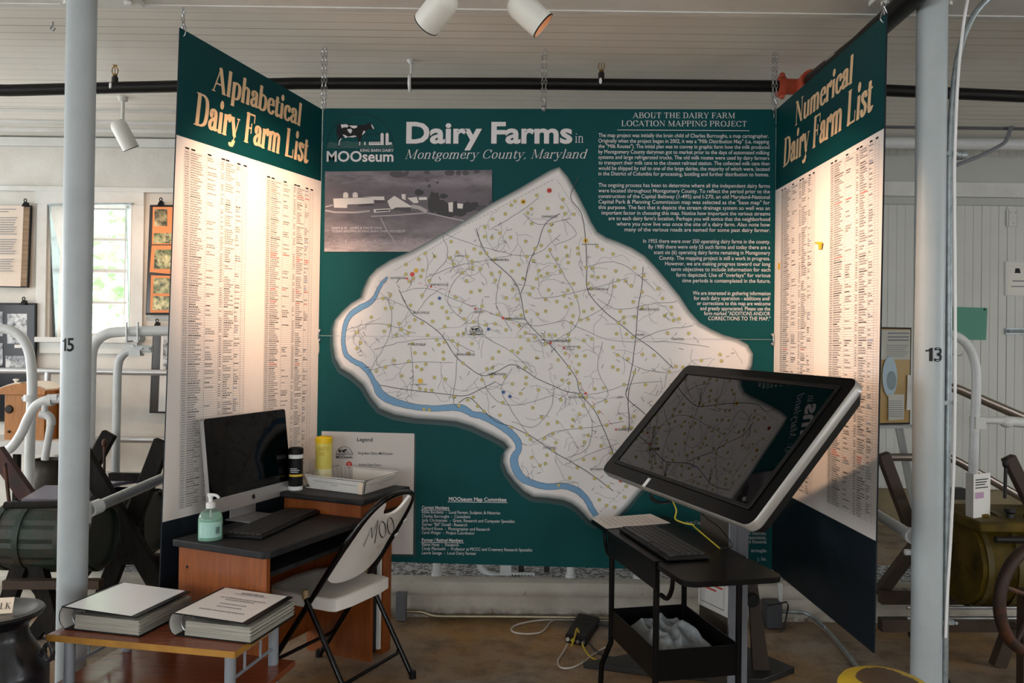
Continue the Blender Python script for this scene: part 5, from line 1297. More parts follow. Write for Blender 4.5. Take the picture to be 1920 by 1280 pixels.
for s0, s1 in ((.0, .38), (.42, 1.0)):
    a, b = p1.lerp(p2, s0), p1.lerp(p2, s1); q.prism([a+fn_*.001, b+fn_*.001, b+fn_*.001+ZUP*.95, a+fn_*.001+ZUP*.95], fn_*.006)
q.build('post_cladding', mat('grey_cladding', '#8a8f98', .4, .4), T)
q = MB(); tp_ = (p0+p2)/2+ZUP*.9; q.bar(tp_, MO(.0, -.02, -.08), .14, .05, mx); q.bar(MO(-.2, 0, -.09), MO(.2, 0, -.09), .2, .02, my); q.build('tilt_bracket', M_GUNMETAL, T)
q = MB(); fp = [onz(x, y, 0) for x, y in ((1093, 1252), (1180, 1236), (1330, 1228), (1400, 1222), (1490, 1262), (1430, 1285), (1250, 1272))]; q.prism(fp, ZUP*.03); q.build('floor_plate', mat('black_floor_plate', '#171514', .5), T, bevel=.004)
q = MB(); gp = [at(x, y, 3.74) for x, y in ((1402, 1070), (1420, 1092), (1444, 1250), (1412, 1250))]; gp[2].z = gp[3].z = .03; q.prism(gp, (0, .02, 0)); q.build('gusset', mat('brown_gusset', '#3a2f28', .5, .3), T)
q = MB(); cc = at(1410, 1124, 3.66); q.lathe([(0, -.02), (.028, -.02), (.032, -.01), (.032, .01), (.028, .02), (0, .02)], cc, (0, 1, 0), 20); q.build('knob', M_BLACK, T)
# notice with red lettering on the post
pl = Plane(p0+(p0-p1).normalized().cross(ZUP)*0, (p1-p0).cross(ZUP)); pl = pl if pl.n.dot(EYE-p0) > 0 else Plane(p0, -pl.n)
c_ = [pl(x, y, .002) for x, y in ((1309, 1131), (1364.5, 1158), (1366, 1070), (1310, 1050))]
q = MB(); q.prism(c_, pl.n*.0008); NO = tag(q.build('paper_notice', M_PAPER, None, angle=0), 'white paper notice with red print fixed to the monitor stand', 'notice')
q = MB(); q.slot(M_RED); g = lambda u, v_: c_[0].lerp(c_[1], u).lerp(c_[3].lerp(c_[2], u), v_)+pl.n*.0014
for v_ in (.86, .76, .66, .56, .46): q.ribbon([g(.16, v_), g(random.uniform(.55, .85), v_)], .008, pl.n)
q.slot(M_INK); q.ribbon([g(.1, .95), g(.1, .12), g(.88, .12), g(.88, .95), g(.1, .95)], .003, pl.n); q.build('notice_print', None, NO, angle=0, solid=False)
# cables hanging below the monitor
def cable(name, pts, r, m_, label, k=6, n=6):
    return tag(MB().tube(smooth(pts, k), r, n).build(name, m_), label, 'cable')
random.seed(2); lp = []
for i in range(46):
    t = i*.62; lp.append(at(1240+22*math.cos(t)+i*.15, 931+11*math.sin(t)+math.sin(i)*2, 3.45+.03*math.sin(i*.4)))
cable('coiled_cable', [MO(-.2, -.29, -.06)]+lp, .0032, M_BCABLE, 'coiled black cable hanging under the lower edge of the monitor', 2)
cable('network_cable', [MO(-.06, -.30, -.06), at(1268, 955, 3.2), at(1266, 972, 3.2), at(1282, 980, 3.2), at(1300, 984, 3.2), at(1305, 990, 3.25), V((CT(cl*.6, cw+.02, cz).x, CT(cl*.6, cw+.02, cz).y, cz-.05))], .0032, M_YCABLE, 'yellow cable hanging from the monitor edge above the cart keyboard')
cable('power_cable', [MO(.1, -.29, -.06), at(1322, 968, 3.2), at(1345, 985, 3.25), at(1362, 1005, 3.3), at(1373, 1024, 3.3), CT(cl*.62, cw-.05, cz+.004)], .0028, M_BCABLE, 'thin black cable from the monitor to the cart top')

# ------------------------------------------------------------------ spot lamps
M_LAMPW = mat('white_lamp_enamel', '#d6d6cf', .4)
M_BULB = emit('lit_bulb', (1.0, .68, .4), 6.0)
M_INNER = mat('ribbed_lamp_inner', '#c4a184', .4)
def spot(op, aim, ln, r, stem_to, label, lit=True):
    d = (V(aim)-V(op)).normalized(); back = V(op)-d*ln
    T = thing('spot_lamp', back, label, 'lamp', 'white spot lamps under the ceiling')
    q = MB(); q.lathe([(0, 0), (r*.55, .0), (r*.85, .012), (r, .035), (r, ln), (r*.95, ln), (r*.93, .06)], back, d, 36); q.build('lamp_can', M_LAMPW, T)
    q = MB(); q.lathe([(r*.94, ln-.002), (r*.9, ln*.75), (r*.94, ln*.7), (r*.88, ln*.62), (r*.9, ln*.55), (r*.5, ln*.45)], back, d, 30); q.build('inner_baffle', M_INNER, T)
    q = MB(); q.lathe([(r*1.0, ln-.004), (r*1.012, ln), (r*.95, ln+.001)], back, d, 36); q.build('dark_rim', M_INK, T)
    q = MB(); q.lathe([(0, ln*.5), (r*.55, ln*.5), (r*.5, ln*.46)], back, d, 20); q.build('bulb', M_BULB if lit else M_WPLAST2, T)
    mid = back + d*ln*.42
    q = MB(); q.tube([mid+ZUP*r*.8, V((mid.x, mid.y, stem_to))], .011, 10); q.tube([mid+ZUP*(r*.9-.01), mid+ZUP*(r*.9+.015)], .02, 14); q.build('stem', M_LAMPW, T)
    q = MB(); q.lathe([(0, 0), (.03, 0), (.03, -.02), (.02, -.028), (0, -.028)], V((mid.x, mid.y, stem_to)), ZUP, 20); q.build('mount', M_LAMPW, T)
spot(LAMP_A, AIM_A, .15, .052, 2.928, 'white spot lamp over the map board pointing down to the left')
spot(LAMP_B, (1.25, 2.98, 1.72), .15, .052, 2.928, 'white spot lamp over the map board pointing down to the right, warm inside')
cpos = at(246, 279, 5.2); spot(cpos, cpos+V((.32, .35, -.8)), .19, .052, CEIL, 'white spot lamp near the back wall between column 15 and the Alphabetical board')

# ------------------------------------------------------------------ sprinkler pipes
PY = 4.42
T = thing('sprinkler_pipe', at(960, 155, PY), 'long black sprinkler pipe running under the ceiling behind the boards', 'pipe')
zp = at(960, 156.5, PY).z; xe = at(1466, 160, PY).x
q = MB(); q.tube([(WALL_L, PY, zp-.075), (-2.8, PY, zp-.075), (-1.2, PY, zp-.015), (0, PY, zp), (xe, PY, zp+.004)], .032, 20); q.build('main_run', M_BLACKPIPE, T)
q = MB(); q.tube([(xe+.1, PY, zp+.004), (2.8, PY, zp-.035), (WALL_R, PY, zp-.05)], .032, 20); q.build('main_run', M_BLACKPIPE, T)
def sprinkler(px):
    c = at(px, 150, PY); c.z = zp - (.06 if px < 500 else .0) + .03
    q = MB(); q.slot(M_IRON).lathe([(0, 0), (.017, 0), (.017, .035), (.011, .036), (.011, .042), (0, .042)], c, n=12)
    q.slot(M_BRASS).lathe([(0, .042), (.013, .042), (.013, .05), (.008, .054), (0, .054)], c, n=12)
    for s in (-1, 1): q.tube(smooth([c+V((s*.008, 0, .05)), c+V((s*.016, 0, .065)), c+V((s*.014, 0, .085)), c+V((s*.003, 0, .098))]), .003, 6)
    q.tube([c+ZUP*.05, c+ZUP*.1], .0022, 6); q.lathe([(0, .098), (.019, .098), (.017, .101), (0, .101)], c, n=14)
    q.slot(M_WPLAST2); q.ball(c+V((-.008, -.034, -.02)), .009, (.9, .5, 2)); q.build('sprinkler_head', None, T)
sprinkler(215.5); sprinkler(1127.5)
q = MB(); hx = at(769, 160, PY).x
q.tube([(hx+.004, PY, CEIL), (hx+.004, PY, zp+.045)], .007, 8); q.lathe([(0, 0), (.025, 0), (.012, -.02), (0, -.02)], (hx+.004, PY, CEIL), n=12)
q.tube([V((hx, PY+.039*math.cos(t), zp-.006+.039*math.sin(t))) for t in [i*math.pi/8 for i in range(16)]], .010, 6, closed=True); q.build('pipe_hanger', M_PIPE_W, T)
q = MB(); tx = at(1484, 160, PY).x
q.tube([(xe-.02, PY, zp+.004), (xe+.15, PY, zp)], .043, 18)
for xx in (xe-.005, xe+.135): q.tube([(xx-.018, PY, zp), (xx+.018, PY, zp)], .056, 18)
q.tube([(tx+.05, PY-.0, zp), (tx+.06, PY-.16, zp-.01)], .046, 18); q.tube([(tx+.058, PY-.11, zp-.01), (tx+.06, PY-.15, zp-.01)], .06, 18)
for s in (-1, 1): q.ball((xe-.005, PY-.02, zp+s*.058), .016)
q.build('tee_coupling', M_ORANGE, T)
q = MB(); q.tube([(tx+.06, PY-.12, zp-.01), (tx-.02, 3.5, 2.865), (tx-.06, 2.2, 2.85), (tx-.06, 0, 2.85)], .044, 24); q.build('branch_run', M_BLACKPIPE, T)

# ------------------------------------------------------------------ conduits and cables on column 13
YC = 3.03
cp = [at(x, y, YC) for x, y in ((1780, 300), (1785, 200), (1796, 110), (1817, 45), (1850, 0), (1900, -28))]
q0 = at(1779, 640, YC); b0 = V((q0.x-.004, YC, 0)); b0.z = .02
T = thing('conduit', (b0.x, YC, 0), 'galvanised conduit running up the right side of column 13 and bending right at the top', 'conduit')
MB().tube([b0, V((q0.x, YC, q0.z))] + smooth([V((cp[0].x, YC, cp[0].z-.3))]+cp, 5), .0115, 12).build('tube', M_GALV, T)
for yy in (289, 755, 1165):
    c = at(1779, yy, YC); q = MB(); q.box((c.x-.03, YC-.014, c.z-.008), (c.x+.014, YC+.01, c.z+.008)); q.lathe([(0, 0), (.006, 0), (.006, .006), (0, .006)], c+V((.02, -.012, 0)), (0, -1, 0), 8); q.build('strap', M_GALV, T)
wp = [at(x, y, YC-.02) for x, y in ((1773, 1195), (1777, 1100), (1783, 1000), (1789, 850), (1791, 640), (1790, 400), (1790, 300), (1796, 150), (1806, 50), (1815, -5))]
cable('white_cable', wp, .0055, M_WPLAST2, 'white cable strapped beside the conduit on column 13')
c = at(1800, 291, YC); 
T = tag(MB().lathe([(0, -.02), (.016, -.02), (.018, -.005), (.014, .0), (.018, .005), (.016, .02), (0, .02)], c, (1, 0, 0), 16).build('conduit_connector', M_GALV), 'ribbed metal conduit connector beside the top of column 13', 'connector')
cable('flexible_cable', [at(x, y, 5.55) for x, y in ((1780, 316), (1805, 305), (1840, 291), (1880, 270), (1890, 255), (1897, 236), (1912, 222), (1935, 214))], .013, mat('grey_flex', '#6f7278', .5), 'grey flexible cable looping up to the ceiling at the right edge', 6, 10)
cable('grey_cable', [at(x, y, 3.6) for x, y in ((1822, 14), (1845, 22), (1870, 27), (1895, 27), (1935, 20))], .011, mat('dark_grey_cable', '#4b4e52', .4), 'short dark grey cable near the ceiling at the top right corner', 6, 10)
T = tag(MB().tube([(1.2, 5.82, 3.045), (WALL_R, 5.82, 3.045)], .042, 20).build('ceiling_pipe', M_PIPE_W), 'white pipe under the ceiling at the right, behind column 13', 'pipe')
h = at(98, 104, 3.95); z = CEIL
tag(MB().tube(smooth([V((h.x, h.y, CEIL)), V((h.x, h.y, CEIL-.02)), V((h.x-.012, h.y, CEIL-.035)), V((h.x+.004, h.y, CEIL-.045)), V((h.x+.012, h.y, CEIL-.03))]), .0028, 6).build('ceiling_hook', M_GALV), 'small screw hook in the ceiling left of column 15', 'hook')

# ------------------------------------------------------------------ stall pipes, left
def pipe(name, pix, Y, r, label, foot=True, m_=M_PIPE_W, cat='pipe', k=6, extra=None):
    pts = [at(x, y, Y) for x, y in pix]
    if foot: pts.append(V((pts[-1].x, Y, .2 if Y > 4.5 else 0)))
    T = thing(name, (pts[-1].x, Y, pts[-1].z), label, cat)
    MB().tube(smooth(pts, k), r, 16).build('tube', m_, T)
    return T
T = pipe('stall_pipe', [(-60, 616), (-10, 616), (16, 618), (38, 630), (53, 655), (59, 690), (60, 740), (56, 830)], 4.9, .029, 'white bent stall pipe hoop at the far left edge, left of column 15')
q = MB(); c = at(57, 746, 4.9); q.tube([c-ZUP*.02, c+ZUP*.02], .037, 16); q.tube([c+V((-.04, -.01, -.005)), c+V((.0, -.01, 0))], .014, 8); q.build('collar', M_PIPE_W, T)
T = pipe('stall_pipe', [(430, 618), (304, 620), (225, 622), (200, 626), (182, 638), (172, 660), (170, 700), (168, 800)], 5.1, .033, 'white stall pipe arching from behind column 15 to the Alphabetical board')
q = MB(); Yc = 5.1
for x in (243, 264): a = at(x, 604, Yc); b = at(x, 640, Yc); q.tube([a+V((0, -.04, 0)), b+V((0, -.04, 0))], .006, 6); q.tube([b+V((0, -.05, 0)), b+V((0, .04, 0))], .008, 6)
a = at(254, 640, Yc); q.bar(a+V((0, 0, .0)), a+V((0, 0, -.09)), .035, .03, (1, 0, 0)); q.obox(at(254, 634, Yc), (.045, 0, 0), (0, .04, 0), (0, 0, .012)); q.ball(at(252, 650, Yc), .022); q.obox(at(256, 661, Yc), (.035, 0, 0), (0, .03, 0), (0, 0, .02)); q.build('clamp', M_PIPE_W, T)
T = pipe('stall_pipe', [(286, 655), (262, 654), (243, 657), (228, 668), (221, 690), (219, 760), (217, 860)], 5.1, .0255, 'thin white stall pipe with a bolted flat end, right of column 15')
q = MB(); a, b = at(268, 655, Yc), at(287, 655, Yc); q.bar(a, b, .03, .05, (0, 1, 0)); 
for x in (270, 283): q.ball(at(x, 653, Yc)+V((0, -.025, 0)), .008)
q.build('flat_end', M_PIPE_W, T)
T = pipe('stall_pipe', [(-30, 865), (0, 851), (22, 838), (40, 812), (52, 785), (66, 762), (84, 751), (104, 748), (125, 748)], 4.6, .026, 'white S-curved stall pipe low at the left edge, ending at column 15', False)
q = MB()
for x in (92, 97): c = at(x, 750, 4.6); q.tube([c-V((.008, 0, .0)), c+V((.008, 0, 0))], .034, 16)
q.obox(at(105, 744, 4.6), (.02, 0, 0), (0, .03, 0), (0, 0, .016)); q.build('collar', M_PIPE_W, T)
q = MB(); q.tube(smooth([at(76, 776, 4.6), at(88, 778, 4.6), at(95, 785, 4.6), at(96, 797, 4.6)]), .024, 14); q.tube([at(84, 758, 4.6), at(84, 775, 4.6)], .018, 10); q.tube([at(96, 790, 4.6), at(84, 862, 4.6)], .02, 12); q.build('elbow', M_PIPE_W, T)
RY = 6.02
T = thing('hand_rail', at(88, 800, RY), 'silver metal hand rail along the back wall at the left', 'railing')
zr1, zr2 = at(200, 697, RY).z, at(240, 824, RY).z
for z_ in (zr1, zr2): MB().tube([(-6.5, RY, z_), (-1.9, RY, z_)], .023, 16).build('rail_tube', M_ALU, T)
for px in (88, 330): c = at(px, 800, RY); MB().tube([(c.x, RY, .2), (c.x, RY, zr1)], .022, 14).build('rail_post', M_ALU, T)
# silver brace pipe from column 15
a, b = at(170, 955, 3.35), at(308, 895, 3.75); 
T = thing('brace_pipe', a, 'silver brace pipe clamped to column 15 and running behind the Alphabetical board', 'pipe')
MB().tube([a, b+(b-a)*.4], .0235, 18).build('tube', M_ALU, T)
q = MB(); d = (b-a).normalized(); q.tube([a, a+d*.05], .03, 16); q.obox(a+V((-.012, -.02, -.01)), (.018, 0, 0), (0, .014, 0), (0, 0, .045)); q.tube([a+V((-.012, -.04, -.035)), a+V((-.012, .02, -.035))], .008, 8); q.build('clamp', M_PIPE_W, T)

# ------------------------------------------------------------------ things along the left back wall
def framed(name, px, Y, label, cat, board, items, clip=None, th=.02, border=M_BLACK):
    c = [at(x, y, Y) for x, y in px]; ctr = sum(c, V())/4
    T = thing(name, ctr, label, cat)
    q = MB(); q.prism(c, (0, th, 0)); q.build('frame', border, T, angle=0)
    ins = [ctr + (p_-ctr)*.965 - V((0, .0015, 0)) for p_ in c]
    q = MB(); q.poly(ins); BO = q.build('mount_board', board, T, angle=0, solid=False)
    for i, (m_, pt) in enumerate(items):
        q = MB(); q.poly([at(x, y, Y) - V((0, .003+.0008*i, 0)) for x, y in pt]); q.build('mounted_picture' if m_ not in (M_GREYINK,) else 'printed_line', m_, BO, angle=0, solid=False)
    if clip:
        q = MB(); b = at(*clip, Y); s = .028
        q.prism([b+V((-s*.7, -.02, -s*.9)), b+V((s*.7, -.02, -s*.9)), b+V((s*.45, -.004, s*.3)), b+V((-s*.45, -.004, s*.3))], (0, .03, 0)); q.tube([b+V((s*.35*math.cos(t), -.004, s*.75+s*.45*math.sin(t))) for t in [i*math.pi/6 for i in range(12)]], .004, 6, closed=True); q.build('binder_clip', M_BLACK, T)
    return T
def photo_mat(name, a, b, c_, sc_=9):
    t = NT(name); n = t.noise(sc_*2.4, 5, .65); s = t.noise(sc_, 2)
    t.base(t.mix(t.ramp(n, .45, .62), t.mix(t.ramp(s, .4, .6), lin(a), lin(b)), lin(c_))); t.b.inputs['Roughness'].default_value = .3; return t.m
PM1 = photo_mat('green_pasture_photo', '#6c7a4d', '#d8cf9c', '#2f3526'); PM2 = photo_mat('grey_cattle_photo', '#8c8f93', '#c9cacb', '#33353a'); PM3 = photo_mat('sepia_photo', '#c9b98f', '#6f6a4a', '#2b2822')
WY = WALL_B-.045
lines = [(M_GREYINK, ((x0_, y_), (x1_, y_), (x1_, y_-1.5), (x0_, y_-1.5))) for x0_, x1_, y_ in [(0, 31, 393), (0, 17, 397.5)] + [(-6, 33-(i*37 % 7), 409+i*4.4) for i in range(8)] + [(-6, 33-(i*29 % 9), 450+i*4.4) for i in range(7)] + [(-6, 30-(i*31 % 9), 487+i*4.4) for i in range(6)]]
framed('text_panel', ((-50, 386), (58, 385), (52, 539), (-50, 537)), WY, 'framed text sheet on brown backing, upper of the two at the left edge', 'panel', mat('brown_backing', '#8c7152', .6, var=('#765c40', 6, .4, .6, (.3, 1, 9))), [(M_PAPERW, ((-50, 386), (45, 385), (39, 537), (-50, 535)))] + lines, (48, 381))
framed('photo_panel', ((-50, 567), (67, 568), (65, 790), (-50, 790)), WY, 'dark glossy panel of black and white photographs, lower of the two at the left edge', 'panel', mat('glossy_dark_mount', '#232428', .15, spec=.18), [(PM2, ((14, 588), (51, 588), (51, 644), (14, 644))), (PM2, ((11, 667), (60, 667), (60, 690), (11, 690))), (PM2, ((-40, 584), (6, 584), (6, 630), (-40, 630))), (PM2, ((-40, 643), (6, 643), (6, 685), (-40, 685))), (M_PAPER, ((28, 646), (41, 646), (41, 652), (28, 652)))], (45, 565))
framed('photo_panel', ((281, 384), (360, 384), (360, 590), (273, 590)), WY, 'tall dark frame of colour photographs in orange mats right of the window', 'panel', mat('dark_mount', '#2e2b2a', .15, spec=.6), [(M_MATOR, ((287, 388), (345, 388), (344, 458), (285, 458))), (PM3, ((290, 392), (314, 392), (314, 424), (290, 424))), (PM1, ((289, 437), (340, 437), (340, 456), (288, 456))), (M_MATOR, ((285, 460), (345, 460), (345, 516), (281, 510))), (PM1, ((291, 468), (335, 468), (335, 504), (289, 504))), (M_MATOR, ((284, 516), (345, 518), (345, 586), (282, 586))), (PM1, ((289, 521), (338, 522), (338, 550), (288, 550))), (PM1, ((288, 555), (338, 556), (338, 581), (287, 581)))], (302, 379))
framed('photo_panel', ((287, 617), (370, 617), (370, 776), (280, 774)), WY, 'narrow dark frame below the orange matted photographs, mostly hidden by the left board', 'panel', mat('dark_mount', '#2e2b2a', .15), [(M_PAPER, ((303, 620), (365, 620), (365, 772), (297, 771))), (PM2, ((306, 630), (360, 630), (360, 700), (306, 700)))], (295, 606))
# wooden churn box on a white bench
BY = 5.55
def bx(mb, x0_, y0_, x1_, y1_, Y, dep): a, b = at(x0_, y1_, Y), at(x1_, y0_, Y); mb.box((a.x, Y, a.z), (b.x, Y+dep, b.z)); return mb
T = thing('white_bench', at(60, 840, BY), 'white wooden bench under the honey wood box at the left', 'bench')
q = MB(); bx(q, -60, 828, 112, 850, BY-.08, .42); q.build('bench_top', mat('grey_white_wood', '#c4c3bf', .5), T)
for px in (28, 106, -40): a, b = at(px-4, 850, BY), at(px+4, 850, BY); q = MB(); q.box((a.x, BY, .2), (b.x, BY+.05, a.z)); q.build('bench_leg', M_DARKW if px == 28 else M_TRIM, T)
T = thing('wooden_box', at(45, 828, BY), 'honey coloured wooden churn box with arched lid on the white bench', 'box')
zb0 = at(50, 828, BY-.08).z
q = MB(); a, b = at(9, 739, BY), at(84, 739, BY); q.box((a.x, BY, zb0), (b.x, BY+.25, a.z)); q.build('box_body', M_BOXW, T, bevel=.004)
q = MB(); a, b = at(-8, 739, BY-.02), at(84, 739, BY-.02); n = 10
arc = [V((a.x+(b.x-a.x)*i/n, BY-.02, a.z+.075*math.sin(math.pi*(.12+.76*i/n)))) for i in range(n+1)]
q.prism([V((a.x, BY-.02, a.z-.0))]+arc+[V((b.x, BY-.02, a.z))], (0, .03, 0)); q.build('lid_front', M_BOXW, T)
q = MB()
for i in range(n): q.prism([arc[i]+V((0, .03, .0)), arc[i+1]+V((0, .03, 0)), arc[i+1]+V((0, .27, 0)), arc[i]+V((0, .27, 0))], (0, 0, .012))
q.build('lid', mat('pale_lid_wood', '#cfc6b4', .5), T)
q = MB(); k_ = at(30, 713, BY+.1); q.lathe([(0, 0), (.008, 0), (.01, .015), (.02, .024), (.018, .03), (0, .032)], k_-ZUP*.02, n=14); q.build('lid_knob', M_PAPER, T)
q = MB(); a, b = at(86, 730, BY), at(103, 727, BY); q.box((a.x, BY+.0, zb0), (a.x+.02, BY+.26, a.z)); q.box((a.x+.025, BY+.1, zb0), (b.x, BY+.28, b.z)); q.build('side_board', M_BOXW, T, bevel=.01)
for x, y, r_ in ((17, 767, .03), (17, 809, .01)): q = MB(); q.lathe([(0, 0), (r_, 0), (r_*.8, .01), (0, .012)], at(x, y, BY-.001), (0, -1, 0), 16); q.build('bung', M_OLDCAN, T)
# old tin can
c = at(92, 860, 5.3); T = thing('milk_can', (c.x, 5.3, .2), 'old dark tin milk can standing behind column 15', 'milk can', 'milk cans')
H_ = c.z-.2
q = MB(); q.lathe([(0, 0), (.15, 0), (.155, .02), (.155, H_-.21), (.15, H_-.19), (.10, H_-.09), (.092, H_-.05), (.10, H_-.008), (.104, H_), (.097, H_-.003), (.088, H_-.05), (.09, H_-.09), (0, H_-.15)], (c.x, 5.3, .2), n=36); q.build('can_body', M_OLDCAN, T)
q = MB(); hb = V((c.x-.155, 5.3, .2+H_-.2)); q.tube([hb+V((-.02+.018*math.cos(t), 0, .03*math.sin(t))) for t in [i*math.pi/6 for i in range(12)]], .005, 6, closed=True); q.tube([hb+V((-.03, 0, .05+.03*math.cos(t))) + V((.015*math.sin(t), 0, 0)) for t in [i*math.pi/6 for i in range(12)]], .004, 6, closed=True); q.build('handle', M_RUST, T)

# ------------------------------------------------------------------ barrel churns on crossed stands
def churn(x0_, x1_, yt, yb, Y, label, mb_, m_stand, nstave=12, end=None):
    a, b = at(x0_, (yt+yb)/2, Y), at(x1_, (yt+yb)/2, Y); cz_ = (a.z+b.z)/2; r = (at(x0_, yt, Y).z-at(x0_, yb, Y).z)/2
    a.z = b.z = cz_
    T = thing('barrel_churn', ((a.x+b.x)/2, Y, 0), label, 'churn', 'barrel churns on wooden stands')
    L_ = b.x-a.x; q = MB(); q.lathe([(0, .02), (r*.86, .02), (r*.88, 0), (r*.94, 0), (r, L_*.25), (r*1.03, L_*.5), (r, L_*.75), (r*.94, L_), (r*.88, L_), (r*.86, L_-.02), (0, L_-.02)], a, (1, 0, 0), nstave*4)
    for v in q.bm.verts:
        rv = V((0, v.co.y-Y, v.co.z-cz_)); k_ = round(math.atan2(rv.y, rv.z)/(2*math.pi)*nstave*4)
        if k_ % 4 == 0 and rv.length > r*.9: v.co -= rv.normalized()*.007
    BODY = q.build('barrel', mb_, T, angle=25)
    for t in (.06, .3, .7, .94):
        q = MB(); rr_ = r*(.955+.09*math.sin(math.pi*t)); q.lathe([(rr_, t*L_-.014), (rr_+.004, t*L_-.014), (rr_+.004, t*L_+.014), (rr_, t*L_+.014)], a, (1, 0, 0), 36); q.build('hoop', end or m_stand, T)
    return T, a, b, r, cz_
CY_ = 3.95
T, a, b, r, cz_ = churn(12, 196, 940, 1068, CY_, 'worn green barrel churn on a dark stand, left of column 15', M_GREENW, M_GREENW)
q = MB(); q.prism([at(40, 941, CY_-.05), at(118, 941, CY_-.05), at(118, 915, CY_+.14), at(84, 915, CY_+.14)], (0, 0, .015)); q.build('lid', mat('violet_grey_lid', '#6d6875', .25), T)
q = MB(); q.tube([at(10, 947, CY_-.16), at(190, 944, CY_-.16)], .018, 12); q.build('lid_bar', M_DARKW, T)
q = MB(); q.bar(at(-8, 845, CY_+.18), at(62, 945, CY_+.18), .075, .04, (1, 0, 0)); q.build('handle_board', M_REDW, T)
q = MB(); q.tube([at(9, 868, CY_+.12), at(17, 940, CY_+.12)], .009, 8); q.build('rod', M_RUST, T)
for p_, e_ in (((40, 1058), (-20, 1195)), ((70, 1058), (118, 1195))): g0_, g1_ = at(*p_, CY_-.1), at(*e_, CY_-.1); g1_.z = 0; q = MB(); q.bar(g0_, g1_, .07, .05, (1, 0, 0)); q.build('leg', M_DARKW, T)
for p_, e_ in (((40, 1050), (150, 1150)), ((170, 1050), (60, 1150))): g0_, g1_ = at(*p_, CY_+.15), at(*e_, CY_+.15); g1_.z = 0; q = MB(); q.bar(g0_, g1_, .07, .05, (1, 0, 0)); q.build('leg', M_DARKW, T)
q = MB(); q.bar(at(10, 1094, CY_-.15), at(190, 1094, CY_-.15), .05, .04, (0, 1, 0)); q.build('stretcher', M_BROWNW, T)
CY2 = 4.75
T, a, b, r, cz_ = churn(150, 296, 915, 1035, CY2, 'dark green barrel churn in a crossed wooden stand between column 15 and the left board', mat('dark_green_paint', '#1a2620', .5, var=('#14181a', 8, .4, .7)), M_DARKW)
q = MB(); p0_, p1_, p2_, p3_ = at(170, 925, CY2-.16), at(215, 912, CY2-.1), at(300, 898, CY2+.16), at(196, 905, CY2+.18); q.prism([p0_, p1_, p2_, p3_], (0, 0, .02)); q.build('lid', mat('violet_grey_lid', '#6d6875', .25), T)
q = MB(); q.bar(at(206, 893, CY2), at(292, 895, CY2), .045, .04, (0, 0, 1)); q.build('lid_bar', M_DARKW, T)
for s_, e_, Y_, w_ in (((138, 826), (318, 1130), 4.3, .1), ((306, 826), (190, 1130), 4.36, .09), ((206, 812), (120, 968), 4.9, .085)):
    g0_, g1_ = at(*s_, Y_), at(*e_, Y_)
    d_ = (g1_-g0_); zf = 0 if Y_ < 4.5 else .2; g1_ = g0_ + d_*((g0_.z-zf)/(g0_.z-g1_.z)); q = MB(); q.bar(g0_, g1_, w_, .05, (1, 0, 0)); q.build('stand_board', M_DARKW, T, bevel=.006)
q = MB(); q.tube([at(196, 835, 4.6), at(195, 900, 4.6)], .008, 8); q.ball(at(196, 830, 4.6), .016, (1, 1, 1.6)); q.build('rod', M_RUST, T)
q = MB(); q.bar(at(170, 1046, 4.36), at(330, 1048, 4.36), .06, .05, (0, 1, 0)); q.build('stretcher', M_DARKW, T)

# ------------------------------------------------------------------ black milk can at the front left corner
mcx = onz(-14, 1151, .62); mx0, my0 = -1.722, 2.70
T = thing('milk_can', (mx0, my0, 0), 'black painted milk can with a MILK card on its lid, bottom left corner', 'milk can', 'milk cans')
q = MB(); q.lathe([(0, 0), (.155, 0), (.158, .01), (.158, .40), (.155, .42), (.10, .515), (.094, .535), (.094, .565), (0, .565)], (mx0, my0, 0), n=44); q.build('can_body', M_CANIRON, T)
q = MB(); q.lathe([(.0, .562), (.098, .562), (.105, .575), (.135, .592), (.143, .604), (.138, .612), (.118, .612), (.10, .602), (.03, .598), (0, .598)], (mx0, my0, 0), n=44); q.build('lid', M_CANIRON, T)
hp_ = at(91, 1222, 2.64); q = MB(); q.tube([hp_+V((.019*math.cos(t), -.008*math.cos(t), .026*math.sin(t))) for t in [i*math.pi/8 for i in range(16)]], .0075, 8, closed=True); q.tube([hp_+V((-.03, .01, -.01)), hp_+V((-.018, .005, 0))], .012, 8); q.build('handle', M_CANIRON, T)
q = MB(); cq = [onz(-28, 1152, .60), onz(22.5, 1149, .60)]; up_ = V((0, .012, .05))
q.prism([cq[0], cq[1], cq[1]+up_, cq[0]+up_], (0, .0015, 0)); CD = tag(q.build('name_card', mat('cream_card', '#cfcdb4', .6), None, angle=0), 'small cream card lettered MILK standing on the black milk can lid', 'card')
q = MB(); e_ = (cq[1]-cq[0]); stext(q, 'MILK'.replace('K', 'L') if 'K' not in SER else 'MILK', cq[0]+e_*.12+up_*.3-V((0, .002, 0)), cq[0]+e_*.93+up_*.3-V((0, .002, 0)), .02, up_.normalized(), .05); q.build('card_print', M_INK, CD, angle=0, solid=False)

# ------------------------------------------------------------------ yellow stool front right
T = thing('painted_stool', (1.11, 2.36, 0), 'round chipped yellow painted stool with worn brown top, bottom right foreground', 'stool')
q = MB(); q.lathe([(0, .55), (.10, .548), (.118, .54), (.129, .525), (.132, .505), (.128, .49), (0, .49)], (1.11, 2.36, .01), n=44); q.build('seat', M_YELRUST, T)
for i in range(3): t = i*2.094+.5; q = MB(); q.tube([(1.11+.08*math.cos(t), 2.36+.08*math.sin(t), .495), (1.11+.13*math.cos(t), 2.36+.13*math.sin(t), 0)], .014, 10); q.build('leg', M_YELRUST, T)

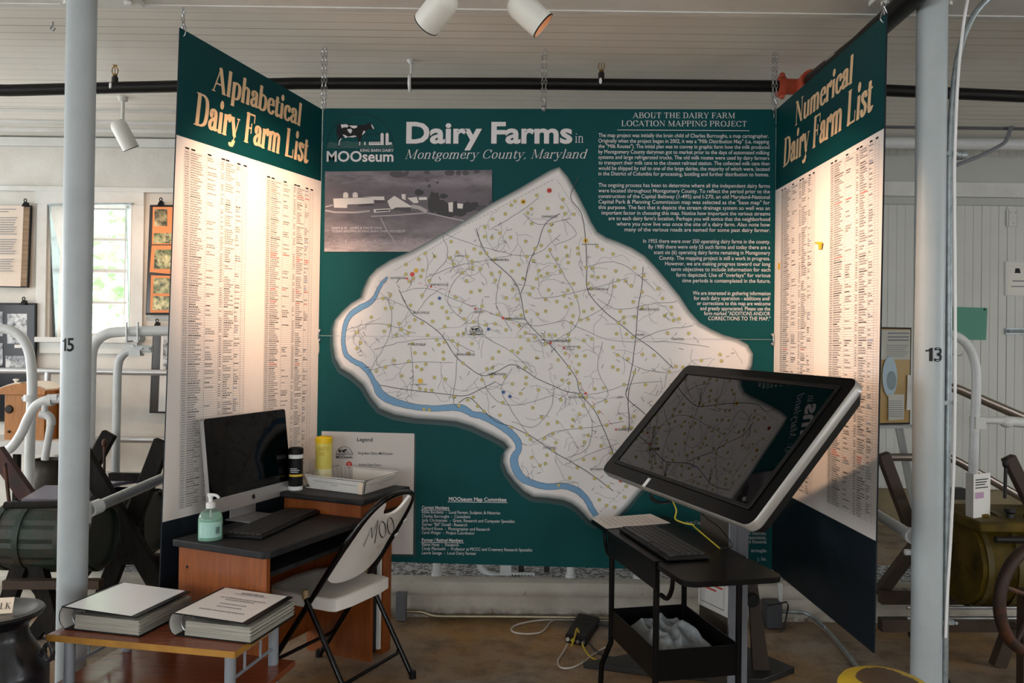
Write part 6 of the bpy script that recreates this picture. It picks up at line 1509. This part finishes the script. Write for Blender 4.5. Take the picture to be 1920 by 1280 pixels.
# ------------------------------------------------------------------ right background
RYW = WALL_B-.012
T = thing('glass_plate', at(1820, 606, RYW), 'square green glass plate fixed to the white beadboard wall', 'glass plate')
tg2 = NT('green_glass'); tg2.base(lin('#5fae98')); tg2.b.inputs['Roughness'].default_value = .02; tg2.b.inputs['Transmission Weight'].default_value = .3; tg2.b.inputs['Specular IOR Level'].default_value = .9
q = MB(); q.prism([at(x, y, RYW) for x, y in ((1788, 637), (1849, 637), (1851.5, 577), (1788, 575))], (0, .006, 0)); q.build('plate', tg2.m, T, angle=0)
q = MB(); q.lathe([(0, 0), (.008, 0), (.006, .005), (0, .006)], at(1846, 580, RYW), (0, -1, 0), 10); q.build('screw', M_INK, T)
framed('wall_notice', ((1885, 554), (1935, 556), (1935, 491), (1885, 490)), RYW, 'small white framed notice on the beadboard wall at the right edge', 'notice', M_PAPER, [(mat('pale_notice', '#d9d5cc', .4), ((1889, 550), (1930, 550), (1930, 497), (1889, 497))), (M_GREYINK, ((1898, 528), (1925, 528), (1925, 525.5), (1898, 525.5))), (M_INK, ((1902, 512), (1913, 512), (1911, 503), (1903, 503))), (M_GREYINK, ((1895, 538), (1925, 538), (1925, 536), (1895, 536)))], None, .01, M_TRIM)
q = MB(); a = at(1912, 621, RYW); q.obox(a, (.11, 0, 0), (0, .006, 0), (0, 0, .024)); q.tube([a+V((-.1, -.014, 0)), a+V((.12, -.014, 0))], .012, 10)
for x in (-.085, -.03): q.ball(a+V((x, -.012, .0)), .013)
tag(q.build('door_bolt', M_GALV), 'metal door bolt on the beadboard at the right edge', 'bolt')
q = MB(); a = at(1898, 408, RYW); q.obox(a, (.042, 0, 0), (0, .004, 0), (0, 0, .068))
for dx, dz in ((-.02, .04), (.025, .04), (.01, -.045)): q.ball(a+V((dx, -.005, dz)), .008)
tag(q.build('hinge_plate', M_BEAD), 'white painted metal plate high on the beadboard door', 'plate')
q = MB(); q.tube(smooth([at(1886, 665, RYW), at(1895, 664.5, RYW)-V((0, .03, 0)), at(1797, 664, RYW)*0+at(1797, 665, RYW)-V((0, .03, 0))][:2]+[at(1797, 666, RYW)]), .004, 6) if False else q.tube(smooth([at(1786, 664, RYW), at(1790, 666, RYW)-V((0, .04, 0)), at(1796, 665, RYW)-V((0, .05, 0)), at(1797, 662, RYW)-V((0, .05, 0))]), .0035, 6)
tag(q.build('wall_hook', M_GALV), 'thin wire hook on the beadboard beside column 13', 'hook')
# display poster behind column 13
PYY = 5.4
framed('information_poster', ((1600, 797), (1706, 795), (1709, 614), (1600, 612)), PYY, 'framed gold information poster on an easel behind column 13', 'poster', mat('gold_poster', '#a8874a', .3, spec=.6), [(mat('poster_grey', '#b5b3a8', .4), ((1600, 674), (1706, 674), (1706, 619), (1600, 619)))] + [(M_GREYINK, ((1664, y_), (1704, y_), (1704, y_-3), (1664, y_-3))) for y_ in (626, 633, 639)] + [(M_GREYINK, ((1662, y_), (1703-(i % 3)*4, y_), (1703-(i % 3)*4, y_-1.2), (1662, y_-1.2))) for i, y_ in enumerate(range(648, 672, 4))] + [(mat('pale_blue_oval', '#9fb4bf', .4), [(1667+14*math.cos(t*.3307), 706+38*math.sin(t*.3307)) for t in range(19)]), (mat('sepia_face', '#77878c', .4), [(1670+9*math.cos(t*.3307), 713+18*math.sin(t*.3307)) for t in range(19)]), (MATS['poster_grey'], ((1664, 788), (1693, 786), (1694, 739), (1664, 739))), (M_PAPER, ((1698, 768), (1706, 768), (1706, 703), (1700, 703)))] + [(M_GREYINK, ((1664, y_), (1690, y_), (1690, y_-1.2), (1664, y_-1.2))) for y_ in range(752, 784, 4)])
T = thing('easel', V((at(1680, 800, 5.5).x, 5.5, .2)), 'grey wooden easel holding the gold poster behind column 13', 'easel')
for s_, e_ in (((1684, 794), (1708, 918)), ((1640, 794), (1612, 918))): g0_, g1_ = at(*s_, 5.45), at(*e_, 5.5); g1_ = g0_+(g1_-g0_)*((g0_.z-.2)/(g0_.z-g1_.z)); q = MB(); q.bar(g0_, g1_, .045, .02, (1, 0, 0)); q.build('leg', M_GALV if False else mat('grey_paint_wood', '#a5a8a6', .5), T)
q = MB(); q.bar(at(1600, 800, 5.42), at(1712, 799, 5.42), .02, .06, (0, 0, 1)); q.build('ledge', mat('grey_paint_wood', '#a5a8a6', .5), T)
# pipes on the right
T = pipe('stall_pipe', [(1740, 622), (1772, 624), (1797, 632), (1815, 648), (1826, 672), (1831, 705), (1829, 780), (1825, 880)], 4.75, .0265, 'white bent stall pipe hoop right of column 13')
q = MB(); c = at(1829, 792, 4.75); q.obox(c+V((.012, -.0, 0)), (.03, 0, 0), (0, .036, 0), (0, 0, .035)); q.tube(smooth([c, at(1850, 788, 4.75), at(1885, 789, 4.75), at(1950, 795, 4.75)]), [.021]*6+[.022]*6+[.03]*7, 12); q.ball(at(1888, 791, 4.75), .034, (1.3, 1, 1)); q.build('side_arm', M_TRIM, T)
T = thing('ramp_rail', at(1790, 870, 5.3), 'sloping steel ramp hand rail at the right edge', 'railing')
M_WSTEEL = mat('warm_steel', '#8a8078', .3, .8)
MB().tube(smooth([at(1740, 727, 5.3), at(1770, 727, 5.3), at(1792, 728, 5.3), at(1830, 744, 5.3), at(1960, 800, 5.3)], 5), .030, 16).build('rail_tube', M_WSTEEL, T)
MB().tube(smooth([at(1640, 857, 5.3), at(1755, 857, 5.3), at(1785, 860, 5.3), at(1830, 884, 5.3), at(1960, 958, 5.3)], 5), .026, 16).build('rail_tube', M_WSTEEL, T)
c = at(1768, 728, 5.3); MB().tube([(c.x, 5.3, .2), (c.x, 5.3, c.z)], .026, 14).build('rail_post', M_WSTEEL, T)
a, b = at(1630, 955, 3.75), at(1712, 1006, 3.12)
T = thing('brace_pipe', b, 'grey brace pipe clamped to column 13 from behind the Numerical board', 'pipe')
MB().tube([a-(b-a)*.3, b], .0225, 16).build('tube', M_PIPE_W, T)
q = MB(); d = (b-a).normalized(); q.tube([b-d*.045, b], .029, 16); q.tube([b+V((-.04, -.02, -.055)), b+V((0, -.02, -.055))], .012, 8); q.build('clamp', M_PIPE_W, T)
# yellow barrel churn
CY3 = 4.05
T, a, b, r, cz_ = churn(1796, 2010, 962, 1135, CY3, 'mustard yellow barrel churn on a brown stand, right of column 13', M_YELW, M_YELW, 10, mat('mustard_hoop', '#55471a', .5))
lz_ = a.z+r*.99; q = MB(); q.box((a.x-.02, CY3-.22, lz_-.05), (b.x, CY3+.26, lz_)); q.build('lid', M_YELW, T, bevel=.01)
TENTZ = lz_
q = MB(); q.box((a.x+.26, CY3-.16, lz_), (b.x, CY3-.10, lz_+.022)); q.box((a.x-.0, CY3-.1, lz_), (a.x+.1, CY3-.05, lz_+.015)); q.build('lid_batten', M_YELW, T, bevel=.004)
q = MB(); q.tube([(a.x+.04, CY3-.245, lz_-.075), (b.x, CY3-.245, lz_-.075)], .016, 10); q.build('lid_bar', M_IRON, T)
q = MB(); q.box((a.x-.06, CY3+.2, lz_+.03), (a.x+.15, CY3+.25, lz_+.09)); q.build('latch_beam', M_IRON, T)
q = MB(); k_ = V((at(1894, 938, CY3-.1).x, CY3-.1, lz_)); q.lathe([(0, 0), (.02, 0), (.016, .02), (.026, .03), (.026, .045), (0, .05)], k_, n=14); q.build('lid_knob', M_IRON, T)
for s_, e_, Y_ in (((1890, 856), (1990, 1060), CY3+.34), ((1655, 850), (1745, 1090), CY3+.36), ((1745, 985), (1646, 1115), CY3+.30)):
    g0_, g1_ = at(*s_, Y_), at(*e_, Y_); q = MB(); q.bar(g0_, g1_, .065, .05, (1, 0, 0)); q.build('stand_board', M_BROWNW, T, bevel=.006)
q = MB(); q.tube([at(1886, 868, CY3+.30), at(1884, 934, CY3+.30)], .009, 8); q.ball(at(1886, 868, CY3+.30), .018, (1, 1, 1.7)); q.build('rod', M_IRON, T)
fz0 = at(1830, 1150, CY3-.2).z
q = MB()
for yy, r_ in ((1139, .008), (1159, .008)): c0_, c1_ = at(1700, yy, CY3-.18), at(1960, yy, CY3-.18); q.tube([c0_, c1_], r_, 8)
q.build('tie_rod', M_STEEL, T)
q = MB(); q.bar(at(1650, 1170, CY3-.15), at(1980, 1170, CY3-.15), .05, .06, (0, 1, 0)); q.bar(at(1650, 1120, CY3+.2), at(1980, 1120, CY3+.2), .05, .06, (0, 1, 0)); q.build('stretcher', M_BROWNW, T)
for s_, e_ in (((1900, 1165), (1870, 1205)), ((1760, 1165), (1740, 1205))): g0_, g1_ = at(*s_, CY3-.15), at(*e_, CY3-.15); g1_.z = 0; q = MB(); q.bar(g0_, g1_, .06, .05, (1, 0, 0)); q.build('leg', M_BROWNW, T)
wc = V((at(1946, 1122, 3.55).x, 3.55, at(1946, 1122, 3.55).z)); wr = .235; wa = V((.35, -.94, 0)).normalized(); wu = V((-wa.y, wa.x, 0))
T = thing('iron_wheel', V((wc.x, wc.y, 0)), 'dark rusty iron hand wheel at the right edge in front of the yellow churn', 'wheel')
wp_ = lambda t, R: wc + wu*(R*math.cos(t)) + ZUP*(R*math.sin(t))
MB().tube([wp_(i*math.pi/24, wr) for i in range(48)], .026, 12, closed=True).build('rim', M_RUST, T)
for i in range(5): t = i*2*math.pi/5+.3; MB().tube([wp_(t, .02), wp_(t, wr)], .011, 8).build('spoke', M_RUST, T)
MB().lathe([(0, -.04), (.04, -.04), (.04, .04), (0, .04)], wc, wa, 18).build('hub', M_RUST, T)
g0_ = V((wc.x+.12, wc.y+.05, 0)); MB().bar(V((wc.x, wc.y+.075, 0)), V((wc.x, wc.y+.075, wc.z+.02)), .06, .05, (1, 0, 0)).build('support', M_BROWNW, T)
q = MB(); g0_ = at(1752, 1200, 3.3); q.bar(V((g0_.x-.05, 3.34, .36)), V((g0_.x+.11, 3.34, 0)), .07, .04, (1, 0, 0)); tag(q.build('leaning_board', M_DARKW), 'dark board leaning at the foot of column 13', 'board')
# tent card
TY = CY3-.07; t0_, t1_, t2_ = at(1825.5, 900, TY-.06), at(1857, 900, TY), at(1811, 900, TY+.0)
q = MB(); hgt = .215
for u_, v_ in ((t0_, t1_), (t2_, t0_)):
    A = V((u_.x, u_.y, TENTZ+.001)); B = V((v_.x, v_.y, TENTZ+.001)); q.slot(M_PAPER).prism([A, B, B+ZUP*hgt, A+ZUP*hgt], V((0, .001, 0)))
CDT = tag(q.build('folded_card', None, None, angle=0), 'white folded information card standing on the yellow churn lid', 'card')
q = MB(); q.slot(M_INK); d_ = (t1_-t0_); d_.z = 0
for i, h_ in enumerate((.185, .172, .160, .145)): A = V((t0_.x, t0_.y-.002, TENTZ)); q.poly([A+d_*.1+ZUP*h_, A+d_*(.85-.08*(i % 3))+ZUP*h_, A+d_*(.85-.08*(i % 3))+ZUP*(h_+.005), A+d_*.1+ZUP*(h_+.005)])
q.slot(mat('pink_print', '#b58fae', .5)); A = V((t0_.x, t0_.y-.002, TENTZ)); q.poly([A+d_*.1+ZUP*.095, A+d_*.6+ZUP*.095, A+d_*.6+ZUP*.125, A+d_*.1+ZUP*.125]); q.build('card_print', None, CDT, angle=0, solid=False)

# ------------------------------------------------------------------ under and behind the map board
def post(px, label, r=.023, m_=M_PIPE_W, top=1.2, Y=4.59):
    c = at(px, 1070, Y); T = thing('stall_post', (c.x, Y, .2), label, 'post', 'stall posts behind the map board')
    MB().tube([(c.x, Y, .2), (c.x, Y, top)], r, 14).build('tube', m_, T); MB().tube([(c.x, Y, .2), (c.x, Y, .225)], r*1.35, 14).build('foot_collar', m_, T)
    return T
post(652, 'white stall post seen under the map board beside the desk'); T = post(819, 'white stall post seen under the legend end of the map board'); post(1070, 'white stall post seen under the middle of the map board'); post(1197, 'white stall post seen under the map board behind the typing cart')
T = thing('stanchion', at(975, 1085, 4.66), 'white stanchion latch and perforated plate under the map board', 'stanchion')
c_ = [at(x, y, 4.64) for x, y in ((897, 1050), (904, 1068), (922, 1078), (945, 1081), (958, 1079))]; q = MB(); q.tube(smooth(c_), .02, 10); q.obox(at(948, 1070, 4.64), (.032, 0, 0), (0, .02, 0), (0, 0, .04)); q.build('curved_arm', M_PIPE_W, T)
q = MB(); a, b = at(955, 1078, 4.63), at(1003, 1079, 4.63); q.bar(a, b, .012, .035, (0, 1, 0)); P_ = q.build('perforated_plate', M_PIPE_W, T)
q = MB()
for i in range(7): q.lathe([(0, 0), (.0055, 0), (.0055, .002), (0, .002)], a.lerp(b, .12+i*.125)-V((0, .006, 0)), (0, -1, 0), 8)
q.build('holes', M_INK, P_)
for px in (977, 1025): c = at(px, 1080, 4.72); q = MB(); q.box((c.x-.016, 4.7, .2), (c.x+.016, 4.735, 1.1)); q.build('dark_upright', M_IRON, T)
T = thing('electrical_box', at(755, 1140, 4.44), 'grey electrical box on the curb beside the desk', 'electrical box')
a, b = at(742, 1163, 4.42), at(762, 1112, 4.42); q = MB(); q.box((a.x, 4.41, max(.004, a.z)), (b.x, 4.46, b.z)); q.build('box', mat('grey_box', '#5f6064', .5), T, bevel=.003)
q = MB(); q.box((a.x+.01, 4.405, max(.004, a.z)+.02), (b.x-.01, 4.41, b.z-.02)); q.build('cover_plate', mat('grey_box', '#5f6064', .5), T)
ct = [at(762, 1146, 4.45), at(790, 1147, 4.45), at(815, 1154, 4.45), at(860, 1155, 4.45), at(1000, 1156, 4.45), at(1150, 1158, 4.45), at(1330, 1160, 4.45)]
for p_ in ct: p_.z = max(p_.z, .012)
cable('floor_conduit', ct, .010, mat('brassy_conduit', '#8a7f68', .35, .6), 'metal conduit running along the foot of the white curb', 6, 10)
T = thing('electrical_box', at(1455, 1150, 4.40), 'dark electrical box on the curb right of the monitor stand', 'electrical box')
a, b = at(1436, 1180, 4.38), at(1466, 1130, 4.38); q = MB(); q.box((a.x, 4.37, max(.005, a.z)), (b.x, 4.46, b.z)); q.build('box', mat('dark_box', '#3c3f45', .5), T, bevel=.003)
q = MB(); q.tube([at(x, y, 4.33) for x, y in ((1438, 1135), (1475, 1128), (1478, 1135), (1470, 1178), (1462, 1186), (1434, 1186))], .0045, 6); q.build('wire_guard', M_BCABLE, T)
fx = [at(1466, 1146, 4.40), at(1490, 1147, 4.36), at(1515, 1151, 4.3)] + [onz(x, y, .012) for x, y in ((1548, 1178), (1572, 1205), (1600, 1240), (1625, 1275), (1650, 1320))]
cable('flexible_conduit', fx, .011, M_GALV, 'silver flexible conduit curling from the dark electrical box across the floor', 6, 10)
cable('grey_floor_cable', [p_+V((-.015, -.03, -.004)) for p_ in fx[2:]], .0035, mat('pinkish_cable', '#8d7a70', .5), 'thin pinkish cable lying beside the flexible conduit')
c = at(1446, 1090, 4.58); T = thing('pipe_stub', (c.x, 4.58, .2), 'white pipe stub with a strap on the curb right of the typing cart', 'pipe'); MB().lathe([(0, 0), (.03, 0), (.03, .06), (.024, .08), (0, .085)], (c.x, 4.58, .2), n=18).build('stub', M_PIPE_W, T); MB().box((c.x+.0, 4.452, .1), (c.x+.022, 4.47, .225)).build('strap', M_PIPE_W, T)
F = lambda x, y, z=.006: onz(x, y, z)
cable('white_floor_cable', [F(*p_) for p_ in ((1150, 1163), (1095, 1162), (1050, 1161), (1005, 1163), (972, 1170), (959, 1178), (964, 1185), (985, 1188), (1010, 1186), (1022, 1179), (1032, 1166), (1042, 1161))], .005, M_WCABLE, 'white cable loop on the floor by the curb')
ps = [F(1059.5, 1204, 0), F(1099, 1213, 0), F(1125, 1172, 0), F(1084.5, 1163, 0)]
T = thing('power_strip', sum(ps, V())/4, 'black power strip box lying on the floor behind the cart', 'power strip')
q = MB(); q.prism(ps, ZUP*.045); q.build('housing', M_BLACK, T, bevel=.008)
q = MB(); d_ = (ps[1]-ps[0]); nn = d_.cross(ZUP).normalized(); nn = nn if nn.dot(EYE-ps[0]) > 0 else -nn
for i, m_ in enumerate((M_WCABLE, M_YCABLE, M_STEEL, M_STEEL)): q.slot(m_).lathe([(0, 0), (.011, 0), (.009, .008), (0, .008)], ps[0]+d_*(.14+.24*i)+ZUP*.02, nn, 10)
q.build('plugs', None, T)
cable('white_floor_cable', [F(1064, 1207, .02), F(1056, 1222), F(1046, 1238), F(1050, 1250), F(1068, 1252), F(1092, 1242), F(1120, 1222), F(1150, 1205)], .0045, M_WCABLE, 'white cable curling from the power strip toward the cart leg')
cable('yellow_floor_cable', [F(1072, 1210, .03), F(1078, 1192, .05), F(1082, 1178, .06), F(1088, 1194, .03), F(1096, 1217), F(1110, 1233), F(1135, 1240), F(1170, 1241), F(1200, 1236)], .0045, M_YCABLE, 'yellow cable looping from the power strip across the floor')
cable('black_floor_cable', [F(1092, 1166, .045), F(1110, 1168, .04), F(1140, 1172), F(1190, 1172)], .006, M_BCABLE, 'black cable lying behind the power strip')
cable('black_floor_cable', [F(1105, 1206, .02), F(1120, 1222), F(1145, 1232), F(1190, 1236)], .006, M_BCABLE, 'black cable running from the power strip under the cart')
